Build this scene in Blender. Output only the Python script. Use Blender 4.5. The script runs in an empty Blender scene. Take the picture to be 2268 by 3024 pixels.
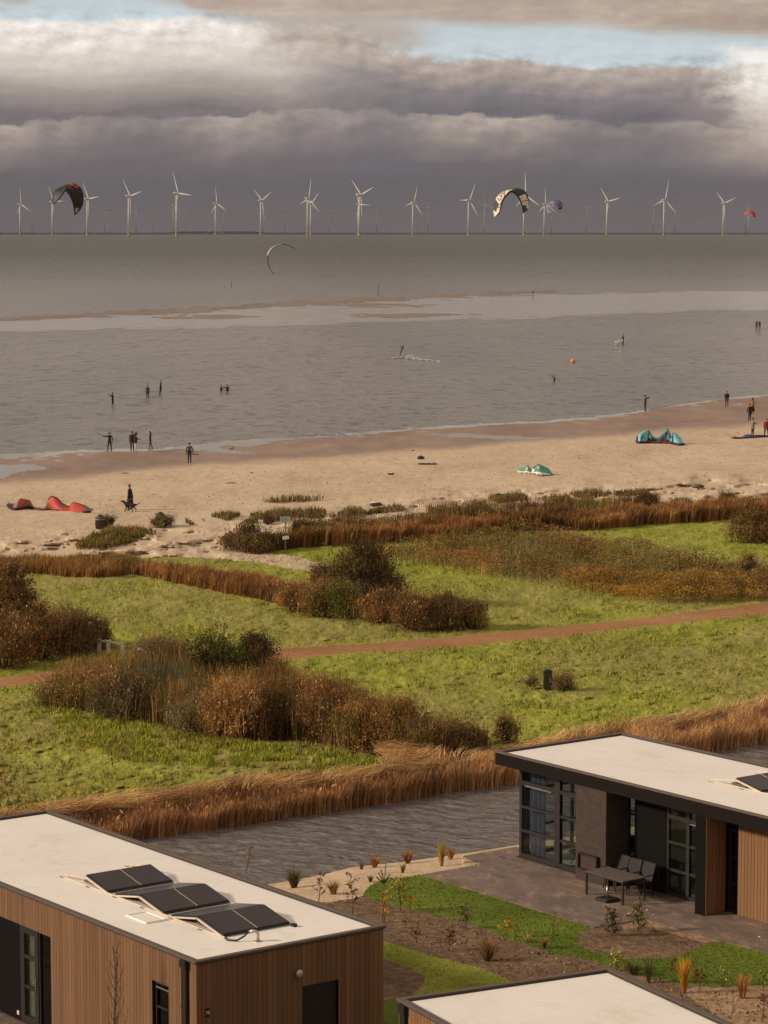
import bpy, math, random
import numpy as np
from mathutils import Vector, Matrix
R = math.radians
random.seed(7); rng = np.random.default_rng(7)
scene = bpy.context.scene
col = scene.collection

# ------------------------------------------------------------------ camera
FPX, CX, CY, HC, YH = 8000.0, 1134.0, 1512.0, 20.0, 673.0
TH = math.atan((CY - YH) / FPX); CT, ST = math.cos(TH), math.sin(TH)
cam_d = bpy.data.cameras.new('camera'); cam = bpy.data.objects.new('camera', cam_d); col.objects.link(cam)
cam_d.sensor_fit = 'HORIZONTAL'; cam_d.sensor_width = 36.0; cam_d.lens = FPX / 2268 * 36
cam_d.clip_start = 1.0; cam_d.clip_end = 80000
cam.location = (0, 0, HC); cam.rotation_euler = (R(90) - TH, 0, 0)
scene.camera = cam

# ------------------------------------------------------------------ light
SUN_AZ, SUN_EL = R(-98), R(24)          # azimuth from the viewing direction, clockwise
sl = bpy.data.lights.new('sun', 'SUN'); sl.energy = 2.25; sl.angle = R(6.0); sl.color = (1.0, 0.86, 0.70)
so = bpy.data.objects.new('sun', sl); col.objects.link(so)
sd = Vector((math.sin(SUN_AZ) * math.cos(SUN_EL), math.cos(SUN_AZ) * math.cos(SUN_EL), math.sin(SUN_EL)))
so.rotation_euler = sd.to_track_quat('Z', 'Y').to_euler(); so.location = sd * 100
scene.view_settings.view_transform = 'Standard'; scene.view_settings.look = 'None'
scene.view_settings.gamma = 1; scene.view_settings.exposure = 0.58

# ------------------------------------------------------------------ node helper
def s2l(c):
    return tuple(((v / 255) / 12.92 if v / 255 <= 0.04045 else ((v / 255 + 0.055) / 1.055) ** 2.4) for v in c[:3])
TR = None
class S:
    def __init__(s, k): s.k = k
    def __add__(a, b): return Mn('ADD', a, b)
    def __radd__(a, b): return Mn('ADD', b, a)
    def __sub__(a, b): return Mn('SUBTRACT', a, b)
    def __rsub__(a, b): return Mn('SUBTRACT', b, a)
    def __mul__(a, b): return Mn('MULTIPLY', a, b)
    def __rmul__(a, b): return Mn('MULTIPLY', b, a)
    def __truediv__(a, b): return Mn('DIVIDE', a, b)
def put(sock, v):
    if isinstance(v, S): TR.links.new(v.k, sock)
    elif v is not None:
        if isinstance(v, (tuple, list)) and len(v) == 3 and sock.type == 'RGBA': v = (*v, 1)
        sock.default_value = v
def Nd(t, **kw):
    n = TR.nodes.new(t)
    for k, v in kw.items(): setattr(n, k, v)
    return n
def Mn(op, a, b=None, c=None, clamp=False):
    n = Nd('ShaderNodeMath', operation=op, use_clamp=clamp)
    for i, v in enumerate((a, b, c)): put(n.inputs[i], v)
    return S(n.outputs[0])
def sm(a, e0, e1, o0=0.0, o1=1.0, kind='SMOOTHSTEP'):
    n = Nd('ShaderNodeMapRange', interpolation_type=kind)
    put(n.inputs[0], a)
    if kind == 'LINEAR': n.clamp = True
    for i, v in enumerate((e0, e1, o0, o1)): put(n.inputs[i + 1], v)
    return S(n.outputs[0])
def mixc(f, a, b, mode='MIX'):
    n = Nd('ShaderNodeMix', data_type='RGBA', blend_type=mode)
    put(n.inputs['Factor'], f); put(n.inputs[6], a); put(n.inputs[7], b)
    return S(n.outputs[2])
def vec(x, y, z=0.0):
    n = Nd('ShaderNodeCombineXYZ'); put(n.inputs[0], x); put(n.inputs[1], y); put(n.inputs[2], z); return S(n.outputs[0])
def noi(v, scale=1.0, detail=4.0, rough=0.55, dist=0.0):
    n = Nd('ShaderNodeTexNoise'); put(n.inputs['Vector'], v); n.inputs['Scale'].default_value = scale
    n.inputs['Detail'].default_value = detail; n.inputs['Roughness'].default_value = rough; n.inputs['Distortion'].default_value = dist
    return S(n.outputs[0])
def ramp(f, stops):
    n = Nd('ShaderNodeValToRGB'); put(n.inputs[0], f); e = n.color_ramp.elements
    while len(e) < len(stops): e.new(0.5)
    for i, (p, c) in enumerate(stops): e[i].position = p; e[i].color = (*c[:3], 1)
    return S(n.outputs[0])
def curve(f, pts):
    n = Nd('ShaderNodeFloatCurve'); put(n.inputs['Value'], f); c = n.mapping.curves[0]
    while len(c.points) < len(pts): c.points.new(0.5, 0.5)
    for i, p in enumerate(pts): c.points[i].location = p; c.points[i].handle_type = 'AUTO'
    n.mapping.use_clip = False
    n.mapping.update(); return S(n.outputs[0])

# ------------------------------------------------------------------ world: daylight sky with banked cloud
world = bpy.data.worlds.new('World'); scene.world = world; world.use_nodes = True
TR = world.node_tree; TR.nodes.clear()
sky = Nd('ShaderNodeTexSky', sky_type='NISHITA', sun_disc=False, sun_elevation=SUN_EL, sun_rotation=SUN_AZ % (2 * math.pi), air_density=1.0, dust_density=1.2, ozone_density=1.5)
tc = Nd('ShaderNodeTexCoord'); sp = Nd('ShaderNodeSeparateXYZ'); TR.links.new(tc.outputs['Generated'], sp.inputs[0])
dx, dy, dz = S(sp.outputs[0]), S(sp.outputs[1]), S(sp.outputs[2])
hor = Mn('SQRT', dx * dx + dy * dy)
azm = Mn('ARCTAN2', dx, dy)
U = azm * 8000.0 + 1134.0                     # azimuth, eight thousand units to the radian
V = 673.0 - (dz / Mn('MAXIMUM', hor, 0.05)) * 8150.0   # falls with elevation; 673 is eye level
p1 = vec(U / 520.0, V / 150.0, 0.3)
w1 = noi(p1, 1.0, 6, 0.6) - 0.5
p2 = vec(U / 105.0, V / 62.0, 2.0)
w2 = noi(p2, 1.0, 6, 0.62) - 0.5
p3 = vec(U / 900.0, V / 60.0, 5.0)
w3 = noi(p3, 1.0, 5, 0.6) - 0.5
Xn = Mn('MULTIPLY', U, 1 / 2268.0, clamp=True)
def prof(pts): return curve(Xn, [(x / 2268, y / 700) for x, y in pts]) * 700.0
yT = prof([(0, 58), (170, 68), (310, 70), (440, 58), (600, 52), (790, 72), (860, 88), (960, 82), (1030, 98), (1134, 140), (1260, 172), (1330, 186), (1410, 172), (1510, 178), (1620, 190), (1750, 205), (1890, 196), (2090, 200), (2190, 205), (2268, 205)])
y2 = prof([(0, 372), (140, 362), (240, 352), (376, 342), (620, 338), (780, 336), (990, 325), (1134, 330), (1270, 349), (1540, 340), (1650, 343), (1740, 360), (1820, 372), (1960, 355), (2100, 380), (2268, 400)])
y3 = prof([(0, -15), (60, 12), (150, -5), (520, 2), (590, 30), (700, 48), (850, 40), (1134, 44), (1340, 68), (1540, 72), (1750, 74), (1890, 92), (2090, 104), (2268, 114)])
g = s2l
w6 = noi(vec(U / 34.0, V / 22.0, 11.0), 1.0, 4, 0.6) - 0.5
d1 = V - (yT + w1 * 40.0 + w2 * 66.0 + w6 * 20.0)
mask1 = sm(d1, -10, 13)
leftness = sm(U + w1 * 500.0, 1250.0, 650.0)
dd = d1 + w3 * 55.0 + w1 * 60.0 + w2 * 46.0
cL = ramp(Mn('MULTIPLY', dd, 1 / 400.0, clamp=True), [(0, g((244, 236, 228))), (0.16, g((234, 224, 215))), (0.32, g((216, 204, 193))), (0.50, g((168, 155, 148))), (0.66, g((122, 114, 116))), (1, g((106, 100, 105)))])
cR = ramp(Mn('MULTIPLY', dd, 1 / 260.0, clamp=True), [(0, g((186, 172, 163))), (0.16, g((172, 157, 149))), (0.36, g((132, 124, 126))), (0.60, g((110, 106, 112))), (1, g((105, 102, 110)))])
c1 = mixc(leftness, cR, cL)
# second bank lower down
d2 = V - (y2 + w2 * 74.0 + w1 * 60.0 + w6 * 16.0)
m2 = sm(d2, -5, 10)
patch = sm(noi(vec(U / 420.0, 1.7, 3.0), 1.0, 3, 0.5), 0.30, 0.62)
c2 = ramp(Mn('MULTIPLY', d2 + w3 * 60.0, 1 / 200.0, clamp=True), [(0, g((186, 171, 161))), (0.14, g((174, 160, 151))), (0.40, g((142, 131, 127))), (0.72, g((108, 102, 107))), (1, g((104, 99, 106)))])
c12 = mixc(m2 * sm(patch, 0, 1, 0.30, 1.0), c1, c2)
low = sm(V + w3 * 60.0, 470.0, 560.0)
lowc = ramp(Mn('MULTIPLY', (V - 450.0) + w3 * 40.0, 1 / 240.0, clamp=True), [(0, g((95, 92, 100))), (0.35, g((96, 93, 100))), (0.7, g((102, 98, 103))), (1, g((106, 101, 104)))])
c12 = mixc(low, c12, lowc)
# sunlit towers of cumulus on the right
rx = sm(U + w2 * 210.0 + w1 * 150.0 + w6 * 40.0 + (V - 300.0) * -0.25, 2070, 2250)
ry1 = sm(V + w2 * 60.0, 128, 170) * sm(V + w1 * 120.0, 550, 390)
rc = ramp(Mn('MULTIPLY', (V - 150.0) + w2 * 130.0, 1 / 330.0, clamp=True), [(0, g((252, 246, 240))), (0.30, g((248, 240, 230))), (0.60, g((222, 208, 194))), (1, g((156, 142, 135)))])
halo = sm(U + w1 * 120.0, 1850, 2268) * sm(V + w1 * 80.0, 560, 420) * sm(V, 230, 330)
c12 = mixc(halo * 0.55, c12, g((176, 160, 150)))
# blue opening
nish = Nd('ShaderNodeMix', data_type='RGBA', blend_type='MULTIPLY'); nish.inputs['Factor'].default_value = 1
TR.links.new(sky.outputs[0], nish.inputs[6]); nish.inputs[7].default_value = (0.085, 0.085, 0.085, 1)
blue = S(nish.outputs[2])
veil = sm(w3 + w2 * 0.5, -0.1, 0.35, 0.90, 1.0)
blue = mixc(veil, blue, g((204, 214, 219)))
c = mixc(mask1, blue, c12)
c = mixc(rx * ry1 * 0.95, c, rc)
# upper deck of warm grey cloud, going on overhead with a few openings
d3 = (y3 + w1 * 34.0 + w2 * 16.0) - V
m3 = sm(d3, -26, 22)
plume = sm(Mn('ABSOLUTE', U - 990.0 + w1 * 240.0 + w2 * 90.0), 330, 130) * sm(V + w2 * 50.0, 240, 100) * 0.82
deck = noi(vec(dx * 3.0, dy * 3.0, dz * 6.0), 1.0, 6, 0.6)
dc = ramp(deck, [(0.3, g((150, 134, 122))), (0.5, g((180, 160, 144))), (0.7, g((198, 182, 168)))])
dk_ = ramp(w1 * 0.8 + w3 * 0.7 + w2 * 0.35 + 0.5, [(0.25, g((160, 142, 130))), (0.5, g((184, 166, 150))), (0.75, g((206, 190, 174)))])
dc = mixc(sm(V, 160, -400), dk_, dc)
hole = sm(deck, 0.52, 0.66) * sm(V, -700, -2200)
m3 = m3 * (1.0 - hole * 0.7)
c = mixc(plume, c, g((186, 168, 154)))
c = mixc(m3, c, dc)
w4 = noi(vec(U / 60.0, V / 30.0, 7.0), 1.0, 5, 0.6) - 0.5
w5 = noi(vec((U + 20.0) / 105.0, (V + 18.0) / 62.0, 2.0), 1.0, 6, 0.62) - 0.5
edge1 = sm(d1, -40, 0) * sm(d1, 170, 20)
edge2 = sm(d2, -30, 0) * sm(d2, 90, 10) * 0.8
rel = Mn('MAXIMUM', edge1, edge2)
tx = 1.0 + (w2 - w5) * (0.24 + rel * 0.85) + w4 * (0.03 + rel * 0.12) + w3 * 0.08 + w1 * 0.15
c = mixc(1.0, c, vec(tx, tx, tx), 'MULTIPLY')
c = mixc(1.0, c, (0.680, 0.688, 0.690), 'MULTIPLY')
bg = Nd('ShaderNodeBackground'); put(bg.inputs[0], c); bg.inputs[1].default_value = 1.0
wo = Nd('ShaderNodeOutputWorld'); TR.links.new(bg.outputs[0], wo.inputs[0])

# ------------------------------------------------------------------ geometry helpers
def ray(px, py):
    a = (px - CX) / FPX; b = (CY - py) / FPX
    return a, CT + b * ST, -ST + b * CT
def P(px, py, z=0.0):
    a, f, u = ray(px, py); t = (z - HC) / u
    return Vector((a * t, f * t, z))
def PD(px, py, D):
    a, f, u = ray(px, py); t = D / f
    return Vector((a * t, D, HC + u * t))
K = 2268 / 1659.0

def tag(o, label=None, cat=None, group=None, kind=None):
    if label: o['label'] = label
    if cat: o['category'] = cat
    if group: o['group'] = group
    if kind: o['kind'] = kind
    return o
def empty(name, loc, rz=0.0):
    o = bpy.data.objects.new(name, None); col.objects.link(o); o.location = loc; o.rotation_euler = (0, 0, rz)
    o.empty_display_size = 0.2
    return o
def linkmesh(name, me, mats, parent=None, loc=None):
    o = bpy.data.objects.new(name, me); col.objects.link(o)
    if not isinstance(mats, (list, tuple)): mats = [mats]
    for m in mats: me.materials.append(m)
    if parent is not None: o.parent = parent
    if loc is not None: o.location = loc
    return o
def np_mesh(name, V, F, mats, parent=None, loc=None, smooth=False, colr=None, midx=None, n=4):
    """V (k,3) array, F (m,n) array of indices"""
    me = bpy.data.meshes.new(name)
    V = np.asarray(V, np.float32); F = np.asarray(F, np.int32)
    me.vertices.add(len(V)); me.vertices.foreach_set('co', V.ravel())
    m = len(F); me.loops.add(m * n); me.polygons.add(m)
    me.loops.foreach_set('vertex_index', F.ravel())
    me.polygons.foreach_set('loop_start', np.arange(0, m * n, n, dtype=np.int32))
    me.polygons.foreach_set('loop_total', np.full(m, n, np.int32))
    if smooth: me.polygons.foreach_set('use_smooth', np.ones(m, bool))
    if midx is not None: me.polygons.foreach_set('material_index', np.asarray(midx, np.int32))
    me.update(); me.validate()
    if colr is not None:
        a = me.color_attributes.new('Col', 'FLOAT_COLOR', 'POINT')
        c4 = np.ones((len(V), 4), np.float32); c4[:, :3] = colr; a.data.foreach_set('color', c4.ravel())
    return linkmesh(name, me, mats, parent, loc)

class MB:
    def __init__(s): s.v = []; s.f = []; s.m = []; s.sm = []
    def face(s, pts, mi=0, smooth=False):
        b = len(s.v); s.v += [tuple(p) for p in pts]; s.f.append(tuple(range(b, b + len(pts)))); s.m.append(mi); s.sm.append(smooth)
    def box(s, x0, x1, y0, y1, z0, z1, mi=0):
        b = len(s.v); s.v += [(x0, y0, z0), (x1, y0, z0), (x1, y1, z0), (x0, y1, z0), (x0, y0, z1), (x1, y0, z1), (x1, y1, z1), (x0, y1, z1)]
        for q in ((0, 3, 2, 1), (4, 5, 6, 7), (0, 1, 5, 4), (1, 2, 6, 5), (2, 3, 7, 6), (3, 0, 4, 7)):
            s.f.append(tuple(b + i for i in q)); s.m.append(mi); s.sm.append(False)
        return s
    def bar(s, a, b, w, h=None, mi=0):
        a, b = Vector(a), Vector(b); h = w if h is None else h
        d = (b - a).normalized(); up = Vector((0, 0, 1)) if abs(d.z) < 0.95 else Vector((0, 1, 0))
        r = d.cross(up).normalized(); u = r.cross(d)
        base = len(s.v)
        for c in (a, b):
            for sx, sy in ((-1, -1), (1, -1), (1, 1), (-1, 1)):
                s.v.append(tuple(c + r * (sx * w / 2) + u * (sy * h / 2)))
        for q in ((0, 1, 2, 3), (7, 6, 5, 4), (0, 4, 5, 1), (1, 5, 6, 2), (2, 6, 7, 3), (3, 7, 4, 0)):
            s.f.append(tuple(base + i for i in q)); s.m.append(mi); s.sm.append(False)
        return s
    def tube(s, pts, rad, n=8, mi=0, cap=True, smooth=True, flat=1.0):
        pts = [Vector(p) for p in pts]
        if not isinstance(rad, (list, tuple)): rad = [rad] * len(pts)
        base = len(s.v); prev = None
        for i, p in enumerate(pts):
            d = (pts[min(i + 1, len(pts) - 1)] - pts[max(i - 1, 0)])
            d = d.normalized() if d.length > 1e-9 else Vector((0, 0, 1))
            if prev is None:
                r = d.cross(Vector((0, 0, 1)) if abs(d.z) < 0.9 else Vector((0, 1, 0))).normalized()
            else:
                r = (prev - d * prev.dot(d)); r = r.normalized() if r.length > 1e-6 else prev
            prev = r; u = d.cross(r)
            for k in range(n):
                a = 2 * math.pi * k / n
                s.v.append(tuple(p + r * (math.cos(a) * rad[i]) + u * (math.sin(a) * rad[i] * flat)))
        for i in range(len(pts) - 1):
            for k in range(n):
                s.f.append((base + i * n + k, base + i * n + (k + 1) % n, base + (i + 1) * n + (k + 1) % n, base + (i + 1) * n + k)); s.m.append(mi); s.sm.append(smooth)
        if cap:
            s.f.append(tuple(base + k for k in range(n))[::-1]); s.m.append(mi); s.sm.append(False)
            e = base + (len(pts) - 1) * n
            s.f.append(tuple(e + k for k in range(n))); s.m.append(mi); s.sm.append(False)
        return s
    def ball(s, c, r, n=10, m=7, mi=0):
        if not isinstance(r, (list, tuple)): r = (r, r, r)
        b = len(s.v)
        for j in range(1, m):
            t = math.pi * j / m
            for i in range(n):
                a = 2 * math.pi * i / n
                s.v.append((c[0] + r[0] * math.sin(t) * math.cos(a), c[1] + r[1] * math.sin(t) * math.sin(a), c[2] + r[2] * math.cos(t)))
        top = len(s.v); s.v.append((c[0], c[1], c[2] + r[2])); s.v.append((c[0], c[1], c[2] - r[2]))
        for j in range(m - 2):
            for i in range(n):
                s.f.append((b + j * n + i, b + (j + 1) * n + i, b + (j + 1) * n + (i + 1) % n, b + j * n + (i + 1) % n)); s.m.append(mi); s.sm.append(True)
        for i in range(n):
            s.f.append((top, b + i, b + (i + 1) % n)); s.m.append(mi); s.sm.append(True)
            s.f.append((top + 1, b + (m - 2) * n + (i + 1) % n, b + (m - 2) * n + i)); s.m.append(mi); s.sm.append(True)
        return s
    def lathe(s, prof, c=(0, 0, 0), n=20, mi=0):
        b = len(s.v)
        for r, z in prof:
            for i in range(n):
                a = 2 * math.pi * i / n; s.v.append((c[0] + r * math.cos(a), c[1] + r * math.sin(a), c[2] + z))
        for j in range(len(prof) - 1):
            for i in range(n):
                s.f.append((b + j * n + i, b + j * n + (i + 1) % n, b + (j + 1) * n + (i + 1) % n, b + (j + 1) * n + i)); s.m.append(mi); s.sm.append(True)
        s.f.append(tuple(b + i for i in range(n))[::-1]); s.m.append(mi); s.sm.append(False)
        e = b + (len(prof) - 1) * n; s.f.append(tuple(e + i for i in range(n))); s.m.append(mi); s.sm.append(False)
        return s
    def mesh(s, name):
        me = bpy.data.meshes.new(name); me.from_pydata(s.v, [], s.f)
        me.polygons.foreach_set('material_index', s.m); me.polygons.foreach_set('use_smooth', s.sm); me.update(); return me
    def build(s, name, mats, parent=None, loc=None, bevel=0.0):
        o = linkmesh(name, s.mesh(name), mats, parent, loc)
        if bevel:
            b = o.modifiers.new('bevel', 'BEVEL'); b.width = bevel; b.segments = 2; b.limit_method = 'ANGLE'; b.angle_limit = R(40)
        return o

# value noise for shaping
_P = rng.random((256, 256))
def vn(x, y):
    x = np.asarray(x, float); y = np.asarray(y, float)
    xi = np.floor(x).astype(int); yi = np.floor(y).astype(int); fx = x - xi; fy = y - yi
    fx = fx * fx * (3 - 2 * fx); fy = fy * fy * (3 - 2 * fy)
    a = _P[xi % 256, yi % 256]; b = _P[(xi + 1) % 256, yi % 256]; c_ = _P[xi % 256, (yi + 1) % 256]; d = _P[(xi + 1) % 256, (yi + 1) % 256]
    return (a * (1 - fx) + b * fx) * (1 - fy) + (c_ * (1 - fx) + d * fx) * fy - 0.5
def fbm(x, y, o=4):
    s = 0; a = 1.0
    for i in range(o): s = s + a * vn(x * 2 ** i + 17 * i, y * 2 ** i + 5 * i); a *= 0.5
    return s

# ------------------------------------------------------------------ materials
def newmat(name):
    global TR
    m = bpy.data.materials.new(name); m.use_nodes = True; TR = m.node_tree
    return m, TR.nodes['Principled BSDF']
def pos():
    return S(Nd('ShaderNodeNewGeometry').outputs['Position'])
def objc():
    return S(Nd('ShaderNodeTexCoord').outputs['Object'])
def bump(pb, h, strength=0.3, dist=0.05):
    b = Nd('ShaderNodeBump'); put(b.inputs['Height'], h); b.inputs['Strength'].default_value = strength; b.inputs['Distance'].default_value = dist
    TR.links.new(b.outputs[0], pb.inputs['Normal'])
def scl(v, x, y, z):
    n = Nd('ShaderNodeMapping'); put(n.inputs[0], v); n.inputs['Scale'].default_value = (x, y, z); return S(n.outputs[0])
def plain(name, c, rough=0.6, metal=0.0, var=0.12, sc=6.0, spec=0.5, srgb=True, bmp=0.0):
    m, pb = newmat(name)
    c = s2l(c) if srgb else c
    n = noi(objc(), sc, 5, 0.6)
    f = sm(n, 0.3, 0.7, 1 - var, 1 + var, 'LINEAR')
    cc = mixc(1.0, c, vec(f, f, f), 'MULTIPLY')
    put(pb.inputs['Base Color'], cc); put(pb.inputs['Roughness'], sm(n, 0.3, 0.7, max(rough - 0.08, 0.02), min(rough + 0.08, 1), 'LINEAR'))
    pb.inputs['Metallic'].default_value = metal; pb.inputs['Specular IOR Level'].default_value = spec
    if bmp: bump(pb, noi(objc(), sc * 4, 4, 0.6), bmp, 0.02)
    return m
def ground(name, stops, s1=0.25, s2=2.5, rough=0.9, bmp=0.5, bs=6.0, aniso=(1, 1, 1), w=0.5, bd=0.06):
    """colour from two scales of noise through a ramp"""
    m, pb = newmat(name); p = scl(pos(), *aniso)
    a = noi(p, s1, 5, 0.6); b = noi(p, s2, 6, 0.65)
    f = a * (1 - w) + b * w
    put(pb.inputs['Base Color'], ramp(f, [(q, s2l(c)) for q, c in stops])); pb.inputs['Roughness'].default_value = rough
    pb.inputs['Specular IOR Level'].default_value = 0.2
    bump(pb, noi(p, bs, 5, 0.65), bmp, bd)
    return m
def foliage_mat(name, trans=0.25):
    global TR
    m = bpy.data.materials.new(name); m.use_nodes = True; TR = m.node_tree; TR.nodes.clear()
    at = Nd('ShaderNodeAttribute', attribute_name='Col'); c = S(at.outputs['Color'])
    d = Nd('ShaderNodeBsdfDiffuse'); put(d.inputs[0], c); t = Nd('ShaderNodeBsdfTranslucent'); put(t.inputs[0], c)
    mx = Nd('ShaderNodeMixShader'); mx.inputs[0].default_value = trans
    TR.links.new(d.outputs[0], mx.inputs[1]); TR.links.new(t.outputs[0], mx.inputs[2])
    o = Nd('ShaderNodeOutputMaterial'); TR.links.new(mx.outputs[0], o.inputs[0]); return m
M_FOL = foliage_mat('foliage'); M_REED = foliage_mat('dry_stems', 0.15)
M_BARK = plain('bark', (88, 72, 58), 0.9, sc=8)
M_SAND = None
# ------------------------------------------------------------------ ground, laid out from sight lines of the survey photograph
M_BEACH = None
def lin(pts):
    xs = np.array([p[0] for p in pts], float); ys = np.array([p[1] for p in pts], float)
    return lambda x: np.interp(x, xs, ys)
shore = lin([(-500, 1012), (0, 984), (60, 981), (200, 974), (330, 971), (400, 966), (520, 952), (700, 944), (900, 927), (1100, 915), (1290, 901), (1390, 890), (1500, 868), (1659, 854), (2100, 815)])
dryb = lin([(-500, 1068), (0, 1043), (170, 1031), (330, 1013), (460, 1001), (640, 993), (720, 988), (900, 972), (1000, 967), (1106, 956), (1250, 945), (1383, 937), (1659, 916), (2100, 880)])
veglow = lin([(-500, 1240), (0, 1219), (60, 1205), (170, 1200), (300, 1198), (480, 1192), (700, 1160), (900, 1120), (1150, 1100), (1400, 1095), (1500, 1080), (1659, 1085), (2100, 1070)])
bankt = lin([(-500, 1850), (-100, 1785), (125, 1747), (300, 1727), (480, 1702), (640, 1690), (720, 1680), (880, 1662), (1000, 1640), (1115, 1622), (1340, 1572), (1500, 1551), (1659, 1522), (2100, 1440)])
wup = lin([(-500, 1940), (0, 1862), (310, 1810), (420, 1796), (560, 1776), (640, 1763), (750, 1748), (900, 1723), (1000, 1706), (1115, 1692), (1300, 1655), (1560, 1619), (1659, 1601), (2100, 1525)])
wlow = lin([(-500, 2120), (0, 1990), (430, 1935), (620, 1904), (700, 1889), (760, 1873), (870, 1862), (1000, 1844), (1115, 1826), (1659, 1740), (2100, 1670)])
ptop = lin([(-500, 1538), (0, 1465), (170, 1440), (300, 1427), (590, 1402), (800, 1390), (1065, 1368), (1300, 1345), (1480, 1324), (1659, 1302), (2100, 1245)])
pbot = lin([(-500, 1560), (0, 1486), (170, 1466), (300, 1452), (591, 1428), (730, 1413), (1000, 1394), (1200, 1375), (1400, 1352), (1659, 1326), (2100, 1268)])
SEA = -0.30; CAN = -0.50
def hgt(X, Y):
    X = np.asarray(X, float); Y = np.asarray(Y, float)
    t = (Y - shore(X)) / (dryb(X) - shore(X))
    h = SEA + 0.004 + 0.30 * np.clip(t, -0.02, 1)
    h = np.where(t < -0.02, SEA - 0.3 * np.clip((-t - 0.02) * 3, 0, 1), h)
    dune = np.clip((Y - (veglow(X) - 70)) / 30, 0, 1) * np.clip((veglow(X) + 25 - Y) / 30, 0, 1) * np.clip((X + 200) / 200, 0, 1)
    h = h + dune * (0.12 + 0.34 * fbm(X / 45.0, Y / 9.0, 4))
    b = np.clip((Y - bankt(X)) / (wup(X) - bankt(X)), 0, 1.3)
    canal = (Y > bankt(X)) & (Y < wlow(X) + 40)
    hb = -0.50 * b
    n = np.clip((wlow(X) - Y + 20) / 20, -1, 1.4) if True else 0
    wdt = np.where((X > 1000), 8.0, 26.0)
    n = np.clip(1 - (Y - wlow(X)) / wdt, 0, 1.3)
    hn = -0.50 * n
    mid = 0.5 * (wup(X) + wlow(X))
    h = np.where(canal, np.where(Y < mid, hb, hn), h)
    meadow = (Y > veglow(X)) & (Y < bankt(X))
    mw = np.clip((Y - veglow(X)) / 20, 0, 1) * np.clip((bankt(X) - Y) / 15, 0, 1) * np.clip(np.maximum(ptop(X) - Y, Y - pbot(X)) / 6, 0, 1)
    h = h + np.where(meadow, mw * 0.10 * fbm(X / 22.0, Y / 6.0, 4), 0)
    return h
def G(px, py, lift=0.0):
    """ground point seen at a source pixel"""
    return P(px, py, float(hgt(px / K, py / K)) + lift)
def GD(X, Y, lift=0.0): return G(X * K, Y * K, lift)

def inpoly(X, Y, poly):
    r = np.zeros(X.shape, bool); n = len(poly)
    for i in range(n):
        x1, y1 = poly[i]; x2, y2 = poly[(i + 1) % n]
        if y1 == y2: continue
        c_ = ((y1 > Y) != (y2 > Y)) & (X < (x2 - x1) * (Y - y1) / (y2 - y1) + x1)
        r ^= c_
    return r
def smoothpoly(pts, n=4, closed=True):
    out = []
    m = len(pts)
    for i in range(m if closed else m - 1):
        p0, p1, p2, p3 = (pts[(i - 1) % m], pts[i], pts[(i + 1) % m], pts[(i + 2) % m]) if closed else (pts[max(i - 1, 0)], pts[i], pts[i + 1], pts[min(i + 2, m - 1)])
        for k in range(n):
            t = k / n; t2 = t * t; t3 = t2 * t
            out.append(tuple(0.5 * ((2 * p1[j]) + (-p0[j] + p2[j]) * t + (2 * p0[j] - 5 * p1[j] + 4 * p2[j] - p3[j]) * t2 + (-p0[j] + 3 * p1[j] - 3 * p2[j] + p3[j]) * t3) for j in range(len(p1))))
    if not closed: out.append(tuple(pts[-1]))
    return out

xs = np.concatenate([np.linspace(-1400, -160, 32)[:-1], np.arange(-160, 2430, 3.2), np.linspace(2430, 3700, 32)[1:]])
ys = np.concatenate([np.arange(1090, 3060, 3.2), np.geomspace(3063, 9000, 60)])
PX, PY = np.meshgrid(xs, ys)
XD, YD = PX / K, PY / K
HH = hgt(XD, YD)
a_ = (PX - CX) / FPX; b_ = (CY - PY) / FPX
t_ = (HH - HC) / (-ST + b_ * CT)
VT = np.stack([a_ * t_, (CT + b_ * ST) * t_, HH], -1)
# cell centres, with a little jitter so the borders are ragged
XC = 0.25 * (XD[:-1, :-1] + XD[1:, :-1] + XD[:-1, 1:] + XD[1:, 1:]); YC = 0.25 * (YD[:-1, :-1] + YD[1:, :-1] + YD[:-1, 1:] + YD[1:, 1:])
XJ = XC + 7 * fbm(XC / 9.0, YC / 4.0, 3); YJ = YC + 3.0 * fbm(XC / 14.0 + 50, YC / 4.0, 3)
ZN = np.full(XC.shape, -1)                                     # -1 : no ground here (sea or canal water)
BEACH, MEADOW, PATH, SOIL, LAWN, BANK, SHORE, PALE, LAWNY = range(9)
ZN[YC > shore(XC) - 4] = BEACH
md = YJ > veglow(XJ); ZN[md] = MEADOW
sandpath = [(296, 1185), (360, 1165), (480, 1150), (490, 1186), (540, 1191), (600, 1197), (660, 1206), (712, 1222), (704, 1236), (640, 1230), (560, 1216), (480, 1207), (400, 1203), (300, 1204)]
ZN[inpoly(XJ, YJ, sandpath)] = BEACH
ZN[(YC + 2.4 * fbm(XC / 7, YC / 3, 3) > ptop(XC)) & (YC + 2.4 * fbm(XC / 8 + 4, YC / 3, 3) < pbot(XC)) & md] = PATH
ZN[(YJ > bankt(XJ))] = BANK
ZN[(YC > wup(XC) + 6) & (YC < wlow(XC) - 6)] = -1
nb = (YC >= wlow(XC) - 6)
ZN[nb] = SOIL
sandstrip = [(-500, 2060), (430, 1925), (620, 1895), (700, 1880), (760, 1864), (870, 1853), (1000, 1836), (1115, 1818), (1700, 1720), (1700, 1760), (1115, 1836), (1060, 1845), (1038, 1867), (912, 1890), (832, 1900), (797, 1916), (780, 1938), (700, 1950), (640, 1940), (560, 1960), (-500, 2110)]
ZN[inpoly(XJ, YJ, sandstrip) & nb] = SHORE
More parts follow.
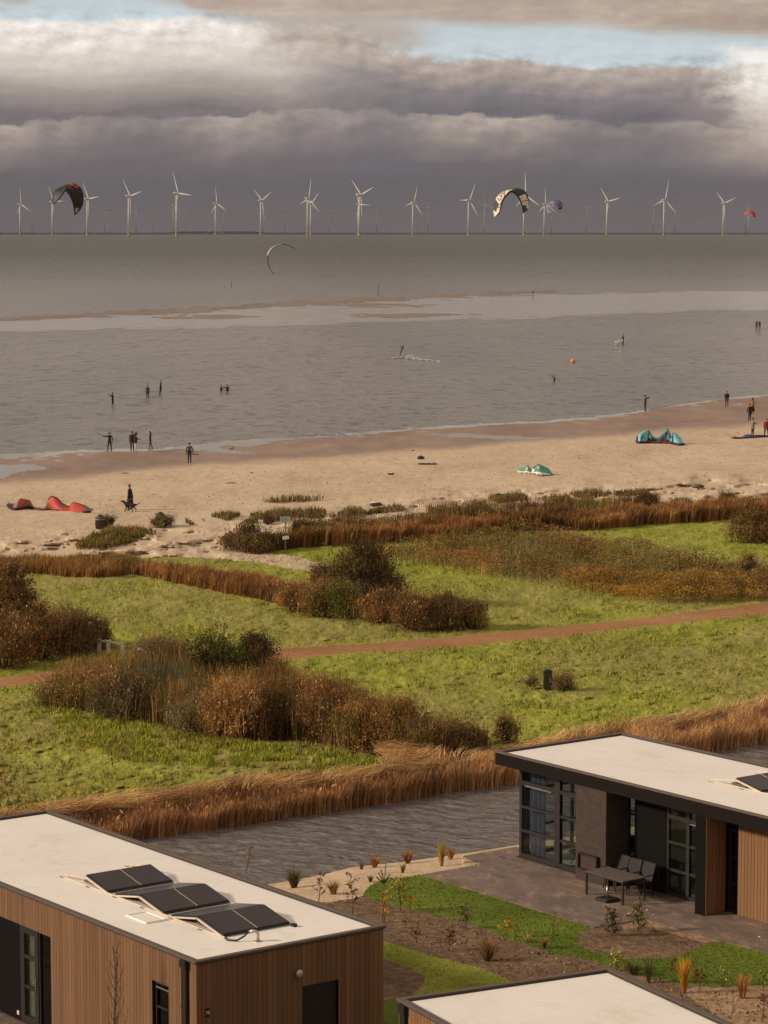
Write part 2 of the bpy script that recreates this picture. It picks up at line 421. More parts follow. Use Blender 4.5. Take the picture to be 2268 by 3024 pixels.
lawn = [(912, 1889), (1283, 2003), (1255, 2014), (1246, 2026), (1250, 2040), (1280, 2056), (1350, 2072), (1440, 2070), (1500, 2053), (1556, 2031), (1659, 2057), (2000, 2150), (2000, 2200), (1850, 2160), (1659, 2128), (1520, 2131), (1402, 2112), (1318, 2086), (1266, 2072), (1199, 2062), (1097, 2027), (1026, 1999), (938, 1976), (853, 1957), (797, 1945), (786, 1930), (797, 1914), (832, 1898)]
XL = XC + 4.5 * fbm(XC / 5.0, YC / 3.0, 4); YL = YC + 2.6 * fbm(XC / 6.0 + 50, YC / 3.0, 4)
ZN[inpoly(XL, YL, lawn)] = LAWN
lawn2 = [(700, 1990), (832, 2034), (938, 2066), (1044, 2092), (1100, 2117), (1180, 2150), (1000, 2190), (892, 2150), (914, 2125), (917, 2110), (885, 2091), (832, 2072), (700, 2040)]
ZN[inpoly(XL, YL, lawn2)] = LAWNY
lawn3 = [(700, 2150), (832, 2160), (880, 2150), (960, 2260), (960, 2500), (600, 2500)]
ZN[inpoly(XL, YL, lawn3)] = LAWN
pale = [(1470, 2140), (1500, 2132), (1660, 2130), (1900, 2170), (1900, 2600), (1500, 2600), (1560, 2200)]
ZN[inpoly(XJ, YJ, pale)] = PALE
ZN[inpoly(XJ, YJ, [(1345, 1998), (1392, 1984), (1470, 2006), (1556, 2030), (1520, 2036), (1440, 2014), (1395, 2000), (1350, 2008)])] = PALE

M_BEACH, pb = newmat('beach_sand')
at = Nd('ShaderNodeAttribute', attribute_name='Wet'); wet = S(at.outputs['Fac'])
p = pos()
n1 = noi(scl(p, 1, 0.45, 1), 0.12, 5, 0.6); n2 = noi(scl(p, 1, 0.3, 1), 1.6, 6, 0.7); n3 = noi(scl(p, 1, 0.25, 1), 0.5, 6, 0.65)
dry = ramp(n1 * 0.35 + n2 * 0.4 + n3 * 0.25, [(0.34, s2l((164, 144, 120))), (0.46, s2l((194, 172, 144))), (0.56, s2l((210, 188, 160))), (0.68, s2l((220, 200, 174)))])
wetc = ramp(n1 * 0.6 + n3 * 0.4, [(0.36, s2l((126, 104, 90))), (0.5, s2l((146, 122, 106))), (0.64, s2l((162, 138, 120)))])
wf = sm(wet + (n3 - 0.5) * 0.25 + (n1 - 0.5) * 0.3, 0.42, 0.60)
put(pb.inputs['Base Color'], mixc(wf, dry, wetc))
pool = sm(wet + (n1 - 0.5) * 1.1 + (n3 - 0.5) * 0.35, 0.98, 1.06)
put(pb.inputs['Roughness'], mixc(pool, mixc(wf, (0.95, 0.95, 0.95), (0.62, 0.62, 0.62)), (0.12, 0.12, 0.12)))
put(pb.inputs['Specular IOR Level'], mixc(wf, (0.15, 0.15, 0.15), (0.45, 0.45, 0.45)))
bump(pb, noi(scl(p, 1, 0.6, 1), 3.0, 6, 0.7) * (1.0 - pool), 0.5, 0.10)

def meadow_mat():
    m, pb = newmat('meadow_grass'); p = pos()
    a = noi(scl(p, 1, 0.5, 1), 0.07, 4, 0.6); b = noi(scl(p, 1, 0.35, 1), 0.55, 6, 0.65, 0.6); d = noi(scl(p, 1, 0.4, 1), 3.2, 5, 0.7)
    g1 = ramp(b * 0.55 + d * 0.45, [(0.30, s2l((88, 94, 36))), (0.43, s2l((132, 138, 50))), (0.54, s2l((158, 160, 66))), (0.68, s2l((170, 166, 90)))])
    g2 = ramp(b * 0.5 + d * 0.5, [(0.32, s2l((104, 100, 46))), (0.5, s2l((148, 142, 74))), (0.66, s2l((172, 160, 98)))])
    put(pb.inputs['Base Color'], mixc(sm(a, 0.38, 0.56), g1, g2)); pb.inputs['Roughness'].default_value = 0.95; pb.inputs['Specular IOR Level'].default_value = 0.1
    bump(pb, b * 0.6 + d * 0.4, 0.9, 0.35); return m
M_MEADOW = meadow_mat()
M_PATH = ground('red_path_surface', [(0.35, (136, 96, 64)), (0.5, (164, 118, 78)), (0.65, (184, 140, 98))], 0.15, 3.0, 0.9, 0.35, 8)
M_SOIL = ground('garden_soil', [(0.32, (76, 60, 46)), (0.46, (114, 92, 72)), (0.56, (138, 112, 88)), (0.70, (174, 146, 116))], 0.5, 3.4, 0.95, 1.0, 5, bd=0.16, w=0.6)
M_LAWN = ground('lawn_grass', [(0.32, (68, 84, 22)), (0.45, (92, 108, 32)), (0.56, (110, 124, 42)), (0.70, (142, 142, 64))], 0.22, 4.5, 0.95, 0.8, 14, w=0.45)
M_LAWNY = ground('worn_lawn_grass', [(0.30, (84, 98, 22)), (0.44, (122, 130, 42)), (0.56, (146, 148, 60)), (0.70, (164, 158, 84))], 0.35, 4.5, 0.95, 0.6, 14, w=0.45)
M_BANKS = ground('canal_bank_soil', [(0.35, (60, 42, 26)), (0.5, (96, 66, 40)), (0.65, (120, 86, 54))], 0.4, 3.0, 0.95, 0.6)
M_SHORE = ground('bank_sand', [(0.32, (168, 142, 112)), (0.48, (200, 174, 142)), (0.6, (216, 192, 162)), (0.72, (228, 206, 178))], 0.5, 5.0, 0.95, 0.8, 7, bd=0.08)
M_PALE = ground('pale_soil', [(0.32, (98, 76, 56)), (0.46, (150, 122, 94)), (0.58, (176, 147, 116)), (0.72, (198, 170, 138))], 0.5, 4.0, 0.95, 0.8, 6, bd=0.1)
ncol = PX.shape[1]
idx = np.arange(PX.size).reshape(PX.shape)
quads = np.stack([idx[1:, :-1], idx[1:, 1:], idx[:-1, 1:], idx[:-1, :-1]], -1)
WET = 1.0 - np.clip((YD - shore(XD)) / (dryb(XD) - shore(XD)) * 0.5, -0.1, 1)
for zid, nm, mt in ((BEACH, 'beach', M_BEACH), (MEADOW, 'meadow', M_MEADOW), (PATH, 'red_path', M_PATH), (SOIL, 'garden_soil', M_SOIL), (LAWN, 'lawn', M_LAWN), (BANK, 'canal_bank', M_BANKS), (SHORE, 'sandy_bank', M_SHORE), (PALE, 'pale_soil', M_PALE), (LAWNY, 'lawn', M_LAWNY)):
    q = quads[ZN == zid]; u, inv = np.unique(q, return_inverse=True)
    o = np_mesh(nm, VT.reshape(-1, 3)[u], inv.reshape(-1, 4), mt, smooth=True)
    tag(o, kind='structure')
    if zid == BEACH:
        at = o.data.attributes.new('Wet', 'FLOAT', 'POINT'); at.data.foreach_set('value', WET.reshape(-1)[u].astype(np.float32))

# base ground under everything near the camera, out of sight below the sheets
# ------------------------------------------------------------------ sea
RE = 7.4e6
def seaz(x, y): return SEA - (x * x + y * y) / (2 * RE)
dys = np.concatenate([np.linspace(170, 900, 74), np.geomspace(910, 30000, 150)])
uu = np.linspace(-1, 1, 61)
SX = dys[:, None] * 0.55 * uu[None, :]; SY = np.repeat(dys[:, None], 61, 1)
SV = np.stack([SX, SY, seaz(SX, SY)], -1).reshape(-1, 3)
si = np.arange(SX.size).reshape(SX.shape)
sq = np.stack([si[:-1, :-1], si[:-1, 1:], si[1:, 1:], si[1:, :-1]], -1).reshape(-1, 4)
def water_mat(name, deep, shallow, kind):
    m, pb = newmat(name); p = pos()
    if kind == 'sea':
        pat = noi(scl(p, 1, 0.18, 1), 0.009, 4, 0.6); r1 = noi(scl(p, 0.55, 0.30, 1), 1.0, 6, 0.62, 0.5); r2 = noi(scl(p, 0.10, 0.06, 1), 1.0, 6, 0.65)
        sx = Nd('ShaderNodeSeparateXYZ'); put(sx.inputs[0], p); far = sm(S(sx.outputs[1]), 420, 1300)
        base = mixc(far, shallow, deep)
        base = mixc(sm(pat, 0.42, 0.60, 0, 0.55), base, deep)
        put(pb.inputs['Base Color'], base)
        bn_ = Nd('ShaderNodeBump'); put(bn_.inputs['Height'], r1 * 0.5 + r2 * 1.6); bn_.inputs['Distance'].default_value = 0.9; put(bn_.inputs['Strength'], sm(S(sx.outputs[1]), 350, 1500, 1.0, 0.30)); TR.links.new(bn_.outputs[0], pb.inputs['Normal'])
        dk = sm(r1, 0.53, 0.64)  # dark wave dashes, ripple shading put into the colour
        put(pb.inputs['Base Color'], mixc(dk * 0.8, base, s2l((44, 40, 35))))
        put(pb.inputs['Specular IOR Level'], sm(S(sx.outputs[1]), 450, 1300, 0.5, 0.27) - dk * 0.3)
        put(pb.inputs['Roughness'], sm(S(sx.outputs[1]), 300, 2500, 0.18, 0.34))
    else:
        wv = Nd('ShaderNodeTexWave', wave_type='BANDS', bands_direction='X', wave_profile='SIN')
        rot = Nd('ShaderNodeMapping'); put(rot.inputs[0], p); rot.inputs['Rotation'].default_value = (0, 0, R(-62)); rot.inputs['Scale'].default_value = (1.0, 1.0, 1)
        r = S(rot.outputs[0]); put(wv.inputs[0], r); wv.inputs['Scale'].default_value = 0.34; wv.inputs['Distortion'].default_value = 16.0; wv.inputs['Detail'].default_value = 4.0; wv.inputs['Detail Scale'].default_value = 0.6
        f = noi(scl(r, 1.0, 0.55, 1), 2.4, 4, 0.6, 1.3)
        put(pb.inputs['Base Color'], mixc(sm(f, 0.3, 0.7), deep, shallow))  # ripple reflections put into the colour as lighter and darker tones
        bump(pb, S(wv.outputs[1]) * 0.28 + f * 1.3, 1.0, 0.11); put(pb.inputs['Roughness'], 0.08)
    pb.inputs['IOR'].default_value = 1.33
    return m
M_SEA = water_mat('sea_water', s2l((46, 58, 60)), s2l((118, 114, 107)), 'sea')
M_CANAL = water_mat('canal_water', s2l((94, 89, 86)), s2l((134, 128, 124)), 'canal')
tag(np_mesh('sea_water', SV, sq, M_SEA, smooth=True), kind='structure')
cq = [P(x * K, (wup(x) - 14) * K, CAN) for x in (-500, 0, 400, 800, 1115, 1659, 2100)] + [P(x * K, (wlow(x) + 14) * K, CAN) for x in (2100, 1659, 1115, 800, 400, 0, -500)]
mb = MB(); n = len(cq)
for i in range(n // 2 - 1): mb.face([cq[i], cq[n - 1 - i], cq[n - 2 - i], cq[i + 1]])
tag(mb.build('canal_water', M_CANAL), kind='structure')

# sandbars and wet shallows standing just out of the sea
def seasheet(name, poly, mt, lift, label=None):
    poly = smoothpoly(poly, 5); xs_ = [p[0] for p in poly]; ys_ = [p[1] for p in poly]
    gx = np.linspace(min(xs_) - 4, max(xs_) + 4, 420); gy = np.linspace(min(ys_) - 2, max(ys_) + 2, max(12, int((max(ys_) - min(ys_)) * 1.1)))
    X, Y = np.meshgrid(gx, gy); V_ = np.array([P(a * K, b * K, SEA) for a, b in zip(X.ravel(), Y.ravel())])
    V_[:, 2] = seaz(V_[:, 0], V_[:, 1]) + lift
    xc = 0.25 * (X[:-1, :-1] + X[1:, :-1] + X[:-1, 1:] + X[1:, 1:]); yc = 0.25 * (Y[:-1, :-1] + Y[1:, :-1] + Y[:-1, 1:] + Y[1:, 1:])
    k = inpoly(xc + 30 * fbm(xc / 30, yc / 2, 4), yc + 7.0 * fbm(xc / 60 + 9, yc / 2.0, 4), poly)
    ii = np.arange(X.size).reshape(X.shape); q = np.stack([ii[1:, :-1], ii[1:, 1:], ii[:-1, 1:], ii[:-1, :-1]], -1)[k]
    u, inv = np.unique(q, return_inverse=True)
    o = np_mesh(name, V_[u], inv.reshape(-1, 4), mt); tag(o, kind='structure'); return o
M_BAR = ground('wet_sandbar', [(0.35, (118, 103, 92)), (0.5, (134, 119, 107)), (0.65, (148, 133, 120))], 0.03, 0.2, 0.6, 0.2)
def gloss(name, c, rough, sc=(1, 0.2, 1)):
    m, pb = newmat(name); p = scl(pos(), *sc); n = noi(p, 0.3, 5, 0.65)
    put(pb.inputs['Base Color'], mixc(sm(n, 0.35, 0.65), s2l(c), s2l(tuple(min(255, v + 20) for v in c)))); pb.inputs['Roughness'].default_value = rough
    pb.inputs['IOR'].default_value = 1.33; bump(pb, n, 0.25, 0.03); return m
M_SHALLOW = gloss('wet_shallows', (124, 120, 116), 0.20)
M_FOAM = gloss('foam_water', (156, 154, 154), 0.22, (1, 0.1, 1))
seasheet('sandbar', [(-60, 689), (0, 687), (200, 677), (420, 664), (600, 654), (760, 646), (900, 638), (1060, 631), (1200, 628), (1150, 634), (1000, 641), (850, 649), (700, 658), (520, 667), (300, 680), (100, 688), (-60, 695)], M_BAR, 0.03)
seasheet('sandbar', [(700, 660), (820, 657), (950, 659), (830, 662)], M_BAR, 0.035)
seasheet('sandbar', [(330, 684), (460, 680), (570, 683), (440, 687)], M_BAR, 0.035)
seasheet('sandbar', [(740, 682), (860, 678), (1040, 677), (960, 682), (830, 686)], M_BAR, 0.035)
seasheet('wet_shallows', [(-60, 696), (300, 681), (700, 659), (1060, 640), (1300, 634), (1760, 632), (1760, 660), (1400, 676), (1000, 690), (700, 700), (400, 708), (-60, 716)], M_SHALLOW, 0.012)
seasheet('foam_water', [(960, 690), (1130, 686), (1330, 676), (1500, 664), (1760, 646), (1760, 649), (1500, 668), (1300, 680), (1130, 690)], M_SHALLOW, 0.02)
def groundsheet(name, poly, mt, lift):
    poly = smoothpoly(poly, 5); xs_ = [p[0] for p in poly]; ys_ = [p[1] for p in poly]
    gx = np.arange(min(xs_) - 4, max(xs_) + 4, 1.6); gy = np.arange(min(ys_) - 2, max(ys_) + 2, 0.8)
    X, Y = np.meshgrid(gx, gy); Hh = np.maximum(hgt(X, Y), SEA + 0.003)
    a = (X * K - CX) / FPX; b = (CY - Y * K) / FPX; t = (Hh - HC) / (-ST + b * CT)
    V_ = np.stack([a * t, (CT + b * ST) * t, Hh + lift], -1).reshape(-1, 3)
    xc = X[:-1, :-1] + 0.8; yc = Y[:-1, :-1] + 0.4
    k = inpoly(xc + 22 * fbm(xc / 22, yc / 2.4, 4), yc + 4.5 * fbm(xc / 26 + 9, yc / 2.2, 4), poly)
    ii = np.arange(X.size).reshape(X.shape); q = np.stack([ii[1:, :-1], ii[1:, 1:], ii[:-1, 1:], ii[:-1, :-1]], -1)[k]
    u, inv = np.unique(q, return_inverse=True)
    o = np_mesh(name, V_[u], inv.reshape(-1, 4), mt); tag(o, kind='structure')
off = lambda f, d, xs_: [(x, float(f(x)) + d) for x in xs_]
groundsheet('foam_water', off(shore, -2, (-60, 60, 200, 330, 460, 560)) + off(shore, 3, (560, 460, 330, 200, 60, -60)), M_FOAM, 0.006)
groundsheet('foam_water', [(380, 968), (480, 955), (600, 947), (760, 939), (790, 941), (700, 946), (600, 953), (560, 962), (480, 966), (520, 975), (560, 983), (470, 978), (400, 972)], M_SHALLOW, 0.008)
groundsheet('foam_water', [(700, 941), (900, 925), (1100, 913), (1200, 908), (1290, 899), (1380, 887), (1395, 888), (1300, 904), (1200, 913), (1100, 917), (900, 929), (760, 940)], M_FOAM, 0.008)
groundsheet('foam_water', off(shore, -1, (1470, 1560, 1659, 1760)) + off(shore, 2, (1760, 1659, 1560, 1470)), M_FOAM, 0.008)
groundsheet('shallow_pool', [(-60, 985), (0, 982), (90, 980), (80, 987), (0, 992), (-60, 995)], M_SHALLOW, 0.008)
groundsheet('shallow_pool', [(-60, 1008), (0, 1004), (50, 1003), (110, 1010), (40, 1022), (0, 1036), (-60, 1040)], M_SHALLOW, 0.008)
groundsheet('shallow_pool', [(900, 940), (970, 936), (1050, 940), (1180, 946), (1100, 949), (980, 944)], M_SHALLOW, 0.008)

# ------------------------------------------------------------------ far dike closing the sea
M_DIKE = ground('hazed_dike_grass', [(0.3, (76, 82, 98)), (0.7, (86, 90, 104))], 0.002, 0.02, 0.95, 0.1)  # distance haze put into the grass colour as a blue-grey tint
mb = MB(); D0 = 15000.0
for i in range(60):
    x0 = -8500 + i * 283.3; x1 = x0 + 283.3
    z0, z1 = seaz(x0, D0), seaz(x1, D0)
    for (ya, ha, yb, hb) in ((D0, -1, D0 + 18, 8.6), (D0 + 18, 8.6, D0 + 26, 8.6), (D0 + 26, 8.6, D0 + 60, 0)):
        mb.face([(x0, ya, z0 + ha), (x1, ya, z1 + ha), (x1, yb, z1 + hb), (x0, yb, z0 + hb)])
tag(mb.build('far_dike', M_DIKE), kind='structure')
# low wood and sheds on the dike
V_ = []; F_ = []
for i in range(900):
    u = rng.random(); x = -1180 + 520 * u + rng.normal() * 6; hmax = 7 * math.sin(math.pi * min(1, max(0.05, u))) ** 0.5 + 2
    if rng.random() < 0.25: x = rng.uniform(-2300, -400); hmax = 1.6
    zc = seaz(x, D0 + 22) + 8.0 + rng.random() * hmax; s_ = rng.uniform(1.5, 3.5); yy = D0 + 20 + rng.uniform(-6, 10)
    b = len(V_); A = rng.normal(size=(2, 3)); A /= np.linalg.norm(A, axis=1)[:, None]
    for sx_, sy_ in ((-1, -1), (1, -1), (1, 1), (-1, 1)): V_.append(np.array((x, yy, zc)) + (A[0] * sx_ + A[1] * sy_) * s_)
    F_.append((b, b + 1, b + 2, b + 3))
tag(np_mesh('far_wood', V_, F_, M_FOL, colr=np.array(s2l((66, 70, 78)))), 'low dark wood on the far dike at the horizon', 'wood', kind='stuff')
# ------------------------------------------------------------------ houses
def wood_mat(name, c1, c2):
    m, pb = newmat(name); p = objc()
    f = noi(scl(p, 9, 9, 0.5), 1.0, 5, 0.65); g_ = noi(scl(p, 60, 60, 1.2), 1.0, 4, 0.6)
    oi = Nd('ShaderNodeAttribute', attribute_name='Tone')
    cc = ramp(f * 0.45 + g_ * 0.15 + S(oi.outputs['Fac']) * 0.4, [(0.25, s2l(c1)), (0.72, s2l(c2))])
    put(pb.inputs['Base Color'], cc); pb.inputs['Roughness'].default_value = 0.75; pb.inputs['Specular IOR Level'].default_value = 0.25
    bump(pb, g_, 0.15, 0.01); return m
M_WOOD = wood_mat('timber_cladding', (108, 79, 55), (130, 97, 69))
M_WOOD2 = wood_mat('timber_cladding_honey', (122, 88, 58), (142, 106, 72))
M_DARK = plain('black_render', (22, 20, 19), 0.9, var=0.15, sc=3, spec=0.1)
M_FASC = plain('dark_fascia_board', (30, 24, 22), 0.85, var=0.12, sc=2, spec=0.12)
M_TRIM = plain('bronze_roof_trim', (92, 78, 68), 0.6, 0.0, var=0.14, sc=3)
M_TRIMD = plain('dark_roof_trim', (48, 38, 32), 0.6, 0.0, var=0.14, sc=3)
M_FRAME = plain('dark_window_frame', (34, 28, 26), 0.5, var=0.08)
M_ALU = plain('aluminium_rail', (222, 206, 188), 0.4, 0.35, var=0.06)
M_STEEL = plain('brushed_steel', (190, 184, 176), 0.3, 0.8, var=0.08)
M_BLACK = plain('black_rubber', (24, 22, 22), 0.5, var=0.1)
M_CONC = plain('concrete_ballast', (112, 100, 90), 0.9, var=0.2, sc=12)
M_WHITE = plain('white_paint', (226, 220, 210), 0.6, var=0.08)
M_CURT = plain('blue_grey_curtain', (140, 138, 160), 0.9, var=0.15, sc=4)
M_NET = plain('net_curtain', (196, 186, 170), 0.9, var=0.2, sc=5)
M_FURN = plain('grey_upholstery', (92, 84, 82), 0.9)
M_FLOOR = plain('room_floor', (190, 182, 166), 0.5)
M_ROOM = plain('room_wall', (160, 156, 148), 0.9)
m, pb = newmat('roof_membrane'); p = objc()
a = noi(p, 0.45, 5, 0.6); b = noi(scl(p, 1, 3, 1), 2.0, 5, 0.65); d = noi(p, 9.0, 4, 0.7)
sx_r = Nd('ShaderNodeSeparateXYZ'); put(sx_r.inputs[0], p); seam = sm(Mn('PINGPONG', S(sx_r.outputs[0]) + 0.3, 0.76), 0.012, 0.004, kind='LINEAR'); puddle = sm(noi(p, 0.9, 4, 0.6, 0.8), 0.60, 0.66) * 0.10
put(pb.inputs['Base Color'], ramp(a * 0.55 + b * 0.3 + d * 0.15, [(0.32, s2l((222, 212, 200))), (0.45, s2l((236, 228, 218))), (0.6, s2l((242, 235, 226)))]))
put(pb.inputs['Base Color'], mixc(Mn('MAXIMUM', seam * 0.16, puddle), ramp(a * 0.55 + b * 0.3 + d * 0.15, [(0.32, s2l((222, 212, 200))), (0.45, s2l((238, 231, 221))), (0.6, s2l((243, 237, 229)))]), s2l((150, 138, 124))))
pb.inputs['Roughness'].default_value = 0.6; bump(pb, b, 0.15, 0.02); M_ROOF = m
m, pb = newmat('brick_wall'); bt = Nd('ShaderNodeTexBrick'); mp = Nd('ShaderNodeMapping'); put(mp.inputs[0], objc()); mp.inputs['Rotation'].default_value = (R(90), 0, 0); put(bt.inputs[0], S(mp.outputs[0]))
bt.inputs['Color1'].default_value = (*s2l((72, 56, 46)), 1); bt.inputs['Color2'].default_value = (*s2l((56, 44, 38)), 1); bt.inputs['Mortar'].default_value = (*s2l((48, 38, 34)), 1)
bt.inputs['Scale'].default_value = 1.0; bt.inputs['Mortar Size'].default_value = 0.008; bt.inputs['Brick Width'].default_value = 0.22; bt.inputs['Row Height'].default_value = 0.062
nn = noi(objc(), 3.0, 4, 0.6); put(pb.inputs['Base Color'], mixc(sm(nn, 0.3, 0.7, 0, 0.5), S(bt.outputs[0]), s2l((78, 62, 50)))); pb.inputs['Roughness'].default_value = 0.85
bump(pb, S(bt.outputs[1]) * -1.0, 0.4, 0.01); M_BRICK = m
m, pb = newmat('terrace_paving'); bt = Nd('ShaderNodeTexBrick'); mp = Nd('ShaderNodeMapping'); put(mp.inputs[0], pos()); mp.inputs['Rotation'].default_value = (0, 0, R(53.3)); put(bt.inputs[0], S(mp.outputs[0]))
for k_, v_ in (('Color1', (112, 96, 86)), ('Color2', (134, 112, 98)), ('Mortar', (86, 74, 66))): bt.inputs[k_].default_value = (*s2l(v_), 1)
bt.inputs['Scale'].default_value = 1.0; bt.inputs['Mortar Size'].default_value = 0.006; bt.inputs['Brick Width'].default_value = 0.60; bt.inputs['Row Height'].default_value = 0.30; bt.inputs['Bias'].default_value = -0.1
n1 = noi(pos(), 0.5, 5, 0.6); n2 = noi(scl(pos(), 1, 0.4, 1), 2.2, 6, 0.7)
f = sm(n1 * 0.5 + n2 * 0.5, 0.34, 0.66, 0.72, 1.28, 'LINEAR')
put(pb.inputs['Base Color'], mixc(1.0, mixc(sm(n2, 0.52, 0.7, 0, 0.6), S(bt.outputs[0]), s2l((160, 134, 112))), vec(f, f, f), 'MULTIPLY')); pb.inputs['Roughness'].default_value = 0.8
bump(pb, S(bt.outputs[1]) * -0.6 + n2 * 0.4, 0.4, 0.01); M_PAVE = m
def glass(name, tint, thru):
    global TR
    m = bpy.data.materials.new(name); m.use_nodes = True; TR = m.node_tree; TR.nodes.clear()
    gl = Nd('ShaderNodeBsdfGlossy'); gl.inputs['Roughness'].default_value = 0.03; gl.inputs[0].default_value = (0.9, 0.9, 0.9, 1)
    tr = Nd('ShaderNodeBsdfTransparent'); tr.inputs[0].default_value = (*[v * thru for v in tint], 1)
    fr = Nd('ShaderNodeFresnel'); fr.inputs[0].default_value = 1.5
    mx = Nd('ShaderNodeMixShader'); TR.links.new(fr.outputs[0], mx.inputs[0]); TR.links.new(tr.outputs[0], mx.inputs[1]); TR.links.new(gl.outputs[0], mx.inputs[2])
    o = Nd('ShaderNodeOutputMaterial'); TR.links.new(mx.outputs[0], o.inputs[0]); return m
M_GLASS = glass('window_glass', (0.82, 0.94, 0.92), 0.72)
M_GLASSD = glass('dark_window_glass', (0.5, 0.5, 0.5), 0.25)
m, pb = newmat('solar_cells'); p = objc()
sx = Nd('ShaderNodeSeparateXYZ'); put(sx.inputs[0], p)
def line(v, pitch, w):
    q = Mn('PINGPONG', v, pitch / 2); return sm(q, w, w * 0.4, kind='LINEAR')
gl_ = Mn('MAXIMUM', line(S(sx.outputs[0]), 0.17, 0.004), line(S(sx.outputs[1]), 0.085, 0.0025))
put(pb.inputs['Base Color'], mixc(gl_ * 0.5, s2l((34, 30, 34)), s2l((96, 88, 88)))); pb.inputs['Roughness'].default_value = 0.22; pb.inputs['Specular IOR Level'].default_value = 0.5; M_CELL = m

def clad(mb_, axis, fixed, out, a0, a1, z0, z1, holes, pitch=0.145, gap=0.010, th=0.018):
    """vertical boards on a wall: axis 'x' wall runs along x at y=fixed ; 'y' runs along y at x=fixed"""
    n = int(round((a1 - a0) / pitch)); pw = (a1 - a0) / n; tones = []
    for i in range(n):
        b0 = a0 + i * pw + gap / 2; b1 = a0 + (i + 1) * pw - gap / 2
        segs = [(b0, b1, z0, z1)]
        for h0, h1, hz0, hz1 in holes:
            ns = []
            for s0, s1, sz0, sz1 in segs:
                if s1 <= h0 or s0 >= h1: ns.append((s0, s1, sz0, sz1)); continue
                if s0 < h0: ns.append((s0, h0, sz0, sz1))
                if s1 > h1: ns.append((h1, s1, sz0, sz1))
                c0, c1_ = max(s0, h0), min(s1, h1)
                if sz1 > hz1: ns.append((c0, c1_, max(hz1, sz0), sz1))
                if sz0 < hz0: ns.append((c0, c1_, sz0, min(hz0, sz1)))
            segs = ns
        for s0, s1, sz0, sz1 in segs:
            if s1 - s0 < 0.004 or sz1 - sz0 < 0.01: continue
            if axis == 'x': mb_.box(s0, s1, min(fixed, fixed + out * th), max(fixed, fixed + out * th), sz0, sz1)
            else: mb_.box(min(fixed, fixed + out * th), max(fixed, fixed + out * th), s0, s1, sz0, sz1)
            tones.append(random.random())
    return tones
def set_tone(o, tones):
    at = o.data.attributes.new('Tone', 'FLOAT', 'POINT')
    at.data.foreach_set('value', np.repeat(np.array(tones, np.float32), 8))
def wallbox(mb_, x0, x1, y0, y1, z0, z1, holes, axis):
    """backing wall with rectangular holes"""
    if axis == 'x': a0, a1 = x0, x1
    else: a0, a1 = y0, y1
    cuts = sorted({a0, a1, *[h[0] for h in holes], *[h[1] for h in holes]})
    for c0, c1_ in zip(cuts[:-1], cuts[1:]):
        if c1_ <= a0 or c0 >= a1: continue
        segs = [(z0, z1)]
        for h in holes:
            if h[0] < c1_ - 1e-6 and h[1] > c0 + 1e-6:
                ns = []
                for s0, s1 in segs:
                    if s1 <= h[2] or s0 >= h[3]: ns.append((s0, s1)); continue
                    if s0 < h[2]: ns.append((s0, h[2]))
                    if s1 > h[3]: ns.append((h[3], s1))
                segs = ns
        for s0, s1 in segs:
            if s1 - s0 < 0.005: continue
            if axis == 'x': mb_.box(c0, c1_, y0, y1, s0, s1)
            else: mb_.box(x0, x1, c0, c1_, s0, s1)
def roof_parts(root, L, W, face, trimw=0.16, trimz=3.4):
    mb_ = MB(); mb_.box(trimw - 0.02, L - trimw + 0.02, trimw - 0.02, W - trimw + 0.02, 3.20, 3.335)
    roof = mb_.build('roof', M_ROOF, root)
    t = MB(); z0 = trimz - face
    t.box(0, L, 0, trimw, z0, trimz); t.box(0, L, W - trimw, W, z0, trimz); t.box(0, trimw, trimw, W - trimw, z0, trimz); t.box(L - trimw, L, trimw, W - trimw, z0, trimz)
    # dark drip edge under the cap and an upstand inside
    t.box(0.02, L - 0.02, 0.02, trimw - 0.01, z0 - 0.03, z0, 1); t.box(L - trimw + 0.01, L - 0.02, trimw, W - 0.02, z0 - 0.03, z0, 1); t.box(0.02, trimw - 0.01, trimw, W - 0.02, z0 - 0.03, z0, 1)
    t.box(trimw, trimw + 0.03, trimw, W - trimw, 3.33, 3.375, 1); t.box(trimw + 0.03, L - trimw, W - trimw - 0.03, W - trimw, 3.33, 3.375, 1)
    t.build('roof_trim', [M_TRIM, M_TRIMD], root, bevel=0.008)
    return roof
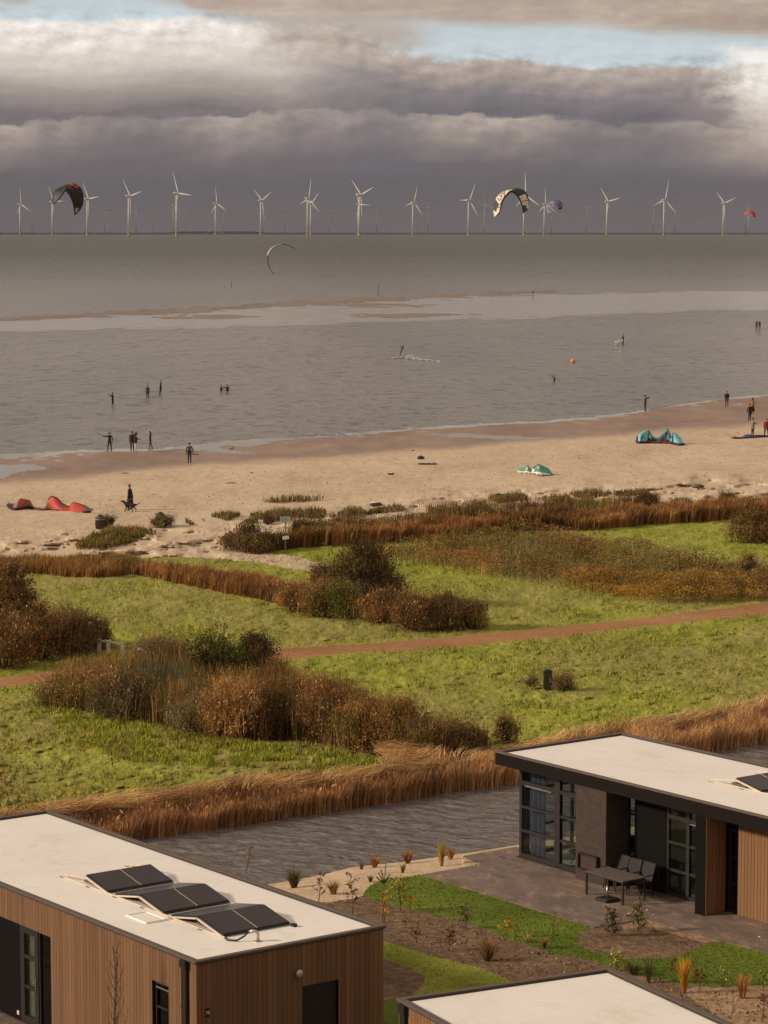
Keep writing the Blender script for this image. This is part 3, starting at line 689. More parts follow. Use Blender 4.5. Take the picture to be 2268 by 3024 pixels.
def window(root, nm, x0, x1, y, z0, z1, mull, bars, fw=0.06, gl=M_GLASS, depth=0.08, axis='x', label=None):
    """frame with panes; mull = list of (centre,width), bars = list of (z,height)"""
    f = MB()
    def bx(a0, a1, b0, b1, d0=0.0, d1=depth):
        if axis == 'x': f.box(a0, a1, y + d0, y + d1, b0, b1)
        else: f.box(y - d1, y - d0, a0, a1, b0, b1)
    bx(x0, x0 + fw, z0, z1); bx(x1 - fw, x1, z0, z1); bx(x0 + fw, x1 - fw, z0, z0 + fw); bx(x0 + fw, x1 - fw, z1 - fw, z1)
    edges = [x0 + fw]
    for c_, w_ in mull: bx(c_ - w_ / 2, c_ + w_ / 2, z0 + fw, z1 - fw, -0.01, depth - 0.004); edges += [c_ - w_ / 2, c_ + w_ / 2]
    edges.append(x1 - fw)
    for i in range(0, len(edges), 2):
        for zc, h_ in bars: bx(edges[i], edges[i + 1], zc - h_ / 2, zc + h_ / 2, 0.005, depth - 0.008)
    fo = f.build(nm, M_FRAME, root)
    if label: fo['label'] = label
    for i in range(0, len(edges), 2):
        zz = [z0 + fw] + [v for zc, h_ in sorted(bars) for v in (zc - h_ / 2, zc + h_ / 2)] + [z1 - fw]
        for j in range(0, len(zz), 2):
            p_ = MB(); a0, a1, b0, b1 = edges[i], edges[i + 1], zz[j], zz[j + 1]
            if axis == 'x': p_.face([(a0, y + 0.04, b0), (a1, y + 0.04, b0), (a1, y + 0.04, b1), (a0, y + 0.04, b1)])
            else: p_.face([(y - 0.04, a0, b0), (y - 0.04, a1, b0), (y - 0.04, a1, b1), (y - 0.04, a0, b1)])
            p_.build('pane', gl, fo)
    return fo
def curtain(root, x0, x1, y, z0, z1, mt, nm='curtain', folds=9, amp=0.035, axis='x'):
    m_ = MB(); n = folds * 8; pr = None
    for i in range(n + 1):
        t = i / n; a = x0 + (x1 - x0) * t; o_ = amp * math.sin(t * folds * 2 * math.pi) + 0.01 * math.sin(t * 31)
        q = [(a, y + o_, z0), (a, y + o_ * 0.6, z1)] if axis == 'x' else [(y + o_, a, z0), (y + o_ * 0.6, a, z1)]
        if pr: m_.face([pr[0], q[0], q[1], pr[1]], 0, True)
        pr = q
    return m_.build(nm, mt, root)
def downpipe(root, x0, x1, y0, z1):
    d = MB(); d.box(x0, x1, y0, y0 + 0.10, 0.0, z1 - 0.18); d.box(x0 - 0.03, x1 + 0.03, y0 - 0.03, y0 + 0.10, z1 - 0.18, z1)
    d.box(x0 - 0.01, x1 + 0.01, y0 - 0.01, y0 + 0.10, 1.0, 1.05); d.box(x0 - 0.01, x1 + 0.01, y0 - 0.01, y0 + 0.10, 2.2, 2.25)
    return d.build('downpipe', M_BLACK, root)
def solar(o, rz, label, ys, n, x_first, lone_rail=1.25, pitch=2.63, W2=1.88):
    """east-west tilted arrays lying on a roof, o = house origin"""
    root = empty('solar_panel_array', o, rz); tag(root, label, 'solar panels', 'solar panel arrays on the white roofs')
    zr, zt, ph = 3.345, 3.60, 1.06
    y0, y1 = ys, ys + W2
    rl = MB()
    x0 = x_first - ph - lone_rail; x1 = x_first + pitch * (n - 1) + 0.12
    for yy in (y0 - 0.04, y1 + 0.04): rl.box(x0, x1, yy - 0.02, yy + 0.02, zr, zr + 0.035)
    rl.bar((x0 + 0.05, y0 - 0.04, zr + 0.05), (x_first - ph - 0.02, y0 - 0.04, zt - 0.03), 0.035)
    rl.bar((x0 + 0.05, y1 + 0.04, zr + 0.05), (x_first - ph - 0.02, y1 + 0.04, zt - 0.03), 0.035)
    rl.build('rail', M_ALU, root)
    k = x0
    while k < x1:
        for yy in (y0 - 0.04, y1 + 0.04):
            ft = MB(); ft.box(k, k + 0.16, yy - 0.05, yy + 0.05, zr - 0.008, zr + 0.0); ft.build('rubber_foot', M_BLACK, root)
        k += pitch / 2
    ft = MB(); ft.box(x1 - 0.02, x1 + 0.12, y1 - 0.02, y1 + 0.08, zr - 0.008, zr + 0.06); ft.build('end_clamp', M_BLACK, root)
    for i in range(n):
        xl = x_first + i * pitch; xr = xl - ph
        slabs = [((xr, zt), (xl, zr + 0.045))]
        if i > 0: slabs.append(((xr - 0.03, zt), (xr - 1.22, zr + 0.045)))
        for j, ((xa, za), (xb, zb)) in enumerate(slabs):
            d = Vector((xb - xa, 0, zb - za)); ln = d.length; d.normalize(); nr = Vector((0, 1, 0)).cross(d); nr = nr if nr.z > 0 else -nr
            fr = MB(); a_v = Vector((xa, 0, za)); b_v = Vector((xb, 0, zb))
            for yy in (y0, y1): fr.bar(a_v + Vector((0, yy, 0)) + nr * 0.0, b_v + Vector((0, yy, 0)), 0.03, 0.045)
            for q in (a_v, b_v): fr.bar(q + Vector((0, y0 + 0.015, 0)), q + Vector((0, y1 - 0.015, 0)), 0.026, 0.04)
            po = fr.build('solar_panel', M_BLACK, root)
            gm = MB(); gm.box(-ln / 2 + 0.01, ln / 2 - 0.01, y0 + 0.01, y1 - 0.01, -0.01, 0.012)
            gp = gm.build('cell_face', M_CELL, po); gp.location = (a_v + b_v) / 2 + nr * 0.018
            ang = math.atan2(-(zb - za), xb - xa); gp.rotation_euler = (0, ang, 0) if xb > xa else (0, ang, 0)
            if j == 0:
                ml = MB(); c_ = (y0 + y1) / 2 + 0.02; ml.bar(a_v + Vector((0, c_, 0)) + nr * 0.036, b_v + Vector((0, c_, 0)) + nr * 0.036, 0.014, 0.004); ml.build('middle_strip', M_ALU, po)
                el = MB(); el.bar(Vector((xa, y0 - 0.04, za - 0.035)), Vector((xb, y0 - 0.04, zb - 0.03)), 0.03, 0.05); el.build('tilt_frame', M_ALU, root)
            elif i > 0:
                el = MB(); el.bar(Vector((xa, y0 - 0.04, za - 0.03)), Vector((xb, y0 - 0.04, zb - 0.03)), 0.03, 0.04); el.build('tilt_frame', M_ALU, root)
        bl = MB(); bl.box(xr - 0.35, xr + 0.25, y0 + 0.12, y0 + 0.42, zr, zr + 0.06); bl.build('ballast_tile', M_CONC, root, bevel=0.01); bl = MB(); bl.box(xr - 0.3, xr + 0.2, y1 - 0.4, y1 - 0.1, zr, zr + 0.06); bl.build('ballast_tile', M_CONC, root, bevel=0.01)
    return root

AZ = 53.3; RZ = -R(AZ); W = 5.42; LH = 16.20
aA = Vector((math.sin(R(AZ)), math.cos(R(AZ)), 0)); aX = Vector((math.cos(R(AZ)), -math.sin(R(AZ)), 0))
F1 = P(133, 2392, 3.4); O1 = Vector((F1.x, F1.y, 0)) - aA * (W - 0.12)
C2 = P(1461, 2217.5, 3.4); O2 = Vector((C2.x, C2.y, 0))
# ---- left house, timber clad
h1 = empty('timber_house', O1, RZ); tag(h1, 'brown timber clad house at lower left, white roof, black door in its end wall', 'house', 'flat roofed holiday houses')
roof_parts(h1, LH, W, 0.06)
holes = [(5.2, 9.49, 0.0, 2.53), (14.23, 14.96, 0.25, 2.53), (15.61, 15.83, 0.0, 3.37)]
mb = MB(); wallbox(mb, 0.06, LH - 0.06, 0.07, 0.20, 0.0, 3.20, holes[:2], 'x')
dh = [(3.0, 4.05, 0.0, 2.3)]
wallbox(mb, LH - 0.20, LH - 0.07, 0.20, W - 0.20, 0.0, 3.20, dh, 'y'); mb.box(0.06, LH - 0.06, W - 0.20, W - 0.07, 0, 3.2); mb.box(0.06, 0.20, 0.2, W - 0.2, 0, 3.2)
mb.build('backing_wall', M_DARK, h1)
mb = MB(); tn = clad(mb, 'x', 0.07, -1, 0.05, LH - 0.05, 0.02, 3.325, holes)
tn += clad(mb, 'y', LH - 0.07, 1, 0.05, W - 0.05, 0.02, 3.325, dh, pitch=0.14)
tn += clad(mb, 'x', W - 0.07, 1, 0.05, LH - 0.05, 0.02, 3.325, [])
o = mb.build('wall', M_WOOD, h1); set_tone(o, tn)
# big opening: fixed dark panel, glazed door leaf, dark side pane
mb = MB(); mb.box(5.2, 7.80, 0.14, 0.19, 0.02, 2.53); mb.box(5.2, 7.8, 0.12, 0.14, 1.36, 1.375); mb.build('dark_panel', M_DARK, h1)
mb = MB(); mb.box(7.60, 7.70, 0.12, 0.14, 0.12, 0.22, 0); mb.box(7.62, 7.68, 0.114, 0.12, 0.14, 0.20, 0); mb.build('wall_socket', M_WHITE, h1)
mb = MB(); mb.box(5.2, 9.47, 0.08, 0.18, 0.0, 0.02); mb.build('threshold', M_FRAME, h1)
dl = window(h1, 'glazed_door', 7.85, 8.76, 0.10, 0.02, 2.53, [], [(1.74, 0.09), (0.96, 0.09)], fw=0.19, gl=M_GLASS)
hd = MB(); hd.box(8.64, 8.67, 0.075, 0.09, 0.98, 1.30); hd.bar((8.655, 0.06, 1.15), (8.53, 0.055, 1.15), 0.022); hd.build('handle', M_STEEL, dl)
curtain(h1, 8.02, 8.6, 0.26, 0.1, 2.5, M_NET, folds=6)
window(h1, 'side_window', 8.78, 9.47, 0.12, 0.02, 2.53, [], [], fw=0.05, gl=M_GLASSD)
mb = MB(); mb.box(8.76, 9.6, 0.9, 0.94, 0.02, 2.9); mb.box(5.2, 9.6, 0.2, 2.6, 0.0, 0.03); mb.build('room_partition', M_ROOM, h1)
window(h1, 'narrow_window', 14.25, 14.94, 0.13, 0.27, 2.51, [], [(1.9, 0.05)], fw=0.06, gl=M_GLASSD, label='narrow tall window beside the downpipe')
mb = MB(); mb.box(14.32, 14.9, 0.11, 0.125, 2.36, 2.40); mb.build('ventilation_grille', M_STEEL, h1)
downpipe(h1, 15.62, 15.82, -0.03, 3.33)
dr = MB(); dr.box(LH - 0.17, LH - 0.12, 3.02, 4.03, 0.02, 2.28); dr.box(LH - 0.12, LH - 0.105, 3.15, 3.9, 2.02, 2.10); dob = dr.build('door', M_BLACK, h1, bevel=0.006)
hd = MB(); hd.box(LH - 0.12, LH - 0.10, 3.10, 3.14, 0.98, 1.2); hd.bar((LH - 0.08, 3.12, 1.1), (LH - 0.08, 3.26, 1.1), 0.02); hd.build('handle', M_STEEL, dob)
lm = MB()
for i_ in range(1): lm.tube([(LH - 0.052, 2.85, 2.66), (LH - 0.00, 2.85, 2.66)], [0.05, 0.05], 12)
lm.ball((LH + 0.04, 2.85, 2.655), (0.075, 0.10, 0.11), 14, 9); lm.build('wall_lamp', M_STEEL, h1)
pl = MB(); pl.box(LH - 0.052, LH - 0.035, 0.28, 0.40, 2.04, 2.25); plo = pl.build('house_number_plate', M_BLACK, h1)
def text(parent, s, loc, rot, size, mt, name='lettering', ext=0.002):
    cu = bpy.data.curves.new(name, 'FONT'); cu.body = s; cu.size = size; cu.extrude = ext; cu.align_x = 'CENTER'; cu.align_y = 'CENTER'
    t = bpy.data.objects.new(name, cu); col.objects.link(t)
    dg = bpy.context.evaluated_depsgraph_get(); me = bpy.data.meshes.new_from_object(t.evaluated_get(dg)); bpy.data.objects.remove(t)
    o = linkmesh(name, me, mt, parent); o.location = loc; o.rotation_euler = rot; return o
text(plo, '78', (LH - 0.032, 0.34, 2.14), (R(90), 0, R(90)), 0.11, M_WHITE, 'number')
# roof vent pipe, hatch
vp = MB(); vp.tube([(15.38, 2.27, 3.33), (15.38, 2.27, 3.50), (15.36, 2.25, 3.56), (15.28, 2.2, 3.58), (15.2, 2.14, 3.55)], [0.035, 0.035, 0.04, 0.04, 0.04], 10); vp.tube([(15.38, 2.27, 3.333), (15.38, 2.27, 3.345)], [0.12, 0.10], 14); vp.build('vent_pipe', M_STEEL, h1)
hh = MB()
for a0, a1, b0, b1 in ((11.5, 12.45, 1.0, 1.04), (11.5, 12.45, 1.56, 1.60), (11.5, 11.54, 1.04, 1.56), (12.41, 12.45, 1.04, 1.56)): hh.box(a0, a1, b0, b1, 3.336, 3.375)
hh.box(11.54, 12.41, 1.04, 1.56, 3.336, 3.356); hh.build('roof_hatch', M_ROOF, h1)
s1 = solar(O1, RZ, 'three pairs of tilted black solar panels on the roof of the left house', 1.82, 3, 9.33)
cb = MB(); cb.tube([(14.72, 1.78, 3.37), (14.92, 1.72, 3.36), (15.12, 1.85, 3.37), (15.18, 2.02, 3.46), (15.2, 2.12, 3.55)], [0.022] * 5, 8); cb.build('cable_conduit', M_BLACK, s1)

# ---- right house, black fascia, brick and glass
h2 = empty('black_house', O2, RZ); tag(h2, 'black house with deep fascia, tall corner windows and brick chimney wall beside the terrace', 'house', 'flat roofed holiday houses')
roof_parts(h2, LH, W, 0.05)
mb = MB(); z0, z1 = 2.97, 3.348
mb.box(0.012, LH - 0.012, 0.012, 0.06, z0, z1); mb.box(0.012, 0.06, 0.06, W - 0.012, z0, z1); mb.box(LH - 0.06, LH - 0.012, 0.06, W - 0.012, z0, z1); mb.box(0.06, LH - 0.06, W - 0.06, W - 0.012, z0, z1)
mb.box(0.06, LH - 0.06, 0.06, W - 0.06, z0 + 0.01, 3.19)
for k_ in range(1, 5): mb.box(k_ * 3.3, k_ * 3.3 + 0.006, 0.009, 0.012, z0, z1)
mb.build('fascia', M_FASC, h2)
Y0, Y1 = 0.45, 0.88
w1 = window(h2, 'corner_window', 0.70, 3.95, Y0, 0.06, 2.96, [(2.56, 0.26)], [(2.45, 0.14), (1.68, 0.08), (0.91, 0.08)], fw=0.12, depth=0.12, label='tall corner window with blue grey curtain')
mb = MB(); mb.box(1.0, 2.3, Y0 - 0.03, Y0, 2.36, 2.40); mb.build('door_track', M_STEEL, h2)
mb = MB(); mb.box(0.66, 3.95, Y0 - 0.10, Y0 + 0.2, 0.0, 0.06); mb.box(0.66, 0.78, Y0 + 0.12, Y0 + 0.24, 0.06, 2.96); mb.build('window_sill', M_FRAME, h2)
# end wall facing the canal corner and back wall with glazing
window(h2, 'end_window', Y0 + 0.26, 4.7, 0.80, 0.06, 2.96, [(2.6, 0.10)], [(2.2, 0.08), (1.0, 0.08)], fw=0.10, depth=0.08, axis='y')
window(h2, 'rear_window', 0.75, 4.6, 4.90, 0.06, 2.96, [(2.0, 0.10), (3.3, 0.10)], [(2.2, 0.09), (1.0, 0.09)], fw=0.09, depth=0.08)
mb = MB(); mb.box(0.72, 0.80, 4.7, 4.98, 0.0, 2.96); mb.box(4.6, LH - 0.7, 4.90, 4.98, 0.0, 2.96); mb.box(LH - 0.78, LH - 0.7, Y1 + 0.1, 4.9, 0, 2.96)
mb.build('rear_wall', M_DARK, h2)
mb = MB(); mb.box(0.8, 3.95, Y0 + 0.2, Y1 + 0.12, 0.0, 0.055); mb.box(0.8, LH - 0.8, Y1 + 0.12, 4.9, 0.0, 0.055); mb.build('room_floor', M_FLOOR, h2)
mb = MB(); mb.box(6.6, 6.7, Y1 + 0.12, 4.9, 0.055, 2.95); mb.box(9.9, 10.0, Y1 + 0.12, 4.9, 0.055, 2.95); mb.build('room_partition', M_ROOM, h2)
curtain(h2, 0.98, 1.72, Y0 + 0.24, 0.08, 2.93, M_CURT, folds=8); curtain(h2, 4.25, 4.6, 4.78, 0.08, 2.93, M_CURT, folds=4)
mb = MB(); mb.box(3.95, 5.35, 0.02, Y1, 0.0, 2.965); mb.build('brick_chimney_wall', M_BRICK, h2)
mb = MB(); nx0, nx1, nz0, nz1 = 4.16, 5.06, 0.40, 0.90
mb.box(nx0, nx0 + 0.05, -0.10, 0.018, nz0, nz1); mb.box(nx1 - 0.05, nx1, -0.10, 0.018, nz0, nz1); mb.box(nx0 + 0.05, nx1 - 0.05, -0.10, 0.018, nz0, nz0 + 0.04); mb.box(nx0 + 0.05, nx1 - 0.05, -0.10, 0.018, nz1 - 0.04, nz1)
fo = mb.build('firewood_frame', M_FRAME, h2); mb = MB(); mb.box(nx0 + 0.05, nx1 - 0.05, -0.03, 0.017, nz0 + 0.04, nz1 - 0.04); mb.build('frame_panel', plain('rusty_brown_panel', (66, 48, 36), 0.8, sc=5, var=0.2), fo)
window(h2, 'narrow_window', 5.37, 5.75, Y1, 0.04, 2.96, [], [(2.2, 0.05)], fw=0.06, gl=M_GLASS)
mb = MB(); mb.box(5.75, 7.12, Y1 - 0.02, Y1 + 0.10, 0.0, 2.965); mb.build('black_wall', M_DARK, h2)
window(h2, 'terrace_window', 7.12, 9.30, Y1, 0.04, 2.96, [(8.06, 0.13)], [(2.44, 0.13), (1.66, 0.08), (0.82, 0.08)], fw=0.10, gl=M_GLASS, depth=0.1, label='dark terrace window with square panes')
mb = MB(); mb.box(8.15, 8.9, Y1 - 0.02, Y1, 2.34, 2.37); mb.build('door_track', M_STEEL, h2)
mb = MB(); mb.box(9.30, 9.72, 0.02, Y1 + 0.1, 0.03, 2.965); mb.box(9.28, 9.75, -0.01, Y1 + 0.02, 0.0, 0.03); mb.build('pillar', M_DARK, h2)
mb = MB(); tn = clad(mb, 'y', 9.722, 1, 0.03, Y1 - 0.06, 0.04, 2.96, [], pitch=0.135); o = mb.build('pillar_cladding', M_WOOD, h2); set_tone(o, tn)  # darker boards than the front wall, the pillar's shade put into the colour
window(h2, 'entrance_door', 9.76, 10.24, Y1 + 0.02, 0.02, 2.55, [], [(1.7, 0.07), (0.9, 0.07)], fw=0.13, gl=M_GLASSD)
mb = MB(); mb.box(9.74, 10.24, Y1 - 0.01, Y1 + 0.1, 2.552, 2.965); mb.box(10.24, LH - 0.7, Y1 - 0.03, Y1 + 0.1, 0.0, 2.965); mb.build('backing_wall', M_DARK, h2)
mb = MB(); tn = clad(mb, 'x', Y1 - 0.03, -1, 10.24, LH - 0.7, 0.04, 2.965, [], pitch=0.135, gap=0.014); o = mb.build('wall', M_WOOD2, h2); set_tone(o, tn)
# furniture seen through the glass
def sofa(x, y, rz, w, name, label, cat):
    r = empty(name, O2 + aX * x + aA * y + Vector((0, 0, 0.055)), RZ + rz); tag(r, label, cat)
    m_ = MB(); m_.box(-w / 2, w / 2, -0.4, 0.4, 0.16, 0.42); m_.build('seat', M_FURN, r, bevel=0.05)
    m_ = MB(); m_.box(-w / 2, w / 2, 0.25, 0.45, 0.40, 0.82); m_.build('backrest', M_FURN, r, bevel=0.05)
    m_ = MB(); m_.box(-w / 2 - 0.14, -w / 2, -0.4, 0.44, 0.14, 0.6); m_.build('armrest', M_FURN, r, bevel=0.04)
    m_ = MB(); m_.box(w / 2, w / 2 + 0.14, -0.4, 0.44, 0.14, 0.6); m_.build('armrest', M_FURN, r, bevel=0.04)
    for sx_ in (-w / 2, w / 2):
        for sy_ in (-0.33, 0.33): m_ = MB(); m_.tube([(sx_, sy_, 0), (sx_, sy_, 0.16)], 0.025, 8); m_.build('leg', M_FRAME, r)
sofa(2.2, 2.6, R(170), 0.7, 'armchair', 'grey armchair inside the black house behind the corner window', 'armchair')
sofa(3.7, 2.3, R(95), 1.5, 'sofa', 'grey sofa inside the black house behind the corner window', 'sofa')
ct = empty('coffee_table', O2 + aX * 2.6 + aA * 1.35 + Vector((0, 0, 0.055)), RZ); tag(ct, 'low round table on the room floor behind the corner window', 'table')
m_ = MB(); m_.lathe([(0.33, 0.36), (0.35, 0.37), (0.35, 0.39), (0.33, 0.4)], n=24); m_.build('table_top', M_FRAME, ct)
for k_ in range(3):
    a = k_ * 2.094; m_ = MB(); m_.tube([(0.26 * math.cos(a), 0.26 * math.sin(a), 0), (0.12 * math.cos(a), 0.12 * math.sin(a), 0.36)], 0.014, 6); m_.build('leg', M_FRAME, ct)
solar(O2, RZ, 'tilted black solar panels on the roof of the right house, cut by the picture edge', 2.45, 2, 9.53, lone_rail=1.1)
dc_ = MB(); dc_.box(0.35, 0.65, -0.18, 0.02, 0.034, 0.042)
for k_ in range(6): dc_.box(0.37 + k_ * 0.045, 0.385 + k_ * 0.045, -0.165, 0.005, 0.042, 0.046, 1)
dco = dc_.build('drain_grate', [M_STEEL, M_BLACK]); dco.location = O2; dco.rotation_euler = (0, 0, RZ); tag(dco, 'small pale drain grate in the paving at the house corner', 'drain')

# ---- third house, mostly below the frame
T3 = P(1801, 2855.5, 3.4); A3 = P(1169, 2947, 3.4)
dv = (T3 - A3); az3 = math.atan2(dv.x, dv.y); L3 = 9.0
h3 = empty('timber_house', (A3.x, A3.y, 0), -az3); W3 = dv.length
tag(h3, 'flat roofed house cut by the bottom edge, bare white roof without solar panels', 'house', 'flat roofed holiday houses')
roof_parts(h3, L3, W3, 0.06)
mb = MB(); wallbox(mb, 0.06, L3 - 0.06, 0.07, 0.2, 0.0, 3.2, [], 'x'); mb.box(0.06, 0.2, 0.2, W3 - 0.07, 0, 3.2); mb.box(0.2, L3 - 0.06, W3 - 0.2, W3 - 0.07, 0, 3.2); mb.box(L3 - 0.2, L3 - 0.06, 0.2, W3 - 0.2, 0, 3.2)
mb.build('backing_wall', M_DARK, h3)
mb = MB(); tn = clad(mb, 'x', 0.07, -1, 0.05, L3 - 0.05, 0.02, 3.325, [(0.22, 0.46, 0, 3.37)]); tn += clad(mb, 'x', W3 - 0.07, 1, 0.05, L3 - 0.05, 0.02, 3.325, []); tn += clad(mb, 'y', 0.07, -1, 0.05, W3 - 0.05, 0.02, 3.325, []); tn += clad(mb, 'y', L3 - 0.07, 1, 0.05, W3 - 0.05, 0.02, 3.325, [])
o = mb.build('wall', M_WOOD2, h3); set_tone(o, tn)
downpipe(h3, 0.23, 0.45, -0.03, 3.33)

# ---- terrace
pz = 0.03
pv = [P(x * K, y * K, pz) for x, y in ((1000, 1849), (1038.5, 1866.6), (911.5, 1889), (1283, 2003), (1392, 1984.5), (1554, 2032), (1659, 2057), (1900, 2130), (2150, 2100), (1115, 1829))]
mb = MB(); mb.face(pv[::-1]); 
for i in range(len(pv)):
    a, b = pv[i], pv[(i + 1) % len(pv)]; mb.face([a, b, (b.x, b.y, -0.55), (a.x, a.y, -0.55)])
tag(mb.build('terrace', M_PAVE), kind='structure')
g1_ = P(-50, 3060, 0)
mb = MB(); c_ = O1 + aX * 5.0 - aA * 4.0; q_ = [O1 + aX * 4.5 - aA * 0.0, O1 + aX * 4.5 - aA * 3.0, O1 + aX * 16.5 - aA * 3.0, O1 + aX * 16.5 - aA * 0.0]
mb.face([(v.x, v.y, 0.02) for v in q_]); tag(mb.build('gravel_strip', ground('gravel', [(0.3, (70, 60, 54)), (0.5, (124, 108, 96)), (0.7, (176, 160, 146))], 2.0, 22.0, 0.95, 1.0, 30, w=0.8)), kind='structure')

# ---- terrace table, chairs, parasol foot
M_TTOP = plain('table_slats', (92, 82, 72), 0.7, var=0.15, sc=8)
M_MET = plain('charcoal_metal', (42, 36, 33), 0.55)
M_TEX = plain('charcoal_textile', (46, 40, 40), 0.85, var=0.12, sc=10)
tb = empty('garden_table', O2 + aX * 6.53 - aA * 0.63 + Vector((0, 0, pz)), RZ); tag(tb, 'grey rectangular garden table on the terrace in front of three chairs', 'table')
m_ = MB()
for k_ in range(8): m_.box(-0.85, 0.85, -0.46 + k_ * 0.116, -0.46 + k_ * 0.116 + 0.108, 0.70, 0.725)
m_.build('table_top', M_TTOP, tb)
m_ = MB(); m_.box(-0.82, 0.82, -0.45, -0.41, 0.655, 0.70); m_.box(-0.82, 0.82, 0.41, 0.45, 0.655, 0.70); m_.box(-0.82, -0.78, -0.41, 0.41, 0.655, 0.70); m_.box(0.78, 0.82, -0.41, 0.41, 0.655, 0.70); m_.build('apron', M_MET, tb)
for sx_ in (-1, 1):
    for sy_ in (-1, 1):
        m_ = MB(); m_.box(sx_ * 0.815 - 0.028, sx_ * 0.815 + 0.028, sy_ * 0.43 - 0.028, sy_ * 0.43 + 0.028, 0, 0.655); m_.build('leg', M_MET, tb)
pf = empty('parasol_foot', O2 + aX * 6.66 - aA * 1.06 + Vector((0, 0, pz)), RZ); tag(pf, 'square dark parasol foot with short steel tube under the garden table', 'parasol foot')
m_ = MB(); m_.box(-0.26, 0.26, -0.26, 0.26, 0, 0.09); m_.build('base_plate', M_MET, pf, bevel=0.01)
m_ = MB(); m_.tube([(0, 0, 0.09), (0, 0, 0.46)], 0.03, 12); m_.build('tube', M_STEEL, pf)
def chair(x, y, label):
    r = empty('garden_chair', O2 + aX * x + aA * y + Vector((0, 0, pz)), RZ); tag(r, label, 'chair', 'garden chairs against the black wall')
    m_ = MB(); m_.box(-0.24, 0.24, -0.24, 0.22, 0.41, 0.455); m_.build('seat', M_TEX, r, bevel=0.015)
    m_ = MB(); b0, b1 = Vector((0, 0.20, 0.44)), Vector((0, 0.37, 0.97))
    for i in range(6):
        t0, t1 = i / 6, (i + 1) / 6; a, b = b0.lerp(b1, t0), b0.lerp(b1, t1)
        m_.face([(-0.24, a.y, a.z), (0.24, a.y, a.z), (0.24, b.y, b.z), (-0.24, b.y, b.z)]); m_.face([(-0.24, b.y + 0.035, b.z), (0.24, b.y + 0.035, b.z), (0.24, a.y + 0.035, a.z), (-0.24, a.y + 0.035, a.z)])
    m_.box(-0.24, 0.24, 0.365, 0.41, 0.965, 0.985); m_.bar((-0.25, 0.215, 0.44), (-0.25, 0.39, 0.98), 0.03); m_.bar((0.25, 0.215, 0.44), (0.25, 0.39, 0.98), 0.03)
    m_.build('backrest', M_TEX, r)
    for sx_ in (-1, 1):
        m_ = MB(); m_.bar((sx_ * 0.27, -0.24, 0.64), (sx_ * 0.27, 0.28, 0.66), 0.04, 0.025); m_.bar((sx_ * 0.26, -0.22, 0.44), (sx_ * 0.27, -0.22, 0.64), 0.025); m_.build('armrest', M_MET, r)
        m_ = MB(); m_.bar((sx_ * 0.23, -0.21, 0.41), (sx_ * 0.25, -0.26, 0), 0.028); m_.build('leg', M_MET, r)
        m_ = MB(); m_.bar((sx_ * 0.23, 0.19, 0.41), (sx_ * 0.25, 0.30, 0), 0.028); m_.build('leg', M_MET, r)
chair(5.68, 0.10, 'charcoal garden chair nearest the brick wall, left of the row of three')
chair(6.26, 0.08, 'charcoal garden chair in the middle of the row of three')
chair(6.84, 0.10, 'charcoal garden chair nearest the dark terrace window, right of the row of three')
# ------------------------------------------------------------------ vegetation
PAL = {
 'reed': [(154, 116, 80), (134, 98, 66), (118, 86, 60), (172, 134, 96)],
 'rust': [(144, 104, 62), (124, 88, 52), (108, 80, 50), (160, 120, 76)],
 'rustdark': [(106, 78, 48), (86, 64, 42), (124, 90, 54), (74, 56, 38)],
 'olive': [(104, 94, 50), (120, 108, 58), (88, 78, 44), (132, 106, 56)],
 'greygreen': [(104, 104, 74), (88, 90, 62), (122, 112, 80), (76, 76, 52)],
 'tan': [(164, 126, 80), (142, 108, 66), (120, 90, 54), (182, 146, 98)],
 'brown': [(116, 92, 60), (98, 78, 52), (130, 104, 70), (84, 68, 46)],
 'twig': [(124, 104, 74), (104, 88, 62), (138, 114, 82), (88, 74, 52)],
 'green': [(84, 86, 42), (70, 74, 36), (104, 100, 50), (58, 62, 32)],
 'dark': [(66, 56, 38), (80, 66, 44), (56, 50, 34), (92, 70, 46)],
 'yellow': [(150, 138, 50), (128, 118, 44), (170, 146, 56), (110, 104, 44)],
 'orange': [(168, 122, 54), (148, 108, 50), (128, 100, 50), (180, 132, 60)],
 'gold2': [(172, 128, 52), (150, 112, 46), (130, 104, 48)],
 'gold': [(222, 160, 40), (240, 186, 60), (196, 134, 34), (180, 120, 40)],
 'red': [(112, 34, 22), (92, 30, 20), (130, 44, 26)],
 'marram': [(112, 104, 66), (92, 86, 52), (130, 114, 74), (78, 70, 44)],
 'grassy': [(120, 122, 44), (104, 108, 36), (138, 138, 56), (90, 94, 34)],
 'wine': [(104, 46, 34), (88, 42, 32), (120, 62, 42)],
 'straw': [(190, 152, 108), (170, 130, 88), (152, 112, 74), (204, 170, 124)],
 'cream': [(190, 184, 120), (150, 152, 86), (118, 124, 64)],
}
FB = 1.48
def palc(name, n, jit=0.16):
    c = np.array([s2l(v) for v in PAL[name]]); k = rng.integers(0, len(c), n)
    return np.clip(c[k] * FB * (1 + rng.normal(0, jit, (n, 1))) * (1 + rng.normal(0, 0.05, (n, 3))), 0.004, 0.9)
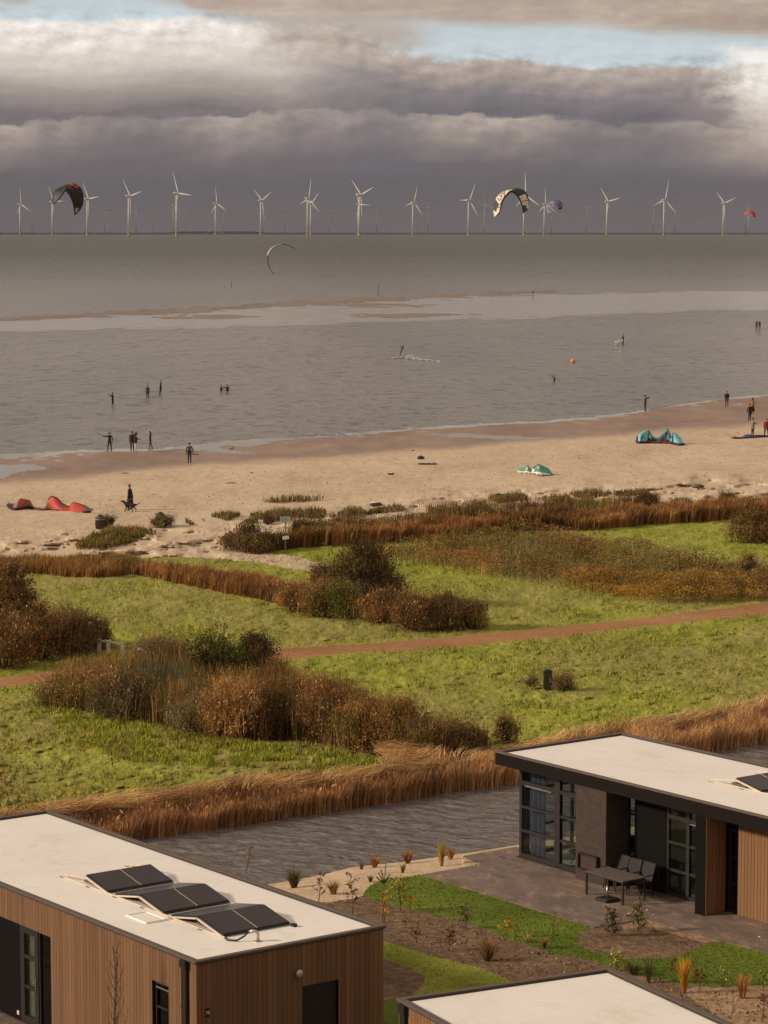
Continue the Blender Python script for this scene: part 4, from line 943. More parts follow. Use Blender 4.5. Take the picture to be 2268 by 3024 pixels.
def blades(base, h, lean, w, colr, droop=0.0):
    """two-quad tapering blades; base (n,3) h (n) lean (n,2) w (n)"""
    n = len(base); a = rng.uniform(0, math.pi, n); d = np.stack([np.cos(a), np.sin(a), np.zeros(n)], -1)
    mid = base.copy(); mid[:, :2] += lean * 0.35; mid[:, 2] += h * 0.6
    top = base.copy(); top[:, :2] += lean; top[:, 2] += h * (1 - droop)
    V_ = np.empty((n, 6, 3)); hw = (w / 2)[:, None]
    V_[:, 0] = base - d * hw; V_[:, 1] = base + d * hw; V_[:, 2] = mid - d * hw * 0.8; V_[:, 3] = mid + d * hw * 0.8
    V_[:, 4] = top - d * hw * 0.2; V_[:, 5] = top + d * hw * 0.2
    b = (np.arange(n) * 6)[:, None, None]
    F_ = (np.array([[0, 1, 3, 2], [2, 3, 5, 4]])[None] + b).reshape(-1, 4)
    return V_.reshape(-1, 3), F_, np.repeat(colr, 6, 0)
def leaves(c, size, colr, up=0.0, asp=0.6):
    n = len(c); A = rng.normal(size=(n, 3)); A[:, 2] += up; A /= np.linalg.norm(A, axis=1)[:, None]
    B = rng.normal(size=(n, 3)); B -= A * (A * B).sum(1)[:, None]; B /= np.linalg.norm(B, axis=1)[:, None]
    s = np.asarray(size).reshape(-1, 1) / 2; V_ = np.empty((n, 4, 3))
    V_[:, 0] = c - A * s; V_[:, 1] = c + B * s * asp; V_[:, 2] = c + A * s; V_[:, 3] = c - B * s * asp
    F_ = np.arange(n * 4).reshape(-1, 4); return V_.reshape(-1, 3), F_, np.repeat(colr, 4, 0)
def join(parts):
    Vs, Fs, Cs, o = [], [], [], 0
    for v, f, c in parts:
        Vs.append(v); Fs.append(f + o); Cs.append(c); o += len(v)
    return np.concatenate(Vs), np.concatenate(Fs), np.concatenate(Cs)

def polysample(poly, n, jitter=True):
    """n ground points inside a polygon given in survey pixels (1659 wide)"""
    poly = np.array(poly, float); lo, hi = poly.min(0), poly.max(0); out = np.empty((0, 2))
    while len(out) < n:
        q = rng.uniform(lo, hi, (n * 2, 2)); k = inpoly(q[:, 0] + 6 * fbm(q[:, 0] / 8, q[:, 1] / 4, 2), q[:, 1] + 2.5 * fbm(q[:, 0] / 8 + 7, q[:, 1] / 3, 2), poly); out = np.concatenate([out, q[k]])
    q = out[:n]; h = np.maximum(hgt(q[:, 0], q[:, 1]), CAN)
    a = (q[:, 0] * K - CX) / FPX; b = (CY - q[:, 1] * K) / FPX; t = (h - HC) / (-ST + b * CT)
    return np.stack([a * t, (CT + b * ST) * t, h], -1), q

def reedbed(name, poly, n, h0, h1, w, pal, label, lean=(0.15, 0.0), spread=0.12, pal2=None, f2=0.3, clump=0.35, edge=None, heads=0.0):
    B, q = polysample(poly, n)
    cl = fbm(B[:, 0] / 1.3, B[:, 1] / 1.6, 4)
    h = (h0 + (h1 - h0) * rng.random(n)) * (1 + clump * 1.6 * cl)
    ln = np.stack([h * (lean[0] + rng.normal(0, spread, n)), h * (lean[1] + rng.normal(0, spread, n))], -1)
    c = palc(pal, n)
    if pal2:
        k = (fbm(B[:, 0] / 3.0 + 30, B[:, 1] / 5.0, 3) + rng.normal(0, 0.12, n)) > (0.5 - f2) * 0.9; c[k] = palc(pal2, int(k.sum()))
    c = c * (1 + 0.5 * fbm(B[:, 0] / 0.9 + 9, B[:, 1] / 1.5, 3))[:, None]
    parts = [blades(B, h, ln, w * rng.uniform(0.6, 1.4, n), np.clip(c, 0.004, 0.9))]
    if heads:
        k = rng.random(n) < heads; T_ = B[k].copy(); T_[:, :2] += ln[k]; T_[:, 2] += h[k]
        parts.append(leaves(T_, rng.uniform(0.12, 0.24, len(T_)), palc('tan', len(T_)), up=2.5, asp=0.3))
    v, f, c = join(parts)
    return tag(np_mesh(name, v, f, M_REED, colr=c), label, name.replace('_', ' ').split()[-1], kind='stuff')

def thicket(name, poly, n, h0, h1, ls, pals, label, cat, spiky=0.25, hfun=None):
    """mass of brambles and scrub nobody could count"""
    B, q = polysample(poly, n)
    hm = (h0 + (h1 - h0) * (0.5 + 0.9 * fbm(B[:, 0] / 2.2, B[:, 1] / 3.0, 4)))
    if hfun is not None: hm = hm * hfun(q[:, 0], q[:, 1])
    z = hm * np.sqrt(rng.random(n)); C = B.copy(); C[:, 2] += np.maximum(z, 0.03)
    sel = (fbm(B[:, 0] / 3.0 + 40, B[:, 1] / 4.0 + 3, 4) + 0.10 * rng.normal(size=n)) * 1.4 + 0.5
    c = np.zeros((n, 3)); m_ = len(pals)
    for i, p_ in enumerate(pals):
        k = (np.clip(sel, 0, 0.999) * m_).astype(int) == i; c[k] = palc(p_, int(k.sum()), 0.09)
    c = c * (1 + 0.6 * fbm(B[:, 0] / 0.8 + 9, B[:, 1] / 1.2 + C[:, 2] * 2, 3))[:, None]
    c = np.clip(c, 0.004, 0.9); parts = [leaves(C, rng.uniform(0.5, 1.2, n) * ls * 0.72, c, up=0.9, asp=0.5)]
    ns = int(n * spiky); k = rng.integers(0, n, ns); b = B[k]; hh = hm[k] * rng.uniform(0.8, 1.3, ns)
    parts.append(blades(b, hh, rng.normal(0, 0.12, (ns, 2)) * hh[:, None], np.full(ns, ls * 0.28), np.clip(c[k] * 1.1, 0.004, 0.9)))
    v, f, c = join(parts)
    return tag(np_mesh(name, v, f, M_FOL, colr=c), label, cat, kind='stuff')

def shrub(name, label, X, Y, wpx, hpx, pals, n, ls=0.12, cat='shrub', group='shrubs and bushes between the meadows', top=1.0, dome=0.45, depth=1.0, stems=14, spiky=0.3, kind='leaf'):
    """X, Y foot of the shrub and its size in survey pixels; real size follows from the distance"""
    o = GD(X, Y); ppm = 8000.0 / (o.y * K); wd = wpx / ppm; ht = hpx / ppm
    root = empty(name, o); tag(root, label, cat, group); wd *= 1.18; ht *= 1.25; n = int(n * 1.75); ls *= 1.12
    nb = max(6, int(10 + n / 500)); cb = []
    for i in range(nb):
        a = rng.uniform(0, 2 * math.pi); r = math.sqrt(rng.random()) * 0.78
        x = r * math.cos(a) * wd / 2; y = r * math.sin(a) * wd / 2 * depth; zt = ht * (1 - dome * r * r * 1.3) * rng.uniform(0.55, 1.0)
        cb.append((x, y, zt, rng.uniform(0.16, 0.30) * wd * 0.9, pals[rng.integers(0, len(pals))], rng.uniform(0.75, 1.25)))
    parts = []
    per = n // nb
    for x, y, zt, r, p_, br in cb:
        m1 = int(per * 0.55)
        d = rng.normal(size=(m1, 3)); d /= np.linalg.norm(d, axis=1)[:, None]; rad = rng.random(m1) ** 0.4
        C = np.empty((m1, 3)); C[:, 0] = x + d[:, 0] * r * rad; C[:, 1] = y + d[:, 1] * r * rad * depth
        C[:, 2] = np.where(rng.random(m1) < 0.55, zt - r * 0.6 + d[:, 2] * r * 0.62 * rad, 0.04 + (zt - 0.04) * rng.random(m1) * 0.8)
        C += 0.25 * r * np.stack([fbm(C[:, 2] * 2.2 + x, C[:, 0] * 2.0, 3), fbm(C[:, 2] * 2 + y, C[:, 1] * 2 + 9, 3), fbm(C[:, 0] * 2.4, C[:, 1] * 2.4 + x, 3)], -1)
        C[:, 2] = np.maximum(C[:, 2], 0.04)
        tone = br * (1 + 0.75 * fbm(C[:, 0] / 0.5 + x * 3, C[:, 2] / 0.4 + y, 2))[:, None]
        parts.append(leaves(C, rng.uniform(0.5, 1.3, m1) * ls * 0.85, np.clip(palc(p_, m1, 0.10) * tone, 0.003, 0.9), up=0.9, asp=0.5))
        # sprays: arching stems with fine leaves that break the outline
        ns = max(10, int(per / 26)); per_s = 13; a = rng.uniform(0, 2 * math.pi, ns); l_ = rng.uniform(0.5, 1.25, ns) * (0.35 + r) * (1.25 if spiky > 0.3 else 0.8)
        b0 = np.stack([x + rng.normal(0, r * 0.45, ns), y + rng.normal(0, r * 0.45 * depth, ns), np.maximum(zt - r * rng.uniform(0.5, 1.6, ns), 0.03)], -1)
        out = rng.uniform(0.15, 0.75, ns); dirv = np.stack([np.cos(a) * out, np.sin(a) * out, np.full(ns, 1.0)], -1); dirv /= np.linalg.norm(dirv, axis=1)[:, None]
        t = np.tile(np.linspace(0.15, 1, per_s), ns); k = np.repeat(np.arange(ns), per_s)
        Q = b0[k] + dirv[k] * (l_[k] * t)[:, None]; Q[:, :2] += (np.stack([np.cos(a), np.sin(a)], -1)[k] + np.array([[0.25, 0.0]])) * (0.28 * l_[k] * t * t)[:, None]; Q[:, 2] -= 0.16 * l_[k] * t * t
        Q += rng.normal(0, ls * 0.22, Q.shape); tn_ = rng.uniform(0.8, 1.25, ns)[k][:, None] * br
        parts.append(leaves(Q, rng.uniform(0.6, 1.2, len(Q)) * ls * (0.9 - 0.35 * t), np.clip(palc(p_, len(Q), 0.08) * tn_, 0.003, 0.9), up=1.4, asp=0.38))
        n2 = int(per * spiky * 0.12); A = rng.normal(0, r * 0.5, (n2, 2)); bb = np.stack([x + A[:, 0], y + A[:, 1] * depth, np.full(n2, max(zt - r * 1.2, 0.02))], -1)
        hh = (zt - bb[:, 2]) * rng.uniform(0.7, 1.25, n2)
        parts.append(blades(bb, hh, rng.normal(0.06, 0.22, (n2, 2)) * hh[:, None], np.full(n2, ls * 0.16), palc(p_, n2) * br))
    if any(q_ in pals for q_ in ('tan', 'twig', 'greygreen', 'rust')):
        nh = n // 40; k = [cb[i] for i in rng.integers(0, nb, nh)]; T_ = np.array([(q_[0], q_[1], q_[2]) for q_ in k]) + rng.normal(0, 1, (nh, 3)) * np.array([[q_[3] * 0.5, q_[3] * 0.5 * depth, q_[3] * 0.22] for q_ in k])
        T_[:, 2] = np.maximum(T_[:, 2], 0.1); parts.append(leaves(T_, rng.uniform(0.7, 1.7, nh) * ls, palc('tan', nh), up=2.2, asp=0.35))
    v, f, c = join(parts)
    np_mesh('foliage', v, f, M_FOL if kind == 'leaf' else M_REED, parent=root, colr=np.clip(c, 0.003, 0.9))
    sb = MB()
    for i in range(stems):
        x, y, zt, r, _, _ = cb[rng.integers(0, nb)]
        jx, jy = rng.normal(0, 0.08, 2) * wd; s0 = rng.uniform(0.02, 0.05) * (1 + ht * 0.2)
        sb.tube([(x * 0.35, y * 0.35, 0), (x * 0.7 + jx * 0.4, y * 0.7 + jy * 0.4, zt * 0.45), (x + jx, y + jy, zt * 0.98)], [s0, s0 * 0.65, s0 * 0.18], 5)
    sb.build('stems', M_BARK, root)
    return root

# reed beds along the canal
xs1 = [-60, 60, 125, 300, 480, 640, 720, 880, 1000, 1060, 1118]
bed1 = [(x, min(float(bankt(x)) + 34, float(wup(x)) - 12)) for x in xs1] + [(x, float(wup(x)) + 3) for x in xs1[::-1]]
reedbed('reeds', bed1, 52000, 0.38, 0.84, 0.022, 'reed', 'dry rust brown reed bed on the far canal bank, left of the black house', lean=(0.10, -0.06), spread=0.13, pal2='straw', f2=0.5, clump=0.3, heads=0.02)
xs2 = [1118, 1200, 1340, 1500, 1659, 1800]
bed2 = [(x, min(float(bankt(x)) + 40, float(wup(x)) - 12)) for x in xs2] + [(x, float(wup(x)) + 3) for x in xs2[::-1]]
reedbed('reeds', bed2, 30000, 0.42, 0.92, 0.024, 'reed', 'dry rust brown reed bed on the far canal bank, right of the black house', lean=(0.10, -0.05), spread=0.15, pal2='straw', f2=0.5, clump=0.3, heads=0.02)
# fallen straw lying over the top of the reeds
def straw(poly, n, label, zl=0.70):
    B, q = polysample(poly, n); B[:, 2] += zl * rng.uniform(0.75, 1.2, n); ang = fbm(B[:, 0] / 2.5, B[:, 1] / 2.5, 3) * 3.0 + 0.2
    L_ = rng.uniform(0.35, 0.95, n); ln = np.stack([np.cos(ang) * L_, np.sin(ang) * L_], -1)
    v, f, c = blades(B, rng.uniform(-0.30, 0.22, n), ln, np.full(n, 0.028), palc('straw', n) * (1.0 + 0.7 * fbm(B[:, 0] / 1.5, B[:, 1] / 1.5, 3))[:, None])
    return tag(np_mesh('fallen_reeds', v, f, M_REED, colr=np.clip(c, 0.004, 0.9)), label, 'reeds', kind='stuff')
straw([(x, float(bankt(x)) + 26) for x in xs1] + [(x, float(bankt(x)) + 52) for x in xs1[::-1]], 9000, 'tangled pale fallen reeds lying on top of the left reed bed')
straw([(800, 1650), (880, 1635), (960, 1610), (1000, 1630), (960, 1670), (880, 1700), (830, 1690)], 2500, 'golden heap of bent reeds at the canal bend', 0.72)
straw([(x, float(bankt(x)) + 24) for x in xs2] + [(x, float(bankt(x)) + 46) for x in xs2[::-1]], 5600, 'tangled pale fallen reeds lying on top of the right reed bed')

# rust coloured grass strips between the meadows
reedbed('tall_grass', [(-100, 1252), (0, 1244), (60, 1238), (140, 1246), (230, 1248), (300, 1240), (302, 1222), (150, 1220), (60, 1222), (-100, 1230)], 16000, 0.3, 0.85, 0.03, 'rust', 'strip of rust coloured tall grass at the far edge of the left meadow', pal2='olive', f2=0.40, spread=0.10, clump=0.45)
reedbed('tall_grass', [(296, 1226), (420, 1244), (560, 1268), (650, 1284), (700, 1298), (700, 1325), (640, 1318), (600, 1304), (480, 1280), (380, 1260), (296, 1242)], 22000, 0.45, 0.85, 0.03, 'rust', 'slanting strip of rust coloured tall grass between the two left meadows', pal2='rustdark', f2=0.35, spread=0.10, clump=0.4)
reedbed('tall_grass', [(560, 1192), (700, 1180), (860, 1172), (1000, 1162), (1150, 1146), (1270, 1146), (1400, 1134), (1560, 1124), (1760, 1112), (1760, 1092), (1659, 1102), (1400, 1118), (1150, 1132), (860, 1160), (640, 1176)], 38000, 0.7, 1.15, 0.045, 'rustdark', 'long band of dark rust tall grass below the dune at right', pal2='rust', f2=0.55, spread=0.09, clump=0.35)
# scrub on the dune
thicket('dune_scrub', [(590, 1188), (640, 1150), (760, 1142), (860, 1136), (960, 1118), (1100, 1108), (1260, 1100), (1420, 1096), (1430, 1110), (1300, 1124), (1150, 1134), (1000, 1148), (860, 1162), (700, 1178), (640, 1186)], 24000, 0.35, 1.15, 0.15, ['dark', 'dark', 'rustdark', 'brown', 'olive'], 'dark brown scrub covering the back of the dune', 'scrub')
thicket('dune_scrub', [(900, 1100), (1000, 1092), (1150, 1085), (1260, 1088), (1400, 1082), (1420, 1092), (1250, 1100), (1100, 1108), (960, 1115)], 5000, 0.2, 0.75, 0.13, ['dark', 'rustdark', 'brown'], 'dark brown scrub along the dune crest at right', 'scrub')
for nm_, poly_, n_, lab_ in (
    ([(480, 1128), (560, 1114), (660, 1108), (780, 1104), (860, 1098), (880, 1104), (760, 1116), (640, 1124), (540, 1132)], None, 3600, 'sparse brown marram grass on the pale dune behind the sign'),
    ([(400, 1128), (460, 1118), (520, 1112), (520, 1120), (470, 1130), (410, 1136)], None, 1200, 'sparse marram grass on the sand right of the litter bins'),
    ([(1000, 1090), (1060, 1080), (1130, 1074), (1160, 1078), (1080, 1088)], None, 1000, 'thin line of dry grass on the beach edge in the middle'),
    ([(1160, 1080), (1240, 1068), (1300, 1066), (1420, 1064), (1420, 1070), (1300, 1074), (1200, 1086)], None, 1500, 'thin line of dry grass on the beach edge at right'),
    ([(165, 1188), (200, 1160), (260, 1146), (330, 1150), (350, 1166), (300, 1172), (230, 1186)], None, 2800, 'dark green marram tussocks in front of the litter bins'),
    ([(1420, 1092), (1560, 1084), (1760, 1082), (1760, 1092), (1600, 1096), (1430, 1102)], None, 3000, 'thin rust grass at the foot of the dune at the right edge'),
    ([(560, 1086), (640, 1078), (700, 1080), (640, 1088)], None, 350, 'few dry stalks on the sand below the beached kites'),
    ):
    B, q = polysample(nm_, n_)
    cl = fbm(B[:, 0] / 1.2, B[:, 1] / 4.0, 3); k = cl > -0.12; B = B[k]; n__ = len(B)
    h = (0.14 + 0.34 * rng.random(n__)) * (1 + cl[k]); pn = 'dark' if 'dark green' in lab_ else 'marram'
    v, f, c = join([blades(B, h, rng.normal(0, 0.28, (n__, 2)) * h[:, None], np.full(n__, 0.05), palc('olive' if pn == 'dark' else pn, n__)), leaves(B + np.stack([np.zeros(n__), np.zeros(n__), h * 0.5], -1), rng.uniform(0.1, 0.2, n__), palc('brown' if pn == 'marram' else 'dark', n__), up=1.0)])
    tag(np_mesh('marram_grass', v, f, M_REED, colr=c), lab_, 'grass', kind='stuff')
# bramble mass on the right
thicket('bramble_thicket', [(830, 1200), (900, 1186), (1000, 1170), (1150, 1158), (1280, 1178), (1370, 1196), (1450, 1214), (1560, 1232), (1680, 1244), (1760, 1250), (1760, 1300), (1659, 1302), (1570, 1300), (1480, 1305), (1380, 1296), (1300, 1284), (1180, 1266), (1100, 1254), (980, 1238), (870, 1222)], 68000, 0.5, 1.35, 0.17, ['rustdark', 'brown', 'olive', 'olive', 'greygreen', 'rust'], 'broad thicket of brown and olive brambles between the right meadows', 'brambles', 0.015)
thicket('bramble_thicket', [(1200, 1262), (1300, 1266), (1420, 1262), (1520, 1258), (1600, 1260), (1700, 1262), (1700, 1296), (1640, 1298), (1560, 1303), (1480, 1309), (1400, 1303), (1300, 1290), (1220, 1276)], 26000, 0.5, 1.25, 0.14, ['olive', 'orange', 'orange', 'gold2', 'rust'], 'orange yellow brambles at the front of the thicket by the path', 'brambles', 0.0)
# central tail of grey and rust tall herbs
thicket('herb_thicket', [(110, 1520), (160, 1500), (300, 1490), (420, 1500), (560, 1510), (700, 1530), (800, 1560), (900, 1590), (1000, 1620), (1060, 1640), (960, 1660), (880, 1645), (780, 1625), (660, 1600), (520, 1602), (420, 1580), (300, 1560), (200, 1540)], 52000, 0.6, 1.9, 0.11, ['greygreen', 'olive', 'brown', 'tan', 'olive', 'rustdark'], 'mixed undergrowth of dry herbs below the central shrubs', 'undergrowth', 0.5)

SH = [
 ('round_bush', 'tall dark red brown bush cut by the left edge, topmost of the left group', 8, 1400, 130, 165, ['rustdark', 'brown', 'rustdark'], 9000, 0.16),
 ('shrub', 'rust brown shrub in front at the left edge by the path', 5, 1440, 120, 95, ['rust', 'brown', 'rustdark'], 5500, 0.12),
 ('shrub', 'rust topped shrub in the middle of the left group', 82, 1425, 125, 106, ['rust', 'brown', 'rustdark'], 7000, 0.12),
 ('shrub', 'brown shrub of the left group behind the gap in the white rail', 150, 1412, 115, 86, ['brown', 'rustdark', 'twig'], 6500, 0.12),
 ('shrub', 'small dark shrub at the right end of the left group touching the white rail', 198, 1398, 74, 60, ['dark', 'rustdark', 'brown'], 4800, 0.12),
 ('shrub', 'grey olive shrub at the left tip of the central group', 140, 1524, 110, 62, ['greygreen', 'olive', 'tan'], 6000, 0.10),
 ('shrub', 'tan plumed shrub just below the path and the white rail', 200, 1524, 120, 76, ['tan', 'twig', 'olive'], 8500, 0.10),
 ('shrub', 'grey green shrub with brown seed heads left of centre', 285, 1548, 150, 94, ['greygreen', 'twig', 'dark'], 9000, 0.10),
 ('twiggy_bush', 'bare twiggy grey brown bush in front of the green one', 352, 1500, 130, 125, ['twig', 'twig', 'brown'], 8500, 0.08),
 ('round_bush', 'large dark green round bush with a yellow patch beside the path', 462, 1500, 140, 128, ['green', 'dark', 'green'], 9500, 0.12),
 ('round_bush', 'dark green and wine red bush where the path disappears behind', 548, 1482, 90, 108, ['dark', 'green', 'rustdark'], 6500, 0.12),
 ('shrub', 'low dark red shrub at the foot of the green bush', 478, 1462, 50, 30, ['red', 'rustdark'], 1500, 0.10),
 ('shrub', 'yellow green shrub between the dark bushes', 512, 1472, 50, 60, ['yellow', 'green'], 2500, 0.11),
 ('shrub', 'grey green shrub on the meadow side left of the orange one', 420, 1580, 130, 66, ['greygreen', 'olive', 'twig'], 7000, 0.10),
 ('plume_grass', 'tall orange tan plume grass in the middle of the central group', 512, 1592, 125, 118, ['tan', 'rust', 'tan'], 9000, 0.10),
 ('shrub', 'nearly black shrub right of the orange plume grass', 590, 1588, 120, 100, ['dark', 'green', 'dark'], 7500, 0.12),
 ('shrub', 'grey brown feathery shrub behind the black one', 640, 1560, 120, 100, ['twig', 'brown', 'greygreen'], 7500, 0.10),
 ('shrub', 'rust brown shrub with upright tips right of centre', 712, 1600, 130, 140, ['rustdark', 'rust', 'brown'], 9500, 0.10),
 ('shrub', 'golden olive shrub in the tail of the central group', 785, 1618, 120, 130, ['olive', 'rust', 'olive'], 8500, 0.10),
 ('shrub', 'rust shrub with long stems near the canal', 855, 1632, 120, 128, ['rust', 'rustdark', 'olive'], 8500, 0.10),
 ('shrub', 'dark olive shrub nearest the heap of bent reeds', 925, 1648, 90, 88, ['dark', 'olive', 'rustdark'], 5500, 0.10),
 ('shrub', 'grey olive shrub at the right tip of the central group', 982, 1640, 100, 90, ['greygreen', 'olive', 'brown'], 6000, 0.10),
 ('shrub', 'small olive shrub alone on the grass above the canal reeds', 1090, 1606, 50, 50, ['olive', 'brown'], 1800, 0.10),
 ('round_bush', 'large dark round bush in the middle of the meadows', 790, 1310, 165, 128, ['dark', 'rustdark', 'dark', 'olive'], 15000, 0.16),
 ('shrub', 'dark side bush left of the large round one', 700, 1292, 62, 62, ['rustdark', 'dark'], 3000, 0.14),
 ('shrub', 'tan and rust shrub at the left end of the middle group', 640, 1322, 80, 62, ['tan', 'rust', 'brown'], 4200, 0.11),
 ('shrub', 'rust shrub beside the yellow green one', 692, 1332, 76, 70, ['rust', 'brown', 'olive'], 4200, 0.11),
 ('shrub', 'yellow green willowy shrub in front of the large round bush', 745, 1336, 80, 76, ['yellow', 'greygreen', 'green'], 4800, 0.11),
 ('shrub', 'rust brown shrub in front of the large round bush', 822, 1346, 90, 66, ['rust', 'brown', 'rustdark'], 4800, 0.11),
 ('shrub', 'rust shrub with thin stems towards the path', 892, 1360, 100, 76, ['rust', 'brown', 'rustdark'], 5500, 0.11),
 ('shrub', 'brown shrub with an upright leader near the right end', 958, 1358, 90, 76, ['brown', 'olive', 'rustdark'], 5200, 0.11),
 ('shrub', 'dark shrub at the right end of the middle group beside the path', 1020, 1358, 76, 60, ['dark', 'olive', 'brown'], 4200, 0.11),
 ('round_bush', 'olive and rust bush at the right edge below the dune', 1635, 1172, 110, 68, ['olive', 'rustdark', 'brown'], 6500, 0.16),
 ('round_bush', 'dark olive bush on the dune beside the sand path and the sign', 540, 1190, 110, 56, ['olive', 'dark', 'brown'], 7000, 0.15),
 ('shrub', 'dark shrub behind the sign on the dune', 672, 1172, 90, 46, ['dark', 'olive'], 4500, 0.15),
 ('shrub', 'grey green shrub right behind the dark green bin', 1216, 1490, 46, 30, ['twig', 'greygreen'], 2600, 0.07),
 ('shrub', 'faint grey twiggy shrub left of the dark green bin', 1148, 1482, 36, 20, ['twig', 'greygreen'], 500, 0.06),
 ('shrub', 'small dark shrub growing round the right litter bin', 352, 1140, 44, 24, ['dark', 'marram'], 1500, 0.12),
 ('shrub', 'small dark shrub right of the left litter bin', 232, 1140, 26, 22, ['dark', 'marram'], 800, 0.12),
 ('shrub', 'small dark tussock alone on the dune at right', 1572, 1085, 30, 20, ['dark', 'brown'], 800, 0.12),
 ('shrub', 'low dark tussock at the dune crest right of centre', 1392, 1096, 44, 28, ['dark', 'brown'], 1300, 0.14),
 ('shrub', 'small dark tussock on the pale sand near the sign', 578, 1132, 22, 14, ['dark', 'brown'], 500, 0.12),
 ('shrub', 'thin upright shrub standing out of the brambles at the right edge', 1618, 1262, 30, 60, ['olive', 'twig'], 700, 0.12),
]
for nm_, lab_, X_, Y_, w_, h_, pl_, n_, ls_ in SH:
    if 560 < X_ < 1000 and Y_ > 1540: h_ *= 0.84
    shrub(nm_, lab_, X_, Y_, w_, h_, pl_, n_, ls_, cat='bush' if 'bush' in nm_ else ('grass' if 'grass' in nm_ else 'shrub'), spiky=0.5 if 'round' not in nm_ else 0.15, dome=0.5 if 'round' in nm_ else 0.35)

# meadow grass blades
mead = [(-60, 1235), (290, 1205), (560, 1200), (900, 1190), (1150, 1140), (1560, 1108), (1720, 1100), (1720, 1530), (1500, 1550), (1340, 1572), (1115, 1622), (880, 1662), (640, 1692), (300, 1728), (125, 1748), (-60, 1775)]
B, q = polysample(mead, 60000)
k = ~((q[:, 1] > ptop(q[:, 0]) - 1) & (q[:, 1] < pbot(q[:, 0]) + 1)); B = B[k]; q = q[k]; n_ = len(B)
cl = fbm(B[:, 0] / 1.6, B[:, 1] / 2.2, 4); k = rng.random(n_) < np.clip(0.35 + cl * 1.6, 0.06, 1); B = B[k]; cl = cl[k]; n_ = len(B)
dryz = fbm(B[:, 0] / 14, B[:, 1] / 20, 3); h = (0.05 + 0.10 * rng.random(n_)) * (1 + 1.2 * np.clip(cl, 0, 1))
c = np.where((dryz + rng.normal(0, 0.12, n_) > 0.10)[:, None], palc('olive', n_) * 1.15, palc('grassy', n_) * 1.0)
v, f, c = blades(B, h, rng.normal(0, 0.5, (n_, 2)) * h[:, None], np.full(n_, 0.045), np.clip(c, 0.004, 0.9))
tag(np_mesh('meadow_tufts', v, f, M_REED, colr=c), 'short rough grass tufts over the green meadows', 'grass', kind='stuff')
longg = [(100, 1530), (250, 1545), (420, 1590), (600, 1612), (760, 1632), (840, 1655), (760, 1665), (560, 1660), (300, 1650), (150, 1610)]
B, q = polysample(longg, 14000); k = fbm(q[:, 0] / 30, q[:, 1] / 10, 3) > -0.12; B = B[k]; n_ = len(B); h = rng.uniform(0.08, 0.24, n_)
v, f, c = blades(B, h, rng.normal(0.1, 0.25, (n_, 2)) * h[:, None], np.full(n_, 0.03), palc('grassy', n_) * 1.25)
tag(np_mesh('long_grass', v, f, M_REED, colr=c), 'longer soft green grass below the central shrubs', 'grass', kind='stuff')
# lawn blades
for poly_, n_, lab_, pn in ((lawn, 6000, 'short mown dark green lawn along the terrace', 'green'), (lawn2, 1500, 'yellowish mown lawn between the three houses', 'grassy')):
    B, q = polysample(poly_, n_); h = rng.uniform(0.02, 0.05, n_)
    col_ = palc(pn, n_, 0.12); col_ = col_ * (np.array([[0.62, 0.88, 0.4]]) if pn == 'green' else np.array([[0.9, 1.05, 0.7]]))
    v, f, c = blades(B, h, rng.normal(0, 0.5, (n_, 2)) * h[:, None], np.full(n_, 0.022), np.clip(col_, 0.004, 0.9))
    tag(np_mesh('lawn_blades', v, f, M_REED, colr=c), lab_, 'lawn', kind='stuff')

# ---- young planting in the garden; px, py are survey pixels at full size
def tuft(px, py, wpx, hpx, pals, n, label, arch=0.35, name='grass_tuft', low=None):
    o = G(px, py); ppm = 8000.0 / o.y; W_, H_ = wpx / ppm, hpx / ppm
    a = rng.uniform(0, 2 * math.pi, n); r = rng.random(n) ** 0.6
    B = np.stack([np.cos(a) * r * W_ * 0.12, np.sin(a) * r * W_ * 0.12, np.zeros(n)], -1)
    h = H_ * rng.uniform(0.5, 1.05, n); ln = np.stack([np.cos(a), np.sin(a)], -1) * (r * W_ * 0.5)[:, None]
    c = np.concatenate([palc(p_, n // len(pals) + 1) for p_ in pals])[:n]; rng.shuffle(c)
    parts = [blades(B, h, ln, np.full(n, 0.016), c, droop=arch * 0.3)]
    if low:
        m_ = n // 2; parts.append(blades(B[:m_], h[:m_] * 0.45, ln[:m_] * 0.9, np.full(m_, 0.012), palc(low, m_)))
    v, f, c = join(parts); root = empty(name, o); tag(root, label, 'grass', 'young plants in the garden')
    np_mesh('leaf_blades', v, f, M_REED, parent=root, colr=c)
    m_ = MB(); m_.lathe([(W_ * 0.16, -0.01), (W_ * 0.12, 0.03), (W_ * 0.05, 0.05)], n=8); m_.build('root_crown', M_BARK, root)
    return root
